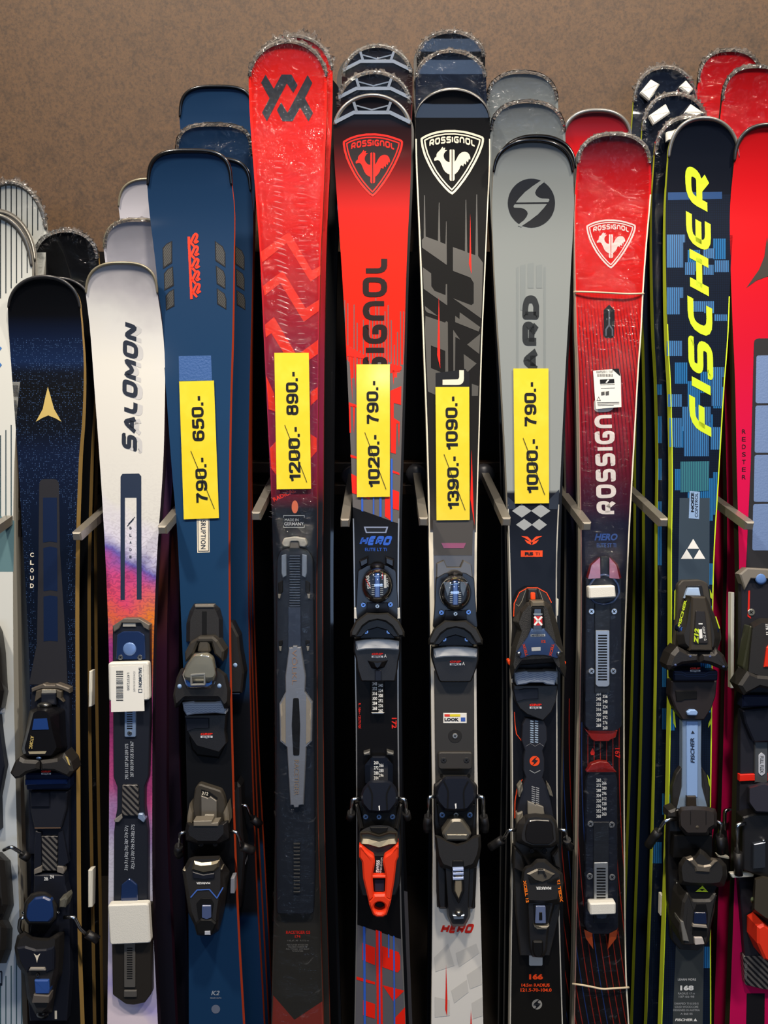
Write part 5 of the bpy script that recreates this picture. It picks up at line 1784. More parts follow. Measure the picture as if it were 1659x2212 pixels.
gp = Dd.prism('front_plate', PL, f((270, 1500), (785, 1495), (770, 1700), (790, 1850), (700, 1960), (420, 1880), (340, 1760), (300, 1690)), 0.0, 0.013, 0.0012)
Dd.prism('plate_cap', PLN, f((285, 1540), (575, 1540), (575, 1665), (400, 1672), (305, 1705)), 0.012, 0.0155, 0.0008, gp)
gripwalk(Dd, *f(546, 1752), 0.0135, gp)
Dd.loft('clear_skirt', SMOKE, [(f((330, 1770), (800, 1700), (790, 1850), (700, 2035), (430, 2000), (365, 1925)), 0.0), (f((345, 1775), (780, 1715), (772, 1845), (690, 2010), (440, 1980), (380, 1910)), 0.009)], gp)
f = tr(350, 1670, 5.673)
ht = Dd.prism('heel_track', mat('#37332d', 0.45), rnd(f((370, 400), (405, 180), (450, 132), (720, 218), (760, 300), (778, 400), (800, 620), (360, 620)), 5), 0.0, 0.012, 0.002)
Dd.prism('track_plate', mat('#66625b', 0.4, 0.2), f((478, 278), (562, 312), (575, 300), (590, 288), (668, 345), (668, 600), (482, 600)), 0.01, 0.0155, 0.0006, ht)
Dd.prism('track_inlay', PLD, f((480, 195), (580, 225), (680, 300), (676, 330), (590, 275), (570, 295), (482, 268)), 0.010, 0.0128, 0.0003, ht)
text(Dd, 'scale_number', CREAM, '312', *f(528, 250), 14, 7, rot=-10, bold=0.02, w=0.0131, parent=ht)
Dd.prism('track_latch', mat('#8f8a7e', 0.4), rnd(f((520, 512), (636, 512), (636, 566), (520, 566)), 2), 0.014, 0.018, 0.0008, ht)
for q in (((305, 540), (335, 378), (366, 500), (360, 620), (300, 620)), ((748, 495), (800, 374), (816, 520), (820, 620), (760, 620))):
    Dd.prism('side_fin', mat('#6a6357', 0.45), f(*q), 0.0, 0.022, 0.002, ht)
hp = Dd.loft('heel_pad', PL, [(rnd(f((282, 700), (305, 590), (380, 610), (690, 600), (825, 560), (842, 820), (700, 880), (440, 880), (288, 835)), 3), 0.008), (rnd(f((290, 700), (312, 610), (385, 625), (690, 615), (800, 590), (820, 800), (690, 860), (440, 860), (300, 820)), 3), 0.040), (rnd(f((320, 705), (340, 640), (390, 650), (690, 640), (750, 630), (755, 740), (670, 830), (440, 830), (330, 760)), 3), 0.046)])
Dd.prism('pad_bar', mat('#6e685d', 0.4), f((382, 590), (610, 582), (612, 612), (690, 605), (685, 655), (385, 655)), 0.03, 0.048, 0.001, hp)
Dd.screw(*f(480, 872), 6, 0.03, PLG, hp)
Dd.screw(*f(650, 872), 6, 0.03, PLG, hp)
brake(Dd, [f(290, 722) + (0.03,), f(222, 735) + (0.032,), f(205, 905) + (0.022,)], 0, [f(208, 890) + (0.022,), f(190, 960) + (0.018,), f(222, 1010) + (0.014,)], hp)
brake(Dd, [f(835, 712) + (0.03,), f(918, 722) + (0.032,), f(980, 905) + (0.022,)], 0, [f(980, 900) + (0.022,), f(1060, 930) + (0.016,), f(1120, 950) + (0.012,)], hp)
hb = Dd.loft('heel_binding', PLM, [(rnd(f((330, 1040), (400, 1015), (710, 1005), (745, 1080), (830, 1200), (800, 1450), (760, 1700), (700, 1930), (600, 1995), (430, 1990), (395, 1860), (325, 1720), (285, 1450), (248, 1200)), 3), 0.008),
                                    (rnd(f((335, 1045), (405, 1025), (705, 1015), (738, 1085), (742, 1185), (752, 1400), (700, 1700), (680, 1920), (595, 1985), (435, 1980), (402, 1850), (335, 1715), (295, 1445), (250, 1205)), 3), 0.044),
                                    (rnd(f((365, 1075), (415, 1055), (690, 1048), (715, 1095), (715, 1185), (715, 1390), (670, 1680), (650, 1890), (580, 1950), (445, 1945), (420, 1840), (365, 1700), (325, 1430), (285, 1210)), 3), 0.054)])
Dd.prism('heel_cup', BRONZE, f((385, 1085), (480, 1110), (600, 1100), (700, 1075), (695, 1165), (640, 1220), (500, 1238), (356, 1195)), 0.048, 0.0575, 0.003, hb)
Dd.prism('cup_corner', mat('#9a9280', 0.35, 0.4), f((250, 1190), (300, 1185), (350, 1230), (290, 1225)), 0.04, 0.052, 0.001, hb)
Dd.prism('cup_corner', mat('#9a9280', 0.35, 0.4), f((690, 1175), (740, 1165), (735, 1190), (700, 1205)), 0.04, 0.052, 0.001, hb)
Dd.prism('cup_band', PLN, f((370, 1210), (500, 1246), (640, 1228), (640, 1290), (520, 1308), (375, 1290)), 0.05, 0.0565, 0.001, hb)
text(Dd, 'maker_lettering', PRW, 'MARKER', *f(505, 1350), 30, 4.6, rot=180, bold=0.03, w=0.0548, parent=hb)
V, Fc = ribbon(f((350, 1525), (430, 1432), (580, 1425), (672, 1532), (748, 1400)), 2.6, 1)
Dd.mesh2d('blue_chevron', mat('#4468b8', 0.35), V, fix_faces(V, Fc), 0.0006, hb, 0.0545)
Dd.prism('lever_recess', PLD, rnd(f((420, 1600), (480, 1535), (600, 1535), (632, 1600), (605, 1790), (445, 1790)), 3), 0.05, 0.0552, 0.0004, hb)
Dd.prism('scale_window', mat('#46547a', 0.2, coat=0.6), rnd(f((487, 1625), (600, 1625), (602, 1775), (545, 1795), (487, 1775)), 2), 0.052, 0.0575, 0.0006, hb)
Dd.prism('lever_hook', PLD, rnd(f((405, 1850), (470, 1790), (600, 1790), (668, 1850), (610, 1985), (430, 1985)), 3), 0.045, 0.0575, 0.002, hb)
Dd.prism('hook_chip', mat('#a9adb8', 0.4), f((522, 1940), (590, 1936), (592, 1985), (522, 1985)), 0.055, 0.0585, 0.0004, hb)
Dd.prism('brake_block', mat('#85878f', 0.45), rnd(f((838, 1290), (888, 1282), (888, 1480), (834, 1480)), 2), 0.004, 0.02, 0.001, hb)

# the second petrol blue ski shows a strip of its own binding
g = lambda *p: [(x, y) for x, y in p]
tb = D1.prism('toe_binding', PLM, g((440, 1350), (500, 1345), (515, 1375), (518, 1405), (527, 1455), (522, 1498), (440, 1500)), 0.0, 0.030, 0.003)
D1.dome('rivet', mat('#93b1d8', 0.35), 508, 1437, 5, 5.5, 0.029, 0.003, tb)
D1.prism('sole_pad', BLUELIT_PAD, g((450, 1478), (519, 1482), (517, 1500), (450, 1500)), 0.006, 0.022, 0.001, tb)
hb = D1.prism('heel_binding', PL, g((440, 1700), (505, 1705), (512, 1690), (520, 1700), (524, 1800), (530, 1850), (520, 1960), (500, 1990), (440, 1990)), 0.0, 0.030, 0.003)
brake(D1, [(516, 1741, 0.026), (533, 1739, 0.026), (545, 1770, 0.02)], 0, [(545, 1768, 0.02), (562, 1782, 0.014)], hb)
D1.prism('brake_block', mat('#85878f', 0.45), rect(522, 1842, 530, 1868), 0.006, 0.026, 0.001, hb)

# double V ski: bare wrapped plate with a silver bridge
f = tr(560, 1140, 3.353)
pl = E.prism('binding_plate', mat('#1c2028', 0.4), rnd(f((125, 230), (150, 160), (250, 130), (350, 160), (392, 230), (400, 900), (402, 1700), (405, 2500), (395, 2800), (125, 2800), (118, 2300), (120, 1300)), 8), 0.0, 0.010, 0.0015)
E.prism('plate_nose', mat('#8b8a84', 0.4), rnd(f((162, 115), (178, 75), (250, 64), (332, 76), (347, 122), (332, 142), (292, 138), (284, 100), (226, 100), (218, 140), (176, 140)), 3), 0.0, 0.016, 0.0015, pl)
E.prism('nose_tab', mat('#54514c', 0.45), f((226, 100), (284, 100), (292, 150), (218, 150)), 0.004, 0.014, 0.001, pl)
for sx in (1, -1):
    mx = lambda *p: f(*[((252 + (x - 252) * sx), y) for x, y in p])
    E.prism('side_cheek', mat('#6d7886', 0.3), rnd(mx((160, 200), (195, 190), (196, 350), (170, 365), (160, 330)), 2), 0.006, 0.016, 0.001, pl)
    E.prism('side_notch', PLD, rnd(mx((135, 400), (170, 380), (170, 470), (140, 480)), 2), 0.008, 0.0125, 0.0005, pl)
    E.prism('edge_clip', mat('#7a776f', 0.4), mx((135, 480), (158, 480), (150, 515), (138, 512)), 0.006, 0.013, 0.0005, pl)
    E.prism('side_notch', PLD, rnd(mx((140, 820), (168, 815), (168, 850), (145, 860)), 2), 0.008, 0.0125, 0.0005, pl)
    E.prism('edge_clip', mat('#7a776f', 0.4), mx((142, 860), (163, 858), (158, 895), (146, 892)), 0.006, 0.013, 0.0005, pl)
for i in range(20):
    y = 200 + i * 19
    E.prism('grip_rib', mat('#2d323a', 0.35, coat=0.3), f((218, y), (297, y), (297, y + 9), (218, y + 9)), 0.009, 0.0125, 0.0004, pl)
E.prism('center_strip', mat('#2d3443', 0.35), f((210, 575), (300, 575), (302, 880), (208, 880)), 0.008, 0.012, 0.0005, pl)
br = E.prism('silver_bridge', mat('#7f8288', 0.42, 0.35), f((215, 870), (240, 868), (244, 856), (274, 856), (278, 866), (302, 865), (336, 1080), (331, 1190), (386, 1268), (381, 1550), (341, 1592), (321, 2008), (290, 2012), (282, 2028), (252, 2030), (246, 2012), (225, 2010), (200, 1592), (150, 1550), (144, 1276), (190, 1190), (188, 1080)), 0.006, 0.018, 0.0012, pl)
br2 = E.prism('bridge_flank', mat('#8d8578', 0.5), f((190, 1215), (192, 1570), (160, 1540), (152, 1285)), 0.016, 0.0186, 0.0004, pl)
E.prism('bridge_flank', mat('#8d8578', 0.5), f((340, 1215), (376, 1275), (372, 1545), (338, 1570)), 0.016, 0.0186, 0.0004, pl)
E.prism('bridge_slot', PLD, rnd(f((245, 1235), (286, 1235), (296, 1430), (290, 1650), (246, 1650), (235, 1430)), 3), 0.016, 0.0188, 0.0003, pl)
text(E, 'etched_lettering', mat('#9a7d68', 0.5), 'VÖLKL', *f(258, 1010), 76, 12, rot=-90, w=0.0182, parent=pl)
text(E, 'etched_lettering', mat('#8c7a68', 0.5), 'RACETIGER', *f(270, 1810), 76, 10, rot=-90, w=0.0182, parent=pl)
for i in range(14):
    y = 1822 + i * 8
    E.prism('grip_rib', mat('#2b2c2d', 0.4), rect(634, y, 648, y + 4), 0.009, 0.0125, 0.0004, pl)

# ------------------------------------------------------------------ bindings: right half of the rack
def look_toe(S, ox, oy, swiss=True):
    """toe piece with the round clear lens; traced on the red rooster ski, OX/OY shift it to the neighbour"""
    f = tr(720 + ox, 1180 + oy, 5.673)
    base = S.prism('toe_base', PLG, rnd(f((300, 300), (420, 230), (660, 230), (770, 300), (800, 760), (815, 900), (262, 900), (280, 700)), 4), 0.0, 0.010, 0.001)
    if swiss:
        for q in (((315, 180), (430, 125), (428, 215), (335, 266)), ((635, 125), (745, 165), (742, 266), (638, 215))):
            S.prism('base_tab', PLG, f(*q), 0.0, 0.014, 0.002, base)
    toe = S.loft('toe_binding', PLG, [(ell(*f(540, 480), 33, 39, 24), 0.006), (ell(*f(540, 480), 31, 36, 24), 0.026), (ell(*f(540, 478), 24, 27, 24), 0.040)], None, True)
    S.dome('lens_neck', PLG, *f(540, 255), 16, 9, 0.012, 0.020, toe)
    S.prism('scale_drum', mat('#24468c', 0.2, coat=0.8), rnd(f((508, 330), (570, 330), (572, 630), (506, 630)), 2), 0.036, 0.0415, 0.001, toe)
    for k in range(6):
        y = 470 + k * 24
        S.printed('scale_tick', PRW, [f((470, y), (505, y), (505, y + 5), (470, y + 5)), f((575, y), (610, y), (610, y + 5), (575, y + 5))], 0.0006, toe, 0.0405)
    if swiss:
        text(S, 'lens_lettering', PRW, 'SWISS', *f(428, 440), 29, 7.5, rot=-82, bold=0.03, w=0.0405, parent=toe)
        S.printed('lens_red_line', PRR, [f((388, 400), (396, 395), (455, 495), (447, 500)), f((600, 330), (607, 330), (607, 400), (600, 400))], 0.0006, toe, 0.0405)
        S.printed('lens_white_bar', PRW, [f((618, 352), (646, 350), (650, 510), (622, 512))], 0.0006, toe, 0.0405)
        text(S, 'lens_lettering', PRW, 'LOOK', *f(660, 450), 20, 5, rot=-85, bold=0.03, w=0.0405, parent=toe)
    else:
        text(S, 'lens_lettering', INK, 'LOOK', *f(545, 350), 17, 5, bold=0.03, w=0.0425, parent=toe)
        for sx in (-1, 1):
            S.printed('lens_facet', mat('#6d6a63', 0.25, 0.7), [f((540 + sx * 60, 340), (540 + sx * 150, 345), (540 + sx * 95, 520), (540 + sx * 62, 430))], 0.0006, toe, 0.0405)
    S.dome('clear_lens', CLEAR, *f(540, 478), 35, 40, 0.026, 0.026, toe, 28, 7, 0.6)
    for x, y, m_ in ((368, 720, SCRB), (700, 715, SCRB), (540, 735, mat('#b9b8b2', 0.3, 0.8))):
        S.screw(*f(x, y), 6 if m_ is SCRB else 5, 0.012, m_, base)
    S.prism('base_step', PLN, f((410, 690), (670, 690), (680, 810), (405, 815)), 0.006, 0.0125, 0.001, base)
    wm = mat('#21201e', 0.45, grain=0.3, gscale=1500)
    for sx in (-1, 1):
        mx = lambda *p: f(*[(540 + (x - 540) * sx, y) for x, y in p])
        S.loft('toe_wing', wm, [(mx((540, 822), (410, 812), (270, 920), (205, 1050), (208, 1112), (280, 1115), (360, 990), (440, 930), (540, 905)), 0.020), (mx((540, 822), (410, 812), (270, 920), (208, 1050), (212, 1108), (278, 1108), (358, 985), (440, 925), (540, 902)), 0.044), (mx((540, 840), (420, 832), (290, 930), (232, 1050), (232, 1085), (270, 1085), (350, 965), (435, 905), (540, 885)), 0.050)], toe)
        S.loft('wing_lip', PL, [(mx((540, 905), (440, 930), (360, 990), (280, 1112), (345, 1110), (420, 1035), (540, 1000)), 0.010), (mx((540, 903), (440, 928), (360, 988), (285, 1105), (340, 1100), (420, 1020), (540, 985)), 0.040)], toe)
    pb = S.prism('pad_base', PLN, f((345, 980), (740, 980), (760, 1170), (320, 1170)), 0.0, 0.012, 0.001)
    for x in (400, 680):
        S.screw(*f(x, 1045), 6, 0.0125, mat('#8aa6d0', 0.3, 0.7), pb)
    S.prism('sole_pad', mat('#d5d6d6', 0.45), rnd(f((270, 1165), (400, 1150), (540, 1147), (690, 1150), (808, 1165), (800, 1276), (680, 1266), (540, 1262), (400, 1266), (290, 1284)), [3, 0, 0, 0, 3, 3, 0, 0, 0, 3]), 0.006, 0.026, 0.002, pb)
    fr = S.prism('pad_frame', PL, rnd(f((250, 1140), (828, 1140), (826, 1290), (800, 1400), (740, 1555) if not swiss else (790, 1500), (720, 1575) if not swiss else (760, 1660), (360, 1575) if not swiss else (340, 1660), (335, 1555) if not swiss else (290, 1500), (280, 1400), (248, 1290)), 3), 0.0, 0.020, 0.002)
    gripwalk(S, *f(540, 1338), 0.0205, fr, 0.95, True)
    return f, base, toe, fr


f, base, toe, fr = look_toe(F, 0, 0)
V = None
F.loft('wedge', PLG, [(f((400, 1395), (540, 1410), (690, 1390), (640, 1490), (540, 1520), (450, 1495)), 0.018), (f((500, 1425), (540, 1430), (590, 1422), (565, 1470), (540, 1490), (520, 1472)), 0.028)], fr)
F.prism('slider_tongue', PLN, f((510, 1520), (590, 1520), (592, 1650), (510, 1655)), 0.012, 0.023, 0.001, fr)
for q in (((255, 760), (280, 760), (292, 895), (255, 890)), ((786, 760), (815, 765), (820, 890), (786, 895))):
    F.prism('white_clip', WHT, f(*q), 0.0, 0.012, 0.0008, base)
ns = F.prism('scale_strip', PLD, rnd(f((458, 1640), (622, 1640), (632, 2035), (458, 2035)), 2), 0.0, 0.009, 0.0008)
numbers(F, ns, 0.0092, (f(508, 0)[0], f(580, 0)[0]), ([f(0, y)[1] for y in (1685, 1745, 1805, 1865, 1925, 1985)], [f(0, y)[1] for y in (1705, 1768, 1830, 1892, 1955, 2015)]), (('348', '332', '316', '300', '284', '268'), ('340', '324', '308', '292', '276', '260')), 7.2, 10)
F.prism('strip_rim', STEEL, f((462, 2036), (630, 2036), (618, 2058), (472, 2058)), 0.0, 0.0105, 0.0008, ns)


def look_heel_cap(S, T, parent=None):
    cap = S.loft('heel_pad', PLN, [(rnd(T((340, 650), (365, 580), (430, 500), (460, 486), (680, 486), (722, 512), (774, 580), (795, 660), (788, 770), (705, 885), (560, 900), (425, 885), (345, 780)), 3), 0.014),
                                    (rnd(T((342, 650), (368, 582), (432, 505), (462, 492), (678, 492), (720, 516), (770, 582), (790, 658), (784, 765), (702, 876), (560, 890), (428, 876), (348, 775)), 3), 0.044),
                                    (rnd(T((362, 655), (388, 600), (445, 530), (470, 515), (670, 515), (705, 538), (750, 602), (768, 660), (762, 755), (688, 850), (560, 862), (440, 850), (370, 765)), 3), 0.052)], parent)
    for sx in (-1, 1):
        V, Fc = ribbon([T((565 + sx * 138, 545), (565 + sx * 80, 650))[0], T((565 + sx * 85, 650), (0, 0))[0], T((565 + sx * 95, 845), (0, 0))[0]], 3.4, 10, 6)
        S.mesh2d('pad_groove', PLD, V, fix_faces(V, Fc), 0.0006, cap, 0.052)
    S.printed('pad_slot', PRW, [T((552, 800), (570, 795), (572, 850), (560, 858))], 0.0007, cap, 0.052)
    return cap


f = tr(720, 1600, 5.673)
hn = F.loft('scale_housing', mat('#121722', 0.18, coat=0.8), [(f((378, 310), (448, 212), (478, 180), (640, 180), (672, 216), (738, 300), (735, 520), (388, 520)), 0.0), (f((386, 300), (452, 222), (482, 192), (636, 192), (668, 226), (730, 290), (728, 520), (394, 520)), 0.014), (f((450, 300), (462, 240), (490, 212), (628, 212), (656, 240), (668, 300), (668, 520), (455, 520)), 0.018)])
for q in (((370, 155), (450, 130), (452, 180), (376, 186)), ((655, 130), (740, 155), (736, 186), (656, 180))):
    F.prism('base_tab', mat('#4a4a48', 0.3, coat=0.4), f(*q), 0.0, 0.012, 0.0015, hn)
numbers(F, hn, 0.0182, (f(525, 0)[0], f(588, 0)[0]), ([f(0, y)[1] for y in (270, 333, 397, 457)], [f(0, y)[1] for y in (302, 365, 425)]), (('260', '272', '288', '304'), ('266', '280', '296')), 7.2, 10)
hbse = F.prism('heel_base', PL, rnd(f((290, 1500), (300, 760), (345, 700), (785, 700), (820, 760), (838, 1500), (822, 1750), (762, 1905), (352, 1912), (302, 1730)), 4), 0.0, 0.013, 0.002)
cap = look_heel_cap(F, f)
F.prism('heel_lower', PLD, f((350, 800), (780, 800), (765, 1080), (365, 1080)), 0.01, 0.030, 0.001, hbse)
for x in (397, 560, 725):
    F.screw(*f(x, 935), 6, 0.031, SCRB, hbse)
for sx in (-1, 1):
    mx = lambda *p: f(*[(557 + (x - 557) * sx, y) for x, y in p])
    F.prism('side_arm', CHAR, mx((265, 790), (300, 780), (330, 900), (372, 1085), (318, 1115), (290, 960)), 0.008, 0.034, 0.003, hbse)
    px_ = lambda x, y: mx((x, y), (0, 0))[0]
    brake(F, [px_(345, 712) + (0.03,), px_(232, 712) + (0.034,), px_(222, 900) + (0.026,)], 0, [px_(222, 880) + (0.027,), px_(205, 950) + (0.022,)], hbse, 0.0028)
hb = F.loft('heel_binding', CHAR, [(rnd(f((318, 1125), (370, 1078), (470, 1038), (570, 1030), (680, 1040), (748, 1074), (795, 1118), (800, 1300), (770, 1480), (640, 1660), (480, 1660), (345, 1480), (315, 1290)), 3), 0.010), (rnd(f((322, 1125), (372, 1084), (470, 1044), (570, 1036), (680, 1046), (744, 1080), (790, 1122), (794, 1295), (765, 1470), (635, 1640), (485, 1640), (350, 1470), (320, 1285)), 3), 0.048)])
F.loft('heel_cup', BRONZE, [(rnd(f((322, 1120), (430, 1112), (560, 1150), (680, 1112), (788, 1118), (788, 1282), (690, 1288), (560, 1330), (430, 1288), (326, 1278)), 3), 0.046), (rnd(f((330, 1130), (430, 1124), (560, 1164), (680, 1124), (780, 1128), (778, 1262), (690, 1268), (560, 1308), (430, 1268), (338, 1262)), 3), 0.054), (rnd(f((350, 1150), (430, 1145), (560, 1185), (680, 1145), (760, 1148), (758, 1200), (690, 1205), (560, 1240), (430, 1205), (358, 1200)), 3), 0.050)], hb)
F.prism('cup_recess', PLD, f((450, 1062), (670, 1062), (660, 1112), (560, 1148), (462, 1112)), 0.044, 0.050, 0.001, hb)
LVR = mat('#e03a1c', 0.38)
lv = F.prism('heel_lever', LVR, f((432, 1975), (500, 1892), (632, 1888), (712, 1952), (705, 1990), (655, 2145), (610, 2172), (530, 2172), (488, 2148), (438, 2020)), 0.036, 0.060, 0.0025, hb, [ell(*f(568, 2050), 12.5, 11.5, 20)])
F.prism('lever_arm', LVR, rnd(f((316, 1288), (350, 1300), (430, 1380), (500, 1428), (512, 1500), (484, 1650), (482, 1690), (495, 1885), (500, 1930), (434, 1985), (365, 1700), (350, 1490), (316, 1440)), [2, 0, 5, 5, 3, 2, 0, 0, 0, 0, 0, 3, 3]), 0.036, 0.060, 0.0025, hb)
F.prism('lever_arm', LVR, rnd(f((802, 1286), (768, 1300), (700, 1375), (622, 1425), (607, 1500), (637, 1650), (640, 1690), (632, 1880), (625, 1930), (708, 1965), (750, 1720), (775, 1490), (800, 1440)), [2, 0, 5, 5, 3, 2, 0, 0, 0, 0, 0, 3, 3]), 0.036, 0.060, 0.0025, hb)
F.prism('lever_bar', LVR, f((478, 1656), (644, 1656), (644, 1690), (478, 1690)), 0.036, 0.0585, 0.001, hb)
F.prism('lever_core', PLD, f((490, 1400), (622, 1400), (642, 1660), (632, 1900), (500, 1900), (482, 1660)), 0.03, 0.050, 0.001, hb)
F.prism('lever_end', PLD, ell(*f(568, 2050), 13.5, 12.5, 16), 0.01, 0.045, 0.001, hb)
text(F, 'lever_lettering', PRW, 'SWISS', *f(546, 1540), 27, 7.5, rot=88, bold=0.04, w=0.0505, parent=hb)
text(F, 'lever_lettering', PRW, 'LIMITED EDITION', *f(586, 1540), 38, 3.6, rot=86, w=0.0505, parent=hb)
F.prism('scale_window', mat('#2c2636', 0.2, coat=0.7), f((505, 1705), (625, 1705), (622, 1850), (508, 1850)), 0.045, 0.053, 0.0006, hb)

# white rooster ski
f, base, toe, fr = look_toe(G, 168.8, 16.5, False)
f = tr(880, 1180, 5.673)
G.prism('toe_frame', mat('#4d4a45', 0.35, coat=0.3), f((360, 215), (450, 170), (488, 258), (650, 258), (688, 170), (782, 222), (800, 360), (780, 520), (400, 520), (358, 372)), 0.0, 0.008, 0.001, base)
mp = G.prism('mounting_plate', mat('#343332', 0.42), [(938, 1450), (1024, 1450), (1025, 1700), (1027, 1960), (944, 1960), (941, 1700)], 0.0, 0.006, 0.0006)
sk = G.prism('maker_sticker', mat('#dedcd6', 0.5), f((440, 2045), (727, 2045), (727, 2168), (440, 2168)), 0.0055, 0.0068, 0.0002, mp)
G.printed('red_block', mat('#d8382a', 0.45), [f((455, 2058), (520, 2058), (520, 2088), (455, 2088))], 0.0003, mp, 0.0068)
G.printed('yellow_block', mat('#dcc928', 0.45), [f((522, 2058), (648, 2058), (648, 2088), (522, 2088))], 0.0003, mp, 0.0068)
G.printed('blue_block', mat('#3a5aa8', 0.45), [f((655, 2098), (710, 2098), (710, 2146), (655, 2146))], 0.0003, mp, 0.0068)
text(G, 'sticker_lettering', INK, 'LOOK', *f(543, 2124), 31, 7, bold=0.05, w=0.0068, parent=mp)
G.prism('rivet_ring', mat('#242322', 0.5), ell(983, 1590, 15), 0.005, 0.0065, 0.0003, mp)
G.screw(983, 1590, 6, 0.0065, mat('#b9b8b2', 0.3, 0.8), mp)
f = tr(880, 1600, 5.673)
sp = G.prism('spacer_block', mat('#353331', 0.42), rnd(f((375, 145), (800, 145), (795, 352), (380, 352)), 7), 0.0055, 0.013, 0.0012, mp)
for x in (445, 725):
    G.screw(*f(x, 240), 6.5, 0.0125, mat('#3b3a3a', 0.4, 0.6), mp)
for x in (418, 754):
    G.printed('drill_hole', PLD, [ell(*f(x, 428), 3.5, 4)], 0.0004, mp, 0.006)
hbse = G.prism('heel_base', PL, rnd(f((325, 560), (420, 480), (770, 480), (862, 560), (850, 1000), (855, 1500), (830, 2070), (388, 2070), (360, 1500), (325, 1000)), 4), 0.0055, 0.014, 0.002)
TG = lambda *p: [(880 + (595 + (x - 565) * 1.08) / 5.673, 1600 + (655 + (y - 690) * 1.08) / 5.673) for x, y in p]
look_heel_cap(G, TG)
G.prism('heel_lower', PLD, f((360, 780), (830, 780), (805, 1050), (390, 1050)), 0.012, 0.030, 0.001, hbse)
for x, m_ in ((428, SCRB), (597, STEEL), (765, SCRB)):
    G.screw(*f(x, 912), 6.5, 0.031, m_, hbse)
for sx in (-1, 1):
    mx = lambda *p: f(*[(595 + (x - 595) * sx, y) for x, y in p])
    px_ = lambda x, y: mx((x, y), (0, 0))[0]
    brake(G, [px_(362, 682) + (0.03,), px_(262, 686) + (0.034,), px_(258, 940) + (0.026,)], 0, [px_(256, 925) + (0.027,), px_(236, 1030) + (0.022,), px_(246, 1105) + (0.020,)], hbse, 0.0028)
    G.prism('side_leg', PL, mx((360, 1430), (450, 1540), (482, 1600), (482, 2062), (388, 2062), (366, 1950)), 0.01, 0.034, 0.003, hbse)
G.prism('heel_cup', mat('#67635a', 0.35, 0.5), rnd(f((425, 1150), (440, 1115), (530, 985), (560, 968), (650, 968), (682, 988), (772, 1115), (790, 1150), (740, 1240), (470, 1240)), 3), 0.02, 0.048, 0.003, hbse)
G.prism('cup_bar', mat('#726e63', 0.35, 0.6), f((485, 1152), (732, 1152), (732, 1212), (485, 1212)), 0.046, 0.051, 0.0008, hbse)
hb = G.loft('heel_binding', CHAR, [(rnd(f((332, 1150), (400, 1165), (470, 1205), (610, 1255), (750, 1205), (800, 1162), (898, 1143), (905, 1300), (885, 1430), (845, 1560), (610, 1640), (400, 1560), (355, 1430), (345, 1300)), 3), 0.012), (rnd(f((336, 1154), (402, 1172), (472, 1212), (610, 1262), (750, 1212), (802, 1170), (894, 1148), (900, 1300), (880, 1425), (838, 1550), (610, 1625), (405, 1550), (360, 1425), (350, 1300)), 3), 0.046), (rnd(f((360, 1185), (415, 1205), (480, 1245), (610, 1295), (740, 1245), (790, 1205), (868, 1180), (870, 1300), (850, 1400), (800, 1510), (610, 1570), (440, 1510), (390, 1400), (378, 1300)), 3), 0.054)])
G.loft('heel_lever', PL, [(rnd(f((450, 1540), (780, 1540), (768, 2000), (775, 2150), (705, 2275), (540, 2275), (488, 2150), (478, 2000)), 4), 0.014), (rnd(f((470, 1550), (760, 1550), (740, 1990), (745, 2140), (690, 2250), (555, 2250), (508, 2140), (500, 1990)), 4), 0.048)], hb)
G.prism('lever_window', PLD, rnd(f((552, 1470), (692, 1470), (700, 1850), (630, 2010), (548, 1850)), 4), 0.044, 0.0555, 0.0008, hb)
dr = G.loft('scale_drum', mat('#8b8270', 0.2, 0.3, 0.6), [(f((560, 1570), (686, 1570), (690, 1850), (630, 1985), (556, 1850)), 0.048), (f((590, 1570), (660, 1570), (662, 1840), (628, 1930), (588, 1840)), 0.060)], hb)
for y in (1575, 1622, 1680):
    G.prism('drum_ring', mat('#93a5cf', 0.3), f((558, y), (690, y - 6), (690, y + 24), (558, y + 30)), 0.05, 0.0615, 0.0006, hb)
G.dome('lever_bolt', STEEL, *f(630, 2125), 11, 10, 0.044, 0.010, hb)
G.prism('bolt_seat', mat('#9fb0c6', 0.25, 0.8), f((556, 2140), (700, 2140), (690, 2190), (570, 2195)), 0.044, 0.052, 0.001, hb)

# round bolt ski
f = tr(1050, 1240, 5.673)
tb = H.prism('toe_base', PLM, f((338, 560), (345, 360), (410, 225), (510, 168), (630, 168), (742, 230), (802, 350), (850, 560), (880, 900), (320, 900)), 0.0, 0.011, 0.0012)
V, Fc = ribbon(f((338, 520), (345, 360), (410, 225), (510, 168), (630, 168), (742, 230), (802, 350)), 1.9, 0)
H.mesh2d('orange_outline', ORG, V, fix_faces(V, Fc), 0.0006, tb, 0.011)
H.prism('nose_ridge', PL, f((510, 180), (630, 180), (670, 330), (500, 340)), 0.008, 0.018, 0.002, tb)
H.prism('orange_button', ORG, rnd(f((545, 225), (605, 225), (608, 318), (548, 318)), 3), 0.012, 0.020, 0.001, tb)
for sx in (-1, 1):
    mx = lambda *p: f(*[(570 + (x - 570) * sx, y) for x, y in p])
    V, Fc = ribbon(mx((490, 190), (440, 330), (400, 395), (370, 370)), 1.4, 0.5)
    H.mesh2d('grey_outline', mat('#7a766a', 0.4), V, fix_faces(V, Fc), 0.0006, tb, 0.011)
TEX = mat('#24221f', 0.5, grain=0.9, gscale=900)
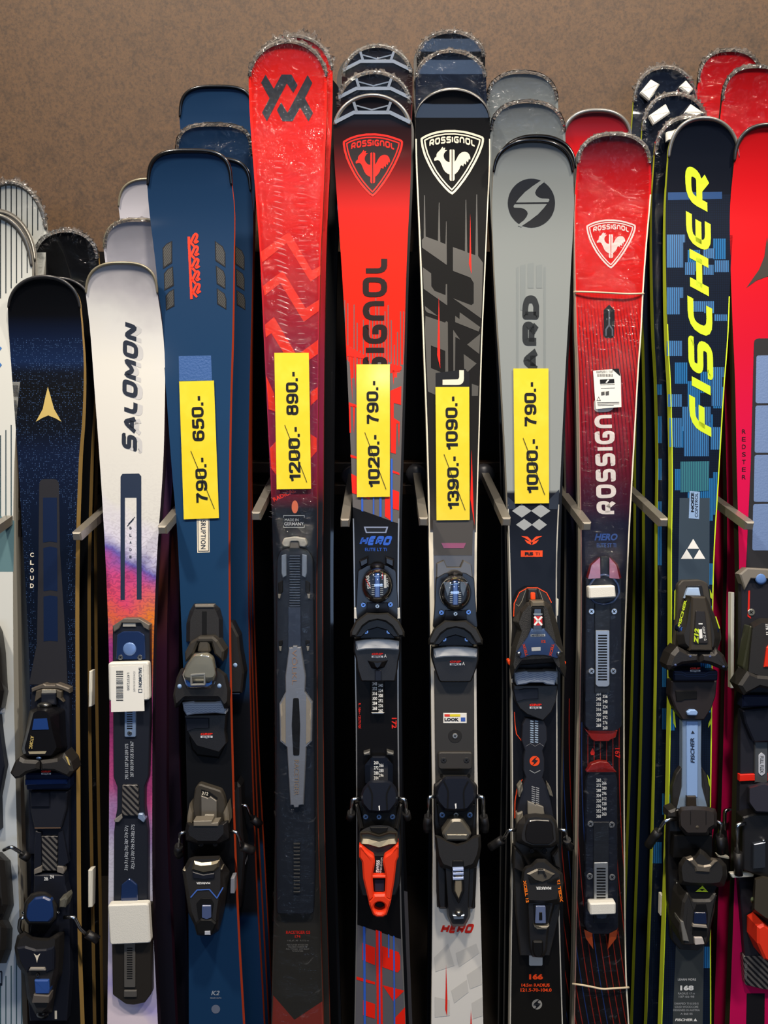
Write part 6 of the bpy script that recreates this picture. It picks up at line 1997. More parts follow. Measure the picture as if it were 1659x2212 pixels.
toe = H.loft('toe_binding', TEX, [(rnd(f((318, 570), (420, 430), (500, 340), (560, 328), (720, 328), (792, 380), (855, 540), (905, 740), (955, 950), (985, 1150), (968, 1272), (880, 1180), (840, 1090), (420, 1118), (360, 1205), (310, 1295), (284, 1130), (308, 900), (378, 680)), 2), 0.008),
                                   (rnd(f((322, 575), (424, 436), (502, 346), (560, 334), (720, 334), (788, 386), (848, 545), (896, 745), (945, 952), (975, 1150), (962, 1260), (880, 1165), (838, 1075), (424, 1102), (362, 1188), (314, 1280), (290, 1130), (314, 900), (384, 685)), 2), 0.036),
                                   (rnd(f((400, 600), (450, 470), (520, 390), (570, 380), (710, 380), (750, 420), (790, 560), (840, 750), (880, 940), (905, 1110), (900, 1150), (860, 1110), (820, 1030), (440, 1050), (390, 1110), (350, 1170), (335, 1110), (370, 910), (440, 700)), 2), 0.048)])
H.prism('toe_bridge', mat('#5f594d', 0.45), f((560, 335), (715, 332), (722, 405), (552, 408)), 0.03, 0.050, 0.002, toe)
H.prism('toe_cavity', PLD, f((558, 410), (702, 408), (725, 655), (548, 655)), 0.04, 0.0488, 0.0005, toe)
dr = H.loft('spring_drum', mat('#1c1c20', 0.3, coat=0.5), [(f((570, 430), (690, 430), (705, 680), (555, 680)), 0.042), (f((595, 430), (670, 430), (680, 680), (580, 680)), 0.056)], toe)
H.printed('drum_label', mat('#c22a2a', 0.35), [f((588, 515), (688, 515), (690, 630), (586, 630))], 0.0006, toe, 0.056)
V, Fc = ribbon(f((592, 522), (685, 625)), 4.2, 0)
V2, Fc2 = ribbon(f((685, 522), (592, 625)), 4.2, 0)
k = len(V)
H.mesh2d('drum_cross', PRW, V + V2, fix_faces(V + V2, Fc + [tuple(i + k for i in q) for q in Fc2]), 0.001, toe, 0.056)
H.printed('drum_line', mat('#a9a493', 0.3, 0.6), [f((580, 485), (690, 485), (690, 497), (580, 497))], 0.0006, toe, 0.056)
H.prism('cover_field', mat('#1d3668', 0.2, coat=0.6), f((550, 665), (715, 665), (820, 800), (925, 960), (875, 1040), (720, 998), (565, 998), (425, 1040), (370, 960), (505, 770)), 0.04, 0.0495, 0.001, toe)  # blue reflection of the clear cover, painted on the field below
H.printed('cover_label', PRW, [f((545, 740), (725, 735), (725, 765), (548, 768)), f((555, 900), (668, 895), (668, 940), (560, 945))], 0.0006, toe, 0.0495)
text(H, 'cover_lettering', ORG, 'XCELL', *f(480, 930), 28, 6, rot=-74, bold=0.04, w=0.0497, parent=toe)
text(H, 'cover_lettering', ORG, 'XCELL', *f(803, 930), 28, 6, rot=76, bold=0.04, w=0.0497, parent=toe)
text(H, 'cover_lettering', ORG, '12', *f(705, 826), 9.5, 6, bold=0.06, w=0.0497, parent=toe)
text(H, 'cover_lettering', INK, 'MARKER', *f(636, 752), 28, 4, bold=0.02, w=0.0503, parent=toe)
for x in (405, 890):
    H.dome('cover_nut', CHR, *f(x, 978), 6, 6, 0.048, 0.004, toe)
H.loft('clear_cover', CLEAR, [(f((545, 655), (720, 655), (830, 800), (945, 960), (882, 1055), (720, 1008), (560, 1008), (420, 1055), (355, 960), (500, 760)), 0.046), (f((555, 670), (710, 670), (815, 805), (915, 955), (870, 1030), (720, 990), (565, 990), (430, 1030), (380, 955), (515, 770)), 0.056)], toe)
H.prism('orange_tab', ORG, rnd(f((264, 1065), (296, 1050), (297, 1128), (276, 1112)), 2), 0.016, 0.03, 0.001, toe)
H.prism('orange_tab', ORG, rnd(f((958, 1060), (980, 1075), (984, 1100), (962, 1122)), 2), 0.016, 0.03, 0.001, toe)
pd = H.prism('sole_pad', BLUELIT_PAD, f((350, 1215), (500, 1197), (520, 1208), (720, 1205), (740, 1195), (880, 1200), (882, 1260), (842, 1366), (740, 1356), (700, 1335), (540, 1335), (490, 1352), (380, 1366), (354, 1290)), 0.008, 0.028, 0.002)
for i in range(4):
    y = 1228 + i * 22
    V, Fc = ribbon(f(*[(370 + k * 44, y + (8 if k % 2 else -8)) for k in range(12)]), 0.6, 2)
    H.mesh2d('pad_wave', mat('#41588a', 0.5), V, fix_faces(V, Fc), 0.0004, pd, 0.028)
gp = H.prism('front_plate', PL, f((335, 1360), (882, 1360), (862, 1560), (805, 1690), (700, 1800), (500, 1722), (410, 1650), (362, 1565), (335, 1430)), 0.0, 0.015, 0.0015)
H.prism('plate_cap', PLN, f((335, 1415), (400, 1420), (470, 1405), (640, 1405), (642, 1530), (465, 1540), (430, 1555), (370, 1565)), 0.014, 0.0175, 0.0008, gp)
gripwalk(H, *f(607, 1622), 0.0155, gp)
V, Fc = ribbon(f((348, 1690), (356, 1850), (372, 1960), (435, 2045)), 1.6, 1)
H.mesh2d('orange_line', ORG, V, fix_faces(V, Fc), 0.0006)
PM = mat('#20222a', 0.42)
mpn = H.prism('center_plate', PM, [(1129, 1566), (1136, 1552), (1174, 1556), (1181, 1572), (1182, 1600), (1172, 1622), (1176, 1640), (1176, 1665), (1172, 1680), (1186, 1710), (1196, 1765), (1196, 1800), (1116, 1800), (1116, 1765), (1126, 1710), (1136, 1680), (1131, 1665), (1131, 1640), (1134, 1622), (1127, 1600)], 0.0, 0.009, 0.001)
for i in range(10):
    y = 1556 + i * 5
    H.printed('scale_mark', mat('#8fa2b8', 0.4), [[(1146, y), (1153, y + 1.5), (1152, y + 4), (1145, y + 2.5)], [(1156, y), (1163, y + 1.5), (1162, y + 4), (1155, y + 2.5)]], 0.0004, mpn, 0.009)
    y = 1698 + i * 4.6
    H.printed('scale_mark', mat('#8d8f92', 0.4), [[(1149, y), (1156, y + 2.5), (1155, y + 4.5), (1148, y + 2)], [(1158, y + 2), (1165, y + 4.5), (1164, y + 6.5), (1157, y + 4)]], 0.0004, mpn, 0.009)
V, Fc = ribbon([(1136, 1612), (1146, 1606), (1156, 1612), (1166, 1606), (1175, 1612)], 0.8, 0)
H.mesh2d('plate_line', mat('#77777a', 0.4), V, fix_faces(V, Fc), 0.0004, mpn, 0.009)
H.printed('orange_stamp', ORG, [ell(1155, 1644, 11)], 0.0004, mpn, 0.009)
g = lambda p: [(1155 + (x - 806) / 628 * 9, 1644 + (y - 817) / 628 * 9) for x, y in p]
H.printed('bolt_cut', PM, [g(BOLT), g([(1612 - x, 1634 - y) for x, y in BOLT])], 0.0008, mpn, 0.009)
V, Fc = ribbon([(1144, 1664), (1155, 1670), (1167, 1664)], 1.6, 0)
H.mesh2d('plate_chevron', mat('#b5b4ae', 0.35, 0.5), V, fix_faces(V, Fc), 0.0004, mpn, 0.009)
f = tr(1050, 1660, 5.673)
V, Fc = ribbon(f((445, 135), (385, 220), (355, 400), (352, 610)), 2.0, 1)
H.mesh2d('orange_line', ORG, V, fix_faces(V, Fc), 0.0006)
for q in (((390, 240), (440, 172), (456, 270), (405, 362)), ((755, 180), (790, 230), (826, 352), (785, 340), (755, 250)), ((378, 560), (450, 530), (462, 620), (380, 692))):
    H.prism('grey_pod', mat('#726e64', 0.4), rnd(f(*q), 2), 0.0, 0.013, 0.0015, mpn)
H.prism('slider_plate', mat('#86827a', 0.4, 0.3), f((510, 405), (590, 435), (606, 455), (620, 440), (705, 475), (715, 560), (512, 560)), 0.008, 0.013, 0.0006, mpn)
hbse = H.prism('heel_base', PLM, f((345, 980), (380, 660), (860, 660), (905, 985), (925, 1250), (900, 1800), (780, 2300), (420, 2300), (370, 1800), (335, 1250)), 0.0, 0.012, 0.0015)
H.loft('heel_pad', PLM, [(rnd(f((358, 790), (380, 665), (480, 560), (600, 545), (800, 570), (862, 640), (890, 790), (893, 920), (800, 975), (560, 975), (440, 935), (368, 905)), 3), 0.010), (rnd(f((372, 790), (395, 670), (490, 572), (605, 557), (795, 582), (852, 650), (878, 790), (880, 910), (795, 962), (562, 962), (448, 922), (382, 895)), 3), 0.046), (rnd(f((440, 800), (470, 690), (520, 605), (610, 595), (790, 615), (835, 670), (850, 790), (855, 890), (780, 940), (570, 940), (480, 905), (440, 870)), 3), 0.054)], hbse)
H.prism('pad_face', mat('#151210', 0.3, coat=0.3), rnd(f((478, 800), (500, 690), (540, 640), (620, 630), (780, 640), (815, 690), (832, 880), (770, 930), (575, 930), (490, 890)), 3), 0.05, 0.0555, 0.001, hbse)
for x in (560, 715):
    H.screw(*f(x, 1012), 6, 0.03, PLG, hbse)
brake(H, [f(365, 752) + (0.03,), f(285, 752) + (0.033,), f(195, 880) + (0.022,)], 0, [f(200, 870) + (0.022,), f(120, 920) + (0.016,), f(50, 965) + (0.012,)], hbse)
brake(H, [f(885, 752) + (0.03,), f(975, 755) + (0.033,), f(995, 885) + (0.024,)], 0, [f(990, 870) + (0.025,), f(985, 920) + (0.02,), f(1035, 965) + (0.014,)], hbse)
for q in (((345, 980), (372, 985), (445, 1070), (480, 1190), (480, 1300), (340, 1230)), ((892, 985), (815, 1080), (842, 1200), (922, 1245))):
    H.prism('side_arm', CHAR, f(*q), 0.008, 0.026, 0.002, hbse)
hb = H.loft('heel_binding', PLM, [(rnd(f((440, 1250), (475, 1192), (540, 1180), (615, 1098), (725, 1098), (825, 1190), (938, 1280), (950, 1400), (910, 1660), (750, 1690), (500, 1680), (425, 1400)), 3), 0.010), (rnd(f((446, 1255), (480, 1198), (545, 1186), (620, 1106), (722, 1106), (820, 1196), (930, 1285), (940, 1400), (900, 1650), (750, 1670), (505, 1660), (432, 1400)), 3), 0.048), (rnd(f((470, 1270), (500, 1222), (560, 1212), (630, 1150), (712, 1150), (800, 1222), (900, 1300), (905, 1400), (870, 1600), (745, 1620), (520, 1612), (460, 1400)), 3), 0.056)])
H.prism('heel_cup', mat('#5a544a', 0.4, 0.3), f((500, 1298), (620, 1240), (720, 1240), (850, 1300), (780, 1370), (690, 1405), (600, 1380)), 0.05, 0.0585, 0.002, hb)
H.prism('cup_notch', PL, f((640, 1250), (710, 1250), (745, 1330), (720, 1335), (695, 1275), (660, 1275), (640, 1300)), 0.055, 0.0605, 0.0006, hb)
for q in (((520, 1335), (655, 1400), (540, 1412)), ((892, 1332), (752, 1400), (860, 1416))):
    H.prism('cup_pocket', PLD, f(*q), 0.054, 0.0578, 0.0004, hb)
text(H, 'heel_lettering', mat('#e8731c', 0.42), 'XCELL 12', *f(490, 1508), 49, 6.5, rot=-82, bold=0.05, w=0.0565, parent=hb)
text(H, 'heel_lettering', mat('#e8731c', 0.42), 'XCELL 12', *f(905, 1500), 49, 6.5, rot=99, bold=0.05, w=0.0565, parent=hb)
text(H, 'maker_lettering', PRW, 'MARKER', *f(705, 1468), 33, 6.5, rot=180, bold=0.03, w=0.0565, parent=hb)
H.loft('heel_lever', PL, [(rnd(f((500, 1640), (850, 1640), (770, 1950), (745, 2240), (700, 2320), (560, 2310), (530, 2200), (515, 1990)), 4), 0.012), (rnd(f((520, 1650), (820, 1650), (745, 1950), (720, 2220), (685, 2290), (580, 2285), (550, 2190), (535, 1985)), 4), 0.050)], hb)
H.prism('lever_recess', PLD, f((580, 1668), (790, 1668), (748, 1905), (596, 1905)), 0.046, 0.0512, 0.0004, hb)
H.prism('scale_window', mat('#5a6788', 0.2, coat=0.6), rnd(f((612, 1690), (730, 1690), (735, 1900), (602, 1900)), 2), 0.05, 0.054, 0.0006, hb)
H.prism('window_slot', PLD, f((652, 1765), (688, 1765), (690, 1860), (650, 1860)), 0.052, 0.0546, 0.0003, hb)
H.prism('lever_clip', mat('#7a756a', 0.35, 0.4), f((585, 1915), (600, 1940), (745, 1940), (778, 1925), (742, 1975), (625, 1975)), 0.048, 0.0555, 0.0008, hb)
H.prism('lever_tip', PLD, rnd(f((575, 2120), (700, 2120), (705, 2260), (670, 2330), (600, 2320), (570, 2240)), 4), 0.045, 0.054, 0.002, hb)

# wrapped red ROSSIGNOL ski: bare rail plates
RCL = glass('red_clear_plastic', '#c8381f', 0.08, 0.12)
f = tr(1000, 750, 2.517)
for q in (((668, 1255), (690, 1180), (742, 1138), (744, 1250)), ((862, 1255), (842, 1180), (800, 1138), (800, 1250))):
    I.loft('red_cap', mat('#8a1d16', 0.15, coat=0.8), [(f(*q), 0.0), ([(x + (1307 - x) * 0.12, y + 2) for x, y in f(*q)], 0.014)])
fp = I.prism('front_rail', PLN, rnd(f((668, 1255), (745, 1240), (748, 1138), (798, 1138), (800, 1240), (862, 1255), (866, 1880), (866, 2060), (842, 2080), (838, 2098), (688, 2098), (684, 2080), (664, 2060)), 3), 0.0, 0.010, 0.001)
I.tube('lens_ring', mat('#2b3f66', 0.2, coat=0.8), [f(*p) + (0.012,) for p in ((690, 1290), (720, 1250), (765, 1235), (815, 1250), (845, 1295), (850, 1340), (820, 1385), (765, 1400), (710, 1385), (682, 1340), (690, 1290))], 0.0018, fp)
for x, y in ((700, 1437), (823, 1437), (700, 1762), (818, 1762)):
    I.screw(*f(x, y), 7, 0.0105, mat('#c2c5c8', 0.25, 0.8), fp)
I.prism('rail_deck', mat('#23262c', 0.35), f((718, 1390), (800, 1390), (800, 1880), (718, 1880)), 0.008, 0.0125, 0.0005, fp)
slotted(I, 'slotted_strip', mat('#b2b6ba', 0.3, 0.6), rnd(f((722, 1540), (797, 1540), (797, 1835), (785, 1846), (735, 1846), (722, 1835)), 2), 0.011, 0.0145, f(0, 1560)[1], f(0, 1815)[1], f(735, 0)[0], f(784, 0)[0], 17, fp, 0.55)
f = tr(1000, 1462, 2.517)
numbers(I, fp, 0.0102, (f(738, 0)[0], f(773, 0)[0]), ([f(0, 92 + 28.5 * i)[1] for i in range(7)], [f(0, 78 + 28.5 * i)[1] for i in range(8)]), (('364', '348', '332', '316', '300', '284', '268'), ('372', '356', '340', '324', '308', '292', '276', '260')), 7.4, 10.5)
I.prism('red_clip', mat('#8a1d16', 0.2, coat=0.8), rnd(f((668, 290), (695, 305), (812, 305), (842, 290), (832, 330), (800, 345), (795, 352), (720, 352), (700, 342)), 2), 0.0, 0.013, 0.001)
rp = I.prism('rear_rail', PLN, rnd(f((672, 560), (690, 500), (745, 470), (770, 470), (822, 500), (840, 560), (842, 1100), (846, 1360), (830, 1400), (690, 1400), (664, 1360), (668, 1100)), 4), 0.0, 0.010, 0.001)
I.prism('red_clip', mat('#8a1d16', 0.2, coat=0.8), rnd(f((672, 520), (700, 475), (745, 460), (790, 465), (838, 520), (810, 510), (755, 495), (695, 512)), 2), 0.004, 0.013, 0.001, rp)
I.prism('rail_deck', mat('#23262c', 0.35), f((712, 790), (795, 790), (792, 1340), (712, 1340)), 0.008, 0.0125, 0.0005, rp)
numbers(I, rp, 0.0102, (f(738, 0)[0], f(768, 0)[0]), ([f(0, 562 + 28 * i)[1] for i in range(8)], [f(0, 578 + 28 * i)[1] for i in range(7)]), (('260', '272', '288', '304', '320', '336', '352', '368'), ('266', '280', '296', '312', '328', '344', '360')), 7.2, 10)
for x, y in ((695, 800), (810, 805), (690, 1085), (812, 1090)):
    I.screw(*f(x, y), 7, 0.0105, mat('#c2c5c8', 0.25, 0.8), rp)
slotted(I, 'slotted_strip', mat('#a9adb0', 0.3, 0.6), rnd(f((714, 1012), (789, 1010), (789, 1240), (714, 1240)), 2), 0.011, 0.0145, f(0, 1035)[1], f(0, 1225)[1], f(727, 0)[0], f(776, 0)[0], 12, rp, 0.55)
I.prism('rail_stop', mat('#3d4552', 0.3), rnd(f((722, 1290), (786, 1290), (780, 1316), (730, 1316)), 2), 0.01, 0.0155, 0.0008, rp)
for q in (((652, 1370), (700, 1392), (706, 1478), (664, 1420)), ((846, 1370), (800, 1392), (790, 1478), (838, 1420))):
    I.loft('red_cap', mat('#8a3a1c', 0.15, coat=0.8), [(f(*q), 0.0), (f(*[(x + (750 - x) * 0.06, y + 3) for x, y in q]), 0.012)])

# FISCHER ski
f = tr(1400, 1240, 5.673)
YP = mat('#b9d02c', 0.42)
for q in (((372, 130), (322, 208), (316, 560), (336, 560), (348, 330), (380, 200)), ((755, 180), (785, 250), (781, 305), (762, 285)), ((300, 1600), (320, 1620), (342, 1890), (310, 1830)), ((768, 1770), (770, 1830), (738, 1885), (740, 1830))):
    J.printed('yellow_flash', YP, [f(*q)], 0.0006)
tb = J.prism('toe_base', mat('#3f3b36', 0.45), rnd(f((360, 520), (368, 140), (420, 78), (650, 72), (732, 112), (765, 310), (800, 520), (860, 900), (320, 900)), 4), 0.0, 0.010, 0.0015)
J.prism('base_recess', PL, rnd(f((450, 320), (480, 140), (660, 138), (690, 310)), 4), 0.008, 0.0125, 0.0006, tb)
J.prism('blue_tongue', mat('#a3bbdc', 0.35), f((490, 168), (626, 168), (652, 300), (448, 300)), 0.01, 0.016, 0.001, tb)
toe = J.loft('toe_binding', CHAR, [(rnd(f((372, 640), (465, 300), (530, 268), (712, 272), (785, 430), (885, 670), (898, 790), (850, 930), (760, 965), (500, 950), (365, 880), (335, 740)), 3), 0.006), (rnd(f((380, 642), (470, 308), (532, 276), (708, 280), (778, 434), (876, 672), (888, 786), (842, 922), (758, 955), (502, 940), (372, 870), (345, 740)), 3), 0.040), (rnd(f((470, 650), (520, 340), (550, 300), (695, 304), (745, 450), (800, 680), (815, 780), (800, 890), (750, 920), (520, 910), (460, 850), (440, 740)), 3), 0.050)])
J.prism('toe_ridge', mat('#3b362f', 0.42), f((536, 278), (706, 282), (772, 560), (795, 945), (510, 942), (530, 560)), 0.03, 0.0525, 0.002, toe)
J.prism('scale_cover', mat('#2b2827', 0.25, coat=0.5), rnd(f((585, 448), (698, 452), (742, 850), (560, 850)), 3), 0.05, 0.0545, 0.0008, toe)
text(J, 'cover_lettering', YP, 'Z12', *f(592, 755), 32, 10, rot=87, shear=0.3, bold=0.06, w=0.0547, parent=toe)
J.printed('cover_label', PRW, [f((622, 680), (660, 672), (668, 785), (630, 792)), f((618, 602), (668, 602), (668, 618), (618, 618))], 0.0006, toe, 0.0545)
text(J, 'cover_lettering', PRW, 'GRIP Z12', *f(690, 730), 30, 5, rot=-82, bold=0.0, w=0.0547, parent=toe)
text(J, 'side_lettering', YP, 'FISCHER', *f(420, 480), 60, 6, rot=76, shear=0.2, bold=0.04, w=0.0415, parent=toe)
V, Fc = ribbon(f((828, 520), (876, 668)), 2.4, 0)
J.mesh2d('yellow_line', YP, V, fix_faces(V, Fc), 0.0006, toe, 0.0415)
for x, y in ((425, 680), (782, 690)):
    J.prism('screw_well', mat('#101a30', 0.3), ell(*f(x + 18, y), 13, 11, 14), 0.03, 0.0435, 0.001, toe)
    J.screw(*f(x, y), 5.5, 0.0438, mat('#3c66b8', 0.3, 0.6), toe)
for sx in (-1, 1):
    q = ((240, 1120), (290, 985), (375, 890), (500, 956), (638, 962), (638, 1092), (430, 1112), (335, 1160), (268, 1192)) if sx < 0 else ((642, 962), (800, 962), (845, 905), (945, 1000), (1003, 1150), (985, 1197), (880, 1162), (760, 1112), (642, 1092))
    J.prism('toe_wing', mat('#201d1b', 0.45, grain=0.3), f(*q), 0.018, 0.050, 0.005, toe)
for x, y in ((518, 1010), (760, 1012), (335, 1115), (925, 1135)):
    J.dome('wing_pin', mat('#46547a', 0.3), *f(x, y), 3.2, 3, 0.049, 0.002, toe)
pd = J.prism('sole_pad', mat('#121a30', 0.4), rnd(f((312, 1185), (860, 1185), (855, 1310), (315, 1310)), 4), 0.006, 0.026, 0.002)
for i in range(2):
    V, Fc = ribbon(f((320, 1195 + 32 * i), (420, 1200 + 32 * i), (470, 1232 + 22 * i), (690, 1232 + 22 * i), (740, 1200 + 32 * i), (850, 1195 + 32 * i)), 1.6, 2)
    J.mesh2d('pad_line', mat('#233050', 0.4), V, fix_faces(V, Fc), 0.0005, pd, 0.026)
gripwalk(J, *f(578, 1172), 0.0265, pd, 0.85)
gp = J.prism('front_plate', mat('#292526', 0.42), rnd(f((290, 1310), (852, 1310), (832, 1500), (782, 1650), (690, 1792), (420, 1792), (340, 1665), (280, 1500)), 3), 0.0, 0.019, 0.002)
J.prism('plate_cap', PLD, f((335, 1432), (600, 1432), (600, 1530), (450, 1538), (420, 1558), (350, 1560)), 0.017, 0.0205, 0.0006, gp)
J.prism('blue_knob', mat('#86a4d2', 0.35), rnd(f((478, 1695), (520, 1665), (590, 1668), (617, 1702), (600, 1738), (490, 1735)), 2), 0.017, 0.024, 0.0015, gp)
rl = J.prism('aluminium_rail', mat('#869cb8', 0.4, 0.4), [(1474, 1556), (1516, 1556), (1515, 1640), (1517, 1700), (1530, 1748), (1462, 1748), (1473, 1700), (1474, 1640)], 0.0, 0.011, 0.0012)
J.prism('rail_band', mat('#8fb0e0', 0.35, 0.2), [(1483, 1558), (1508, 1558), (1507, 1722), (1484, 1722)], 0.009, 0.0125, 0.0006, rl)
text(J, 'rail_lettering', INKN, 'FISCHER', 1496, 1620, 54, 8.5, rot=91, shear=0.2, bold=0.02, w=0.0127, parent=rl)
J.printed('rail_triangle', INKN, [[(1493, 1585), (1501, 1585), (1496, 1578)]], 0.0004, rl, 0.0125)
f = tr(1000, 1462, 2.517)
for q, e in ((((1140, 600), (1160, 530), (1190, 490), (1194, 660), (1165, 725), (1140, 720)), ((1134, 600), (1150, 530), (1168, 500), (1150, 590), (1146, 700), (1136, 700))), (((1298, 490), (1325, 530), (1342, 600), (1338, 720), (1325, 725), (1302, 660)), ((1328, 530), (1342, 560), (1343, 600), (1336, 580)))):
    J.prism('side_pad', PLM, rnd(f(*q), 3), 0.0, 0.010, 0.001)
    J.printed('yellow_flash', YP, [f(*e)], 0.0008)
f = tr(1400, 1680, 5.529)
hbse = J.prism('heel_base', PL, f((255, 420), (360, 380), (760, 400), (780, 900), (790, 1500), (740, 1950), (600, 2070), (380, 2055), (290, 1950), (250, 1500), (240, 800)), 0.0, 0.012, 0.0015)
J.prism('rail_stop', mat('#2e2925', 0.45), f((465, 222), (575, 222), (582, 345), (462, 345)), 0.01, 0.016, 0.001, hbse)
J.loft('heel_pad', mat('#302c2b', 0.42), [(rnd(f((358, 410), (378, 348), (510, 332), (692, 342), (802, 368), (825, 425), (822, 590), (745, 630), (722, 700), (448, 700), (366, 600)), 3), 0.010), (rnd(f((362, 414), (384, 354), (512, 340), (690, 348), (798, 374), (818, 428), (816, 584), (740, 622), (718, 690), (452, 690), (372, 595)), 3), 0.044), (rnd(f((385, 435), (405, 395), (515, 382), (688, 390), (770, 410), (785, 445), (785, 560), (715, 600), (695, 655), (470, 655), (395, 575)), 3), 0.053)], hbse)
for x in (505, 690):
    J.printed('pad_seam', PLD, [f((x, 400), (x + 5, 400), (x + 5, 560), (x, 560))], 0.0005, hbse, 0.053)
J.dome('pad_pin', TAUPE, *f(588, 592), 4.5, 4.5, 0.052, 0.002, hbse)
J.prism('side_hinge', CHAR, f((250, 405), (340, 370), (362, 490), (242, 482)), 0.01, 0.032, 0.003, hbse)
brake(J, [f(345, 490) + (0.03,), f(205, 505) + (0.034,), f(120, 645) + (0.026,)], 0, [f(125, 635) + (0.026,), f(60, 720) + (0.020,), f(0, 815) + (0.014,)], hbse)
brake(J, [f(815, 520) + (0.03,), f(878, 545) + (0.032,), f(850, 690) + (0.024,)], 0, [f(855, 690) + (0.024,), f(870, 900) + (0.020,)], hbse)
J.prism('heel_lower', PLD, f((310, 690), (770, 690), (765, 960), (300, 960)), 0.008, 0.026, 0.001, hbse)
hb = J.loft('heel_binding', CHAR, [(rnd(f((362, 1020), (415, 938), (555, 930), (620, 832), (685, 880), (745, 948), (865, 960), (938, 1042), (948, 1185), (905, 1300), (760, 1310), (480, 1300), (370, 1280), (358, 1100)), 3), 0.010), (rnd(f((368, 1025), (420, 946), (558, 938), (620, 845), (680, 890), (740, 956), (860, 968), (930, 1046), (940, 1180), (898, 1290), (758, 1300), (482, 1290), (378, 1270), (366, 1100)), 3), 0.046), (rnd(f((405, 1060), (450, 985), (565, 975), (620, 905), (665, 930), (720, 990), (830, 1000), (885, 1060), (890, 1165), (855, 1250), (745, 1260), (500, 1252), (420, 1235), (402, 1110)), 3), 0.056)])
J.prism('heel_cup', mat('#6b645a', 0.35, 0.4), f((470, 985), (540, 960), (600, 1040), (670, 1055), (745, 1040), (790, 985), (840, 1000), (750, 1095), (745, 1140), (572, 1130), (560, 1080)), 0.05, 0.0585, 0.002, hb)
J.prism('heel_cavity', PLD, f((440, 1285), (835, 1285), (765, 1450), (500, 1450)), 0.02, 0.046, 0.001, hb)
J.printed('triangle_emblem', YP, [f((565, 1362), (650, 1290), (718, 1366))], 0.0006, hb, 0.0465)
J.printed('triangle_cut', PLD, [f((610, 1328), (680, 1330), (645, 1352))], 0.001, hb, 0.0465)
lv = J.prism('heel_lever', CHAR, rnd(f((415, 1490), (465, 1385), (490, 1385), (535, 1458), (590, 1462), (690, 1462), (738, 1458), (790, 1395), (825, 1390), (805, 1600), (745, 1850), (705, 2010), (420, 2010), (375, 1850)), 2), 0.012, 0.050, 0.003, hb)
J.prism('lever_recess', PLD, rnd(f((585, 1505), (690, 1505), (715, 1620), (705, 1900), (530, 1890), (545, 1620)), 3), 0.046, 0.0512, 0.0004, hb)
J.prism('scale_window', mat('#18233f', 0.2, coat=0.7), rnd(f((555, 1612), (695, 1612), (705, 1750), (545, 1745)), 2), 0.048, 0.053, 0.0006, hb)
J.prism('grey_bar', mat('#8d877f', 0.4), f((540, 1752), (700, 1765), (712, 1800), (535, 1786)), 0.048, 0.0545, 0.0006, hb)
J.prism('grey_bar', mat('#b3aca8', 0.4), rnd(f((555, 1912), (652, 1910), (676, 1990), (562, 2000)), 2), 0.046, 0.054, 0.0006, hb)
J.prism('silver_fin', mat('#8f8d88', 0.35, 0.5), f((385, 1708), (425, 1720), (492, 1960), (420, 1950)), 0.03, 0.052, 0.0008, hb)
J.dome('side_pin', STEEL, *f(346, 1265), 4, 6, 0.012, 0.006, hb)

# REDSTER ski, cut by the picture edge
f = tr(1540, 1180, 2.143)
pl = K.prism('binding_plate', mat('#23232a', 0.42), f((132, 150), (330, 150), (330, 1500), (340, 1900), (150, 1900), (118, 1500), (128, 1000)), 0.0, 0.010, 0.001)
K.prism('plate_nose', mat('#77726a', 0.42), f((125, 130), (160, 100), (300, 108), (330, 150), (310, 200), (292, 155), (178, 152), (150, 202)), 0.0, 0.016, 0.002, pl)
K.dome('blue_disc', mat('#5f82bd', 0.35), *f(222, 150), 13, 13, 0.012, 0.005, pl, power=0.4)
K.printed('red_line', PRR, [f((164, 205), (172, 205), (170, 300), (176, 335), (160, 325))], 0.0006, pl, 0.010)
K.screw(*f(178, 306), 8, 0.0105, mat('#bcbcae', 0.25, 0.8), pl)
toe = K.loft('toe_binding', CHAR, [(rnd(f((150, 600), (170, 355), (215, 330), (330, 335), (345, 600), (250, 640)), 3), 0.008), (rnd(f((165, 580), (185, 380), (225, 355), (310, 360), (320, 580), (250, 610)), 3), 0.046)])
K.prism('clear_block', mat('#3a3d30', 0.3, coat=0.4), rnd(f((140, 560), (175, 370), (200, 375), (180, 540), (160, 600)), 3), 0.01, 0.03, 0.002, toe)
K.prism('red_flash', mat('#d8301c', 0.4), f((238, 560), (250, 470), (275, 440), (275, 560)), 0.04, 0.0485, 0.001, toe)
text(K, 'toe_lettering', PRW, 'STR 13', *f(250, 385), 24, 5, rot=-85, bold=0.02, w=0.0465, parent=toe)
K.prism('toe_wing', PLM, f((122, 645), (165, 580), (210, 600), (330, 610), (330, 680), (220, 655), (150, 692)), 0.02, 0.050, 0.004, toe)
K.prism('sole_pad', mat('#131a30', 0.4), f((138, 690), (330, 690), (330, 740), (138, 745)), 0.008, 0.026, 0.002)
K.prism('slider_block', PLN, rnd(f((140, 762), (330, 742), (330, 905), (190, 908), (152, 820)), 3), 0.008, 0.022, 0.002, pl)
K.prism('aluminium_rail', mat('#5c6064', 0.35, 0.5), f((195, 905), (255, 905), (255, 1095), (195, 1095)), 0.008, 0.014, 0.001, pl)
K.prism('flex_label', mat('#b5bac4', 0.45), rnd(f((212, 968), (226, 955), (242, 968), (242, 1052), (226, 1064), (212, 1052)), 2), 0.012, 0.0152, 0.0003, pl)
text(K, 'flex_lettering', INK, 'FULL FLEX', *f(227, 1010), 36, 7.5, rot=-90, bold=0.0, w=0.0154, parent=pl)
K.prism('red_bar', mat('#d8281c', 0.42), f((125, 1058), (195, 1055), (195, 1086), (125, 1089)), 0.006, 0.0135, 0.0006, pl)
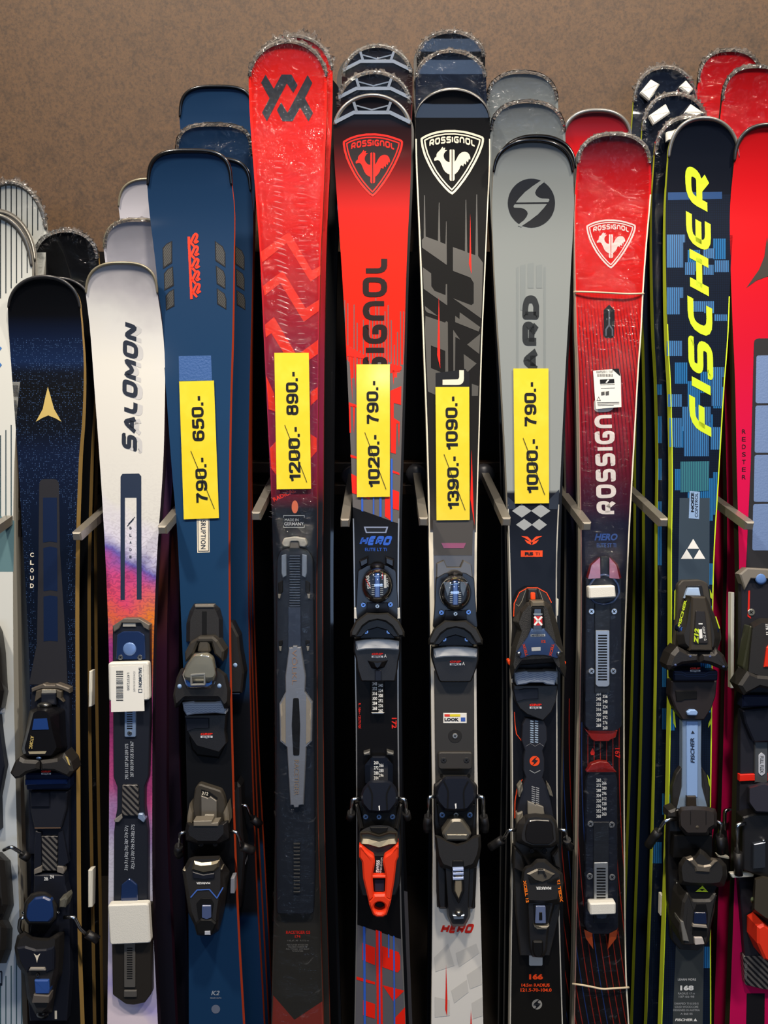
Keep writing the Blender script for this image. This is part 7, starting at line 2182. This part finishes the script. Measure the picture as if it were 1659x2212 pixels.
K.prism('red_bar', mat('#d8281c', 0.42), f((255, 1055), (325, 1058), (325, 1089), (255, 1086)), 0.006, 0.0135, 0.0006, pl)
hp = K.loft('heel_pad', mat('#30303a', 0.4), [(rnd(f((158, 1190), (158, 1108), (230, 1088), (335, 1105), (335, 1200), (300, 1245), (190, 1240)), 3), 0.008), (rnd(f((170, 1185), (170, 1122), (232, 1104), (320, 1118), (320, 1192), (290, 1230), (200, 1226)), 3), 0.048)])
hb = K.prism('heel_binding', PL, rnd(f((140, 1255), (190, 1240), (330, 1240), (340, 1500), (300, 1560), (190, 1520), (140, 1500)), 3), 0.008, 0.03, 0.002)
K.prism('heel_post', mat('#3c424c', 0.25, 0.5), f((190, 1380), (245, 1370), (245, 1490), (188, 1495)), 0.028, 0.036, 0.001, hb)
K.dome('chrome_ball', CHR, *f(236, 1366), 7, 7, 0.028, 0.008, hb)
brake(K, [f(150, 1283) + (0.03,), f(112, 1287) + (0.032,), f(112, 1420) + (0.028,)], 0, [f(116, 1415) + (0.028,), f(118, 1520) + (0.026,)], hb, 0.0032)
hh = K.loft('heel_housing', mat('#3b372f', 0.45), [(rnd(f((188, 1528), (230, 1515), (330, 1540), (330, 1760), (240, 1745), (178, 1690)), 3), 0.008), (rnd(f((198, 1545), (232, 1535), (310, 1556), (310, 1735), (248, 1722), (192, 1680)), 3), 0.050)])
K.dome('housing_pin', mat('#8fa07a', 0.3, 0.5), *f(182, 1638), 4, 7, 0.02, 0.008, hh)
K.prism('red_lever', mat('#de3620', 0.4), f((208, 1765), (238, 1748), (300, 1800), (305, 1905), (262, 1925), (240, 1915), (208, 1842)), 0.012, 0.044, 0.003, hh)
K.prism('carbon_tail', CARBON, rnd(f((140, 1898), (230, 1880), (330, 1890), (330, 2050), (245, 2055), (150, 2032)), 4), 0.0, 0.010, 0.001)
text(K, 'tail_lettering', mat('#8b8a88', 0.5), 'SERVOTEC', *f(153, 1965), 34, 5, rot=88, bold=0.0, w=0.0102)
f3 = tr(1540, 1180, 2.143)
hb1 = K1.prism('heel_binding', PL, [(1580, 1860), (1570, 1790), (1560, 1780), (1552, 1830), (1552, 1900), (1590, 1905)], 0.0, 0.022, 0.002)
brake(K1, [(1579, 1748, 0.02), (1566, 1751, 0.022), (1564, 1810, 0.018)], 0, [(1562, 1806, 0.018), (1560, 1850, 0.016)], hb1, 0.003)

# ------------------------------------------------------------------ tip protectors
def raised(S, name, m, pts, wd, h, parent=None, rad=0.0):
    """bar that follows the ski's surface"""
    V2, Fc2 = ribbon(pts, wd, rad)
    n = len(V2)
    V = [S.on(x, y, h) for x, y in V2] + [S.on(x, y, -0.001) for x, y in V2]
    Fc = fix_faces(V2, Fc2)
    k = n // 2
    for i in range(k - 1):
        a, b = 2 * i, 2 * i + 2
        Fc += [(a, b, b + n, a + n), (a + 1, a + 1 + n, b + 1 + n, b + 1)]
    Fc += [(0, n, n + 1, 1), (n - 2, n - 1, 2 * n - 1, 2 * n - 2)]
    return S.part(name, V, Fc, m, parent)


SIL = mat('#93918c', 0.3, 0.6)
GRYM = mat('#6d6b66', 0.35, 0.5)
BLKM = mat('#131314', 0.25, coat=0.5)
CHRB = mat('#3a3a3c', 0.16, 0.9)
for S, m_, bd in ((A, GRYM, 12), (A1, GRYM, 9), (A2, GRYM, 12), (B, mat('#2b2b2d', 0.35, coat=0.3), 8), (B1, mat('#2b2b2d', 0.35, coat=0.3), 7), (B2, BLKM, 8), (Cc, mat('#8d8672', 0.35, 0.4), 6), (C2, mat('#8d8672', 0.35, 0.4), 6), (C3, mat('#8d8672', 0.35, 0.4), 5),
                  (Dd, BLKM, 10), (D1, BLKM, 9), (D2, BLKM, 8), (D3, BLKM, 8), (E, GRYM, 9), (E1, GRYM, 8), (G, mat('#6f6e6b', 0.3, 0.7), 4), (G1, mat('#6f6e6b', 0.3, 0.7), 4), (G2, mat('#6f6e6b', 0.3, 0.7), 4), (G3, mat('#6f6e6b', 0.3, 0.7), 4),
                  (H, CHRB, 9), (H1, CHRB, 7), (H2, CHRB, 8), (H3, CHRB, 8), (I, SIL, 9), (I2, SIL, 10), (J, SIL, 9), (J1, SIL, 7), (J2, SIL, 7), (J3, SIL, 7), (K, mat('#2d2b29', 0.35, coat=0.3), 10), (K1, mat('#4b4945', 0.35, 0.4), 8), (K2s, mat('#4b4945', 0.35, 0.4), 8)):
    S.tip(m_, band=bd)
for S in (F, F2, F3):
    s = F.D / S.D
    l, r = S.edges(S.side_y)
    cx = (l + r) / 2
    q = lambda x, y: (cx + (x - 804.5) * s, S.top + (y - 203) * s)
    tp = S.tip(SIL, y_end=S.top + 66 * s, band=8 * s, ends=1)
    raised(S, 'lattice_bar', SIL, [q(723, 264), q(764, 243), q(843, 243), q(886, 264)], 8 * s, 0.003, tp)
    raised(S, 'lattice_bar', SIL, [q(771, 243), q(764, 220)], 6 * s, 0.003, tp)
    raised(S, 'lattice_bar', SIL, [q(836, 243), q(844, 220)], 6 * s, 0.003, tp)
    raised(S, 'lattice_bar', SIL, [q(770, 228), q(803, 237), q(838, 228)], 3 * s, 0.002, tp)

# ------------------------------------------------------------------ shrink film
def film(S, y0, y1, wtab=None, fringe=6, seed=1, cols=16, step=16, over=2.5):
    """thin wrap round the front of a ski between y0 and y1; wtab lifts it over the plates"""
    r = random.Random(seed)
    ys = []
    y = max(y0, S.top - 3)
    while y < y1:
        ys.append(y)
        y += step if y > S.side_y else 6
    ys.append(y1)
    V, Fc = [], []
    for y in ys:
        l, rr = S.edges(max(y, S.top + 1.5))
        base = 0.0022 if wtab is None else lerp_tab(wtab, y)
        for j in range(cols + 1):
            t = -1 + 2 * j / cols
            x = (l + rr) / 2 + t * ((rr - l) / 2 + over)
            e = max(0.0, 1 - abs(t) ** 8)
            w = S.ws(max(y, S.top)) + (base + r.uniform(-1, 1) * 0.0007) * e - (0.004 if abs(t) > 0.999 else 0)
            V.append(S.loc(x, y, w))
    m = cols + 1
    for i in range(len(ys) - 1):
        for j in range(cols):
            a = i * m + j
            Fc.append((a, a + m, a + m + 1, a + 1))
    o = S.part('shrink_film', V, Fc, FILM, None, True)
    if fringe:
        N = 60
        path = []
        for i in range(N + 1):
            a = math.pi * (i / N)
            y = S.side_y - (S.side_y - S.top) * math.sin(a)
            l, rr = S.edges(y)
            path.append((l if i < N / 2 else rr, y))
        V, Fc = [], []
        for i, (x, y) in enumerate(path):
            a, b = Vector(path[max(i - 1, 0)]), Vector(path[min(i + 1, N)])
            d = (b - a).normalized()
            nr = Vector((d.y, -d.x))
            hgt = fringe * (0.25 + r.random() ** 2 * 1.2) * math.sin(math.pi * (0.15 + 0.7 * i / N))
            w = S.ws(y)
            V += [S.loc(x - nr.x * 7, y - nr.y * 7, w + 0.006 + r.uniform(0, 0.003)), S.loc(x - nr.x * 1, y - nr.y * 1, w + 0.003 + r.uniform(0, 0.004)), S.loc(x + nr.x * hgt * 0.6, y + nr.y * hgt * 0.6, w + r.uniform(-0.004, 0.005)), S.loc(x + nr.x * hgt, y + nr.y * hgt, w + r.uniform(-0.006, 0.006))]
        for i in range(N):
            for k in range(3):
                a = i * 4 + k
                Fc.append((a, a + 1, a + 5, a + 4))
        S.part('film_edge', V, Fc, FILMF, o)
    return o


film(E, 83, 2300, [(80, 0.0025), (1120, 0.003), (1180, 0.019), (1990, 0.020), (2040, 0.004), (2300, 0.003)], 7, 3)
film(E1, 72, 500, None, 14, 4)
film(I, 284, 2300, [(280, 0.0025), (1180, 0.003), (1230, 0.018), (2000, 0.018), (2060, 0.004), (2300, 0.003)], 4, 5)
for k, (S, fr, y1) in enumerate(((A2, 9, 2200), (B2, 6, 2000), (C2, 4, 700), (D2, 3, 600), (F2, 6, 330), (F3, 6, 300), (G2, 5, 420), (G3, 7, 300), (H2, 3, 420), (H3, 3, 320), (J1, 6, 2200), (J2, 6, 500), (J3, 9, 420), (K1, 4, 500), (K2s, 5, 420))):
    film(S, S.top - 3, y1, None, fr, 20 + k)


def crease_mat():
    t = NT('film_crease_glint')
    gl = t.n('ShaderNodeBsdfGlossy')
    gl.inputs['Roughness'].default_value = 0.22
    df = t.n('ShaderNodeBsdfDiffuse')
    df.inputs[0].default_value = (0.85, 0.85, 0.88, 1)  # pale diffuse paints in the glint of the folds
    tr_ = t.n('ShaderNodeBsdfTransparent')
    m1 = t.n('ShaderNodeMixShader')
    m1.inputs[0].default_value = 0.5
    t.t.links.new(gl.outputs[0], m1.inputs[1])
    t.t.links.new(df.outputs[0], m1.inputs[2])
    m2 = t.n('ShaderNodeMixShader')
    co = t.noise(400.0, 2.0)
    t.put(m2.inputs[0], t.math('MULTIPLY', co, 0.34))
    t.t.links.new(tr_.outputs[0], m2.inputs[1])
    t.t.links.new(m1.outputs[0], m2.inputs[2])
    return t.done(m2.outputs[0])


CREASE = crease_mat()


def creases(S, o, streaks):
    """small folds standing up from the film: (x, y, angle, length, width, lift)"""
    V, Fc = [], []
    for x, y, a, L, wd, lift in streaks:
        ca, sa = math.cos(a), math.sin(a)
        k = len(V)
        pts = [(-L / 2, 0, 0), (-L / 6, wd / 2, 0), (L / 4, wd / 3, 0), (L / 2, 0, 0), (L / 4, -wd / 3, 0), (-L / 6, -wd / 2, 0), (0, wd * 0.1, 0.0012)]
        for u, v, h in pts:
            X, Y = x + u * ca - v * sa, y + u * sa + v * ca
            V.append(S.loc(X, Y, S.ws(max(Y, S.top)) + lift + h))
        for i in range(6):
            Fc.append((k + i, k + (i + 1) % 6, k + 6))
    c = S.part('film_creases', V, Fc, CREASE, o)
    c['kind'] = 'stuff'
    return c


def tip_streaks(S, n, seed, depth=16, y_end=None, lift=0.0045):
    r = random.Random(seed)
    out = []
    ye = y_end or S.side_y + 40
    for i in range(n):
        a = math.pi * r.random()
        y = S.side_y - (S.side_y - S.top) * math.sin(a) if r.random() < 0.7 else r.uniform(S.side_y, ye)
        l, rr = S.edges(y)
        c = (l + rr) / 2
        left = r.random() < 0.5
        x = l if left else rr
        dx, dy = c - x, (S.side_y + 40) - y
        d = math.hypot(dx, dy)
        q = r.uniform(1, depth)
        out.append((x + dx / d * q, y + dy / d * q, math.atan2(dy, dx) + r.uniform(-0.5, 0.5), r.uniform(3, 11), r.uniform(0.5, 1.5), lift))
    return out


r8 = random.Random(8)
FE = [o for o in E.e.children if o.name.startswith('shrink_film')][0]
st = tip_streaks(E, 130, 81, 20, 330)
for i in range(34):                                   # two columns of shallow wrinkles down the front
    y = 350 + i * 12.6 + r8.uniform(-3, 3)
    f_ = min(1.0, (y - 330) / 150)
    st.append((600 + i * 0.45 + r8.uniform(-3, 3), y, 0.35 * f_ + r8.uniform(-0.06, 0.06), r8.uniform(16, 32), r8.uniform(2.5, 5.5), 0.0040))
    st.append((652 - i * 0.1 + r8.uniform(-3, 3), y + 4, r8.uniform(-0.08, 0.12), r8.uniform(12, 26), r8.uniform(1.6, 4.0), 0.0040))
for i in range(60):
    y = r8.uniform(780, 1120)
    x = r8.choice((r8.uniform(580, 594), r8.uniform(672, 684), r8.uniform(600, 670)))
    st.append((x, y, 0.4 + r8.uniform(-0.3, 0.3), r8.uniform(5, 14), r8.uniform(0.5, 1.6), 0.0042))
creases(E, FE, st)
FI = [o for o in I.e.children if o.name.startswith('shrink_film')][0]
st = tip_streaks(I, 70, 82, 10, 560)
for i in range(90):
    y = r8.choice((r8.uniform(580, 760), r8.uniform(900, 1150), r8.uniform(560, 1200)))
    l, rr = I.edges(y)
    st.append((r8.uniform(l + 8, rr - 8), y, r8.uniform(-0.9, 0.9), r8.uniform(4, 14), r8.uniform(0.4, 1.6), 0.0042))
creases(I, FI, st)
for k, (S, n) in enumerate(((A2, 40), (B2, 70), (C2, 20), (D2, 14), (E1, 60), (F2, 40), (F3, 44), (G2, 50), (G3, 90), (H2, 24), (H3, 22), (J1, 60), (J2, 70), (J3, 80), (K1, 40), (K2s, 40))):
    fo = [o for o in S.e.children if o.name.startswith('shrink_film')][0]
    creases(S, fo, tip_streaks(S, n, 90 + k, 22 if S in (B2, G3) else 12))

# ------------------------------------------------------------------ separate things stuck on the skis
class Thing(Ski):
    """a small separate object placed at a pixel and a distance"""
    def __init__(self, name, label, cat, x, y, D, group=None):
        self.D, self.top, self.rlen, self.rock, self.back = D, -9999, 0.0, 0.0, False
        self.base = px(x, y, D)
        e = bpy.data.objects.new(name, None)
        e.empty_display_size = 0.02
        e.location = c2w(self.base)
        e.rotation_euler = TILT
        COL.objects.link(e)
        tag(e, label, cat, group)
        self.e = e

    def ws(self, y):
        return 0.0


def tag_mat():
    t = NT('yellow_price_paper')
    n = t.noise(60.0, 4.0)
    n2 = t.noise(22.0, 3.0, 0.6)
    c = t.mix(t.ramp(n2, [(0.45, '#000000'), (0.75, '#ffffff')]), '#dbc20f', '#e0cd30')
    return t.done(t.bsdf(c, 0.45, 0.0, 0.35, t.bump(n, 0.12, 0.001)))


TAGM = tag_mat()
NUM = mat('#17181a', 0.4)
TAGS = [  # corners, old price (text, centre, length), new price, strike line
    ('petrol blue ski', [(387, 824), (462, 822), (473, 1119), (397, 1122)], ('790.-', 435, 1037, 97), ('650.-', 427.5, 904, 97), (412, 974, 463, 1099), 92),
    ('red double V ski', [(592.5, 762), (667, 762), (672, 1056), (597.6, 1057)], ('1200.-', 636, 981, 117), ('890.-', 631, 850, 93), (615, 918, 663, 1042), 91),
    ('red rooster shield ski', [(770, 787), (842, 787), (842, 1073), (771, 1074)], ('1020.-', 807.5, 996, 113), ('790.-', 805, 869, 92), (788, 934, 834, 1057), 90.5),
    ('black white-rooster ski', [(940.7, 836), (1013.6, 835.6), (1014.6, 1123), (943, 1124)], ('1390.-', 978.8, 1043, 114), ('1090.-', 975.7, 914, 115), (959, 981, 1005, 1102), 90.5),
    ('grey round bolt ski', [(1109, 796), (1184.7, 796), (1186, 1087), (1112, 1088)], ('1000.-', 1150, 1007, 117), ('790.-', 1146, 873, 95), (1130, 946, 1177, 1069), 90.5)]
for lab, q, old, new, st, rot in TAGS:
    cx, cy = sum(p[0] for p in q) / 4, sum(p[1] for p in q) / 4
    T = Thing('price_tag', 'yellow price tag %s on the %s' % (new[0].replace('.-', ''), lab), 'price tag', cx, q[3][1], 1.098 if 'double' not in lab else 1.095, 'yellow price tags')
    cd = T.prism('card', TAGM, q, 0.0, 0.0007, 0.0)
    word(T, 'old_price', NUM, old[0], old[1], old[2], old[3], 25, rot=rot, wd=0.2, gap=0.09, radius=0.27, w=0.0007, parent=cd)
    word(T, 'new_price', NUM, new[0], new[1], new[2], new[3], 26, rot=rot, wd=0.2, gap=0.09, radius=0.27, w=0.0007, parent=cd)
    V, Fc = ribbon([st[:2], st[2:]], 1.3, 0)
    T.mesh2d('strike_line', NUM, V, fix_faces(V, Fc), 0.0008, cd, 0.0007)
Dd.printed('clear_tape_sheen', mat('#234f8a', 0.6, grain=0.8, gscale=300), [[(386, 769), (456, 768), (458, 822), (387, 823)]], 0.0006)  # clear tape; its reflection is painted as a lighter blue

FOAM = mat('#cfcdc0', 0.75)
FOAMW = mat('#d8d6cd', 0.7, grain=0.3, gscale=700)


def pad_thing(label, q, D, w1, m=FOAMW, r=4, name='foam_pad', cat='foam pad', group='white foam pads', w0=0.0, ch=0.002):
    cx = sum(p[0] for p in q) / len(q)
    T = Thing(name, label, cat, cx, max(p[1] for p in q), D, group)
    T.o = T.prism('pad', m, rnd(q, r), w0, w1, ch)
    return T


P1 = pad_thing('square white foam pad under the barcode label on the white lettered ski', [(233, 1432), (320, 1430), (322, 1513), (235, 1516)], 1.0862, 0.011, r=6)
P2 = pad_thing('plain square white foam pad low on the white lettered ski', [(232, 1955), (320, 1952), (325, 2038), (237, 2042)], 1.0875, 0.011, r=6)
P3 = pad_thing('small white foam pad above the slotted rail of the wrapped red ski', [(1272, 1267), (1329, 1265), (1331, 1291), (1273, 1294)], 1.0875, 0.014, r=4)
P4 = pad_thing('small white foam pad below the lower rail of the wrapped red ski', [(1274, 1952), (1331, 1950), (1331, 1976), (1275, 1978)], 1.0855, 0.013, r=4)
for lab, S, q in (('white foam block on the left of the rearmost wrapped navy tip', J3, [(1383, 199), (1407, 170), (1426, 181), (1403, 216)]), ('white foam block on the right of the rearmost wrapped navy tip', J3, [(1467, 187), (1483, 172), (1499, 191), (1488, 203)]),
                  ('white foam block on the left of the nearer wrapped navy tip', J2, [(1402, 249), (1439, 223), (1449, 243), (1413, 268)]), ('white foam block on the right of the nearer wrapped navy tip', J2, [(1478, 243), (1493, 223), (1522, 243), (1500, 254)]),
                  ('white foam block on the wrapped tip just behind the yellow lettered ski', J1, [(1440, 284), (1463, 278), (1455, 302), (1441, 304)])):
    y = sum(p[1] for p in q) / 4
    pad_thing(lab, q, S.D - S.ws(y) - 0.0035, 0.006, r=1.5, name='foam_block', cat='foam block', group='white foam blocks')

# paper label on the SALOMON pad (its square code is left out)
L1 = Thing('barcode_label', 'white paper barcode label on the upper square foam pad', 'label', 276, 1538, 1.0748)
cd = L1.prism('paper', mat('#e2e1da', 0.55), [(239, 1440), (309, 1437), (312, 1536), (240, 1538)], 0.0, 0.0006, 0.0)
r5 = random.Random(5)
y = 1449
while y < 1512:
    h = r5.choice((0.8, 1.2, 2.0))
    L1.printed('code_bar', mat('#3a3a3a', 0.5), [[(251, y), (266, y), (266, y + h), (251, y + h)]], 0.0003, cd, 0.0006)
    y += h + r5.choice((0.9, 1.4, 2.2))
text(L1, 'label_lettering', mat('#39434f', 0.5), 'SALOMON', 303, 1463, 42, 7, rot=-90, bold=0.02, w=0.0007, parent=cd)
text(L1, 'label_lettering', mat('#55595f', 0.5), 'L47372200', 277, 1472, 38, 5, rot=-90, w=0.0007, parent=cd)
text(L1, 'label_lettering', mat('#8a8c8f', 0.5), 'STANCE SKI BLADE', 290, 1472, 44, 4, rot=-90, w=0.0007, parent=cd)
L1.printed('label_emblem', mat('#39434f', 0.5), [rect(299, 1488, 307, 1489.2), rect(299, 1495, 307, 1496.2), rect(299, 1489, 300.2, 1496), rect(306, 1489, 307, 1496)], 0.0003, cd, 0.0006)

# product sticker on the wrapped red ski
f = tr(1000, 750, 2.517)
L2 = Thing('product_sticker', 'small white product sticker with symbols on the wrapped red ski', 'sticker', 1313, 883, 1.0955)
cd = L2.prism('paper', mat('#dcdbd4', 0.5), f((708, 128), (848, 116), (858, 160), (862, 325), (722, 336)), 0.0, 0.0006, 0.0)
GS = mat('#4a4a4a', 0.5)
L2.printed('dark_corner', INK, [f((810, 118), (848, 116), (856, 158))], 0.0003, cd, 0.0006)
text(L2, 'sticker_lettering', GS, 'RAPSE01 / 167', *f(772, 133), 36, 5, rot=2, w=0.0007, parent=cd)
for i in range(16):
    x = 732 + i * 5.2
    L2.printed('code_bar', GS, [f((x, 146), (x + (2 if i % 3 else 3.4), 146), (x + (2 if i % 3 else 3.4), 160), (x, 160))], 0.0003, cd, 0.0006)
L2.printed('symbol_box', INK, [f((745, 176), (822, 172), (824, 195), (746, 199))], 0.0003, cd, 0.0006)
L2.printed('symbol_mark', mat('#e2e1da', 0.5), [f((775, 192), (788, 176), (796, 178), (783, 194))], 0.0005, cd, 0.0006)
for x0, y0, x1, y1 in ((748, 203, 826, 205), (750, 222, 826, 224), (752, 243, 770, 262), (776, 241, 794, 262), (730, 300, 850, 303), (732, 308, 850, 311), (733, 316, 820, 319)):
    L2.printed('fine_print', GS, [f((x0, y0), (x1, y0 - 2), (x1, y1 - 2), (x0, y1))], 0.0003, cd, 0.0006)
V, Fc = ribbon(f((738, 270), (748, 290), (728, 291), (738, 270)), 0.9, 0)
L2.mesh2d('recycling_triangle', GS, V, fix_faces(V, Fc), 0.0003, cd, 0.0006)

# rubber bands round the wrapped red ski
def rubber_band(label, pts, D, back):
    T = Thing('rubber_band', label, 'rubber band', pts[0][0], pts[0][1], D, 'rubber bands')
    a, b = pts[0], pts[-1]
    P = [p + (0.001 + (0.0015 if 0 < i < len(pts) - 1 else -0.002),) for i, p in enumerate(pts)] + [(b[0] - 6, b[1], -back), (a[0] + 4, a[1], -back), (a[0], a[1], -0.001)]
    T.tube('band', mat('#c9b89c', 0.6), P, 0.0014, None, 8)


rubber_band('pale rubber band across the wrapped red ski below its shield', [(1241, 630), (1278, 631), (1318, 633), (1357, 635), (1391, 634)], 1.0955, 0.045)
rubber_band('pale rubber band low on the wrapped red ski', [(1238, 2125), (1270, 2130), (1302, 2137), (1326, 2135), (1359, 2133)], 1.0955, 0.045)

# pale separators and ties between paired skis
for lab, q, D, w1 in (('narrow white spacer upright beside the gold edge, the upper one', [(192, 1450), (199, 1449), (198, 1526), (191, 1528)], 1.128, 0.012),
                      ('narrow white spacer upright beside the gold edge, the lower one', [(190, 1880), (200, 1879), (199, 1960), (190, 1961)], 1.128, 0.012),
                      ('tiny white spacer at the right edge of the round bolt ski', [(1201, 1294), (1207, 1294), (1206, 1330), (1201, 1332)], 1.112, 0.010),
                      ('small pale spacer left of the yellow ski edge', [(1428, 1934), (1434, 1934), (1433, 1979), (1427, 1979)], 1.130, 0.010),
                      ('long olive-white spacer beside the red to magenta ski', [(1580, 1280), (1587, 1280), (1586, 1487), (1579, 1487)], 1.115, 0.010)):
    pad_thing(lab, q, D, w1, FOAM, 1.0, 'ski_spacer', 'spacer', 'spacers between paired skis', 0.0, 0.001)
pad_thing('white tie wrapped beside the brake of the magenta ski', [(1577, 1887), (1630, 1885), (1628, 1895), (1582, 1897)], 1.082, 0.006, FOAM, 2.5, 'ski_tie', 'tie', 'white ski ties', 0.0, 0.001)
pad_thing('short white tie behind the magenta ski', [(1548, 1845), (1576, 1851), (1576, 1857), (1551, 1852)], 1.125, 0.006, FOAM, 2, 'ski_tie', 'tie', 'white ski ties', 0.0, 0.001)
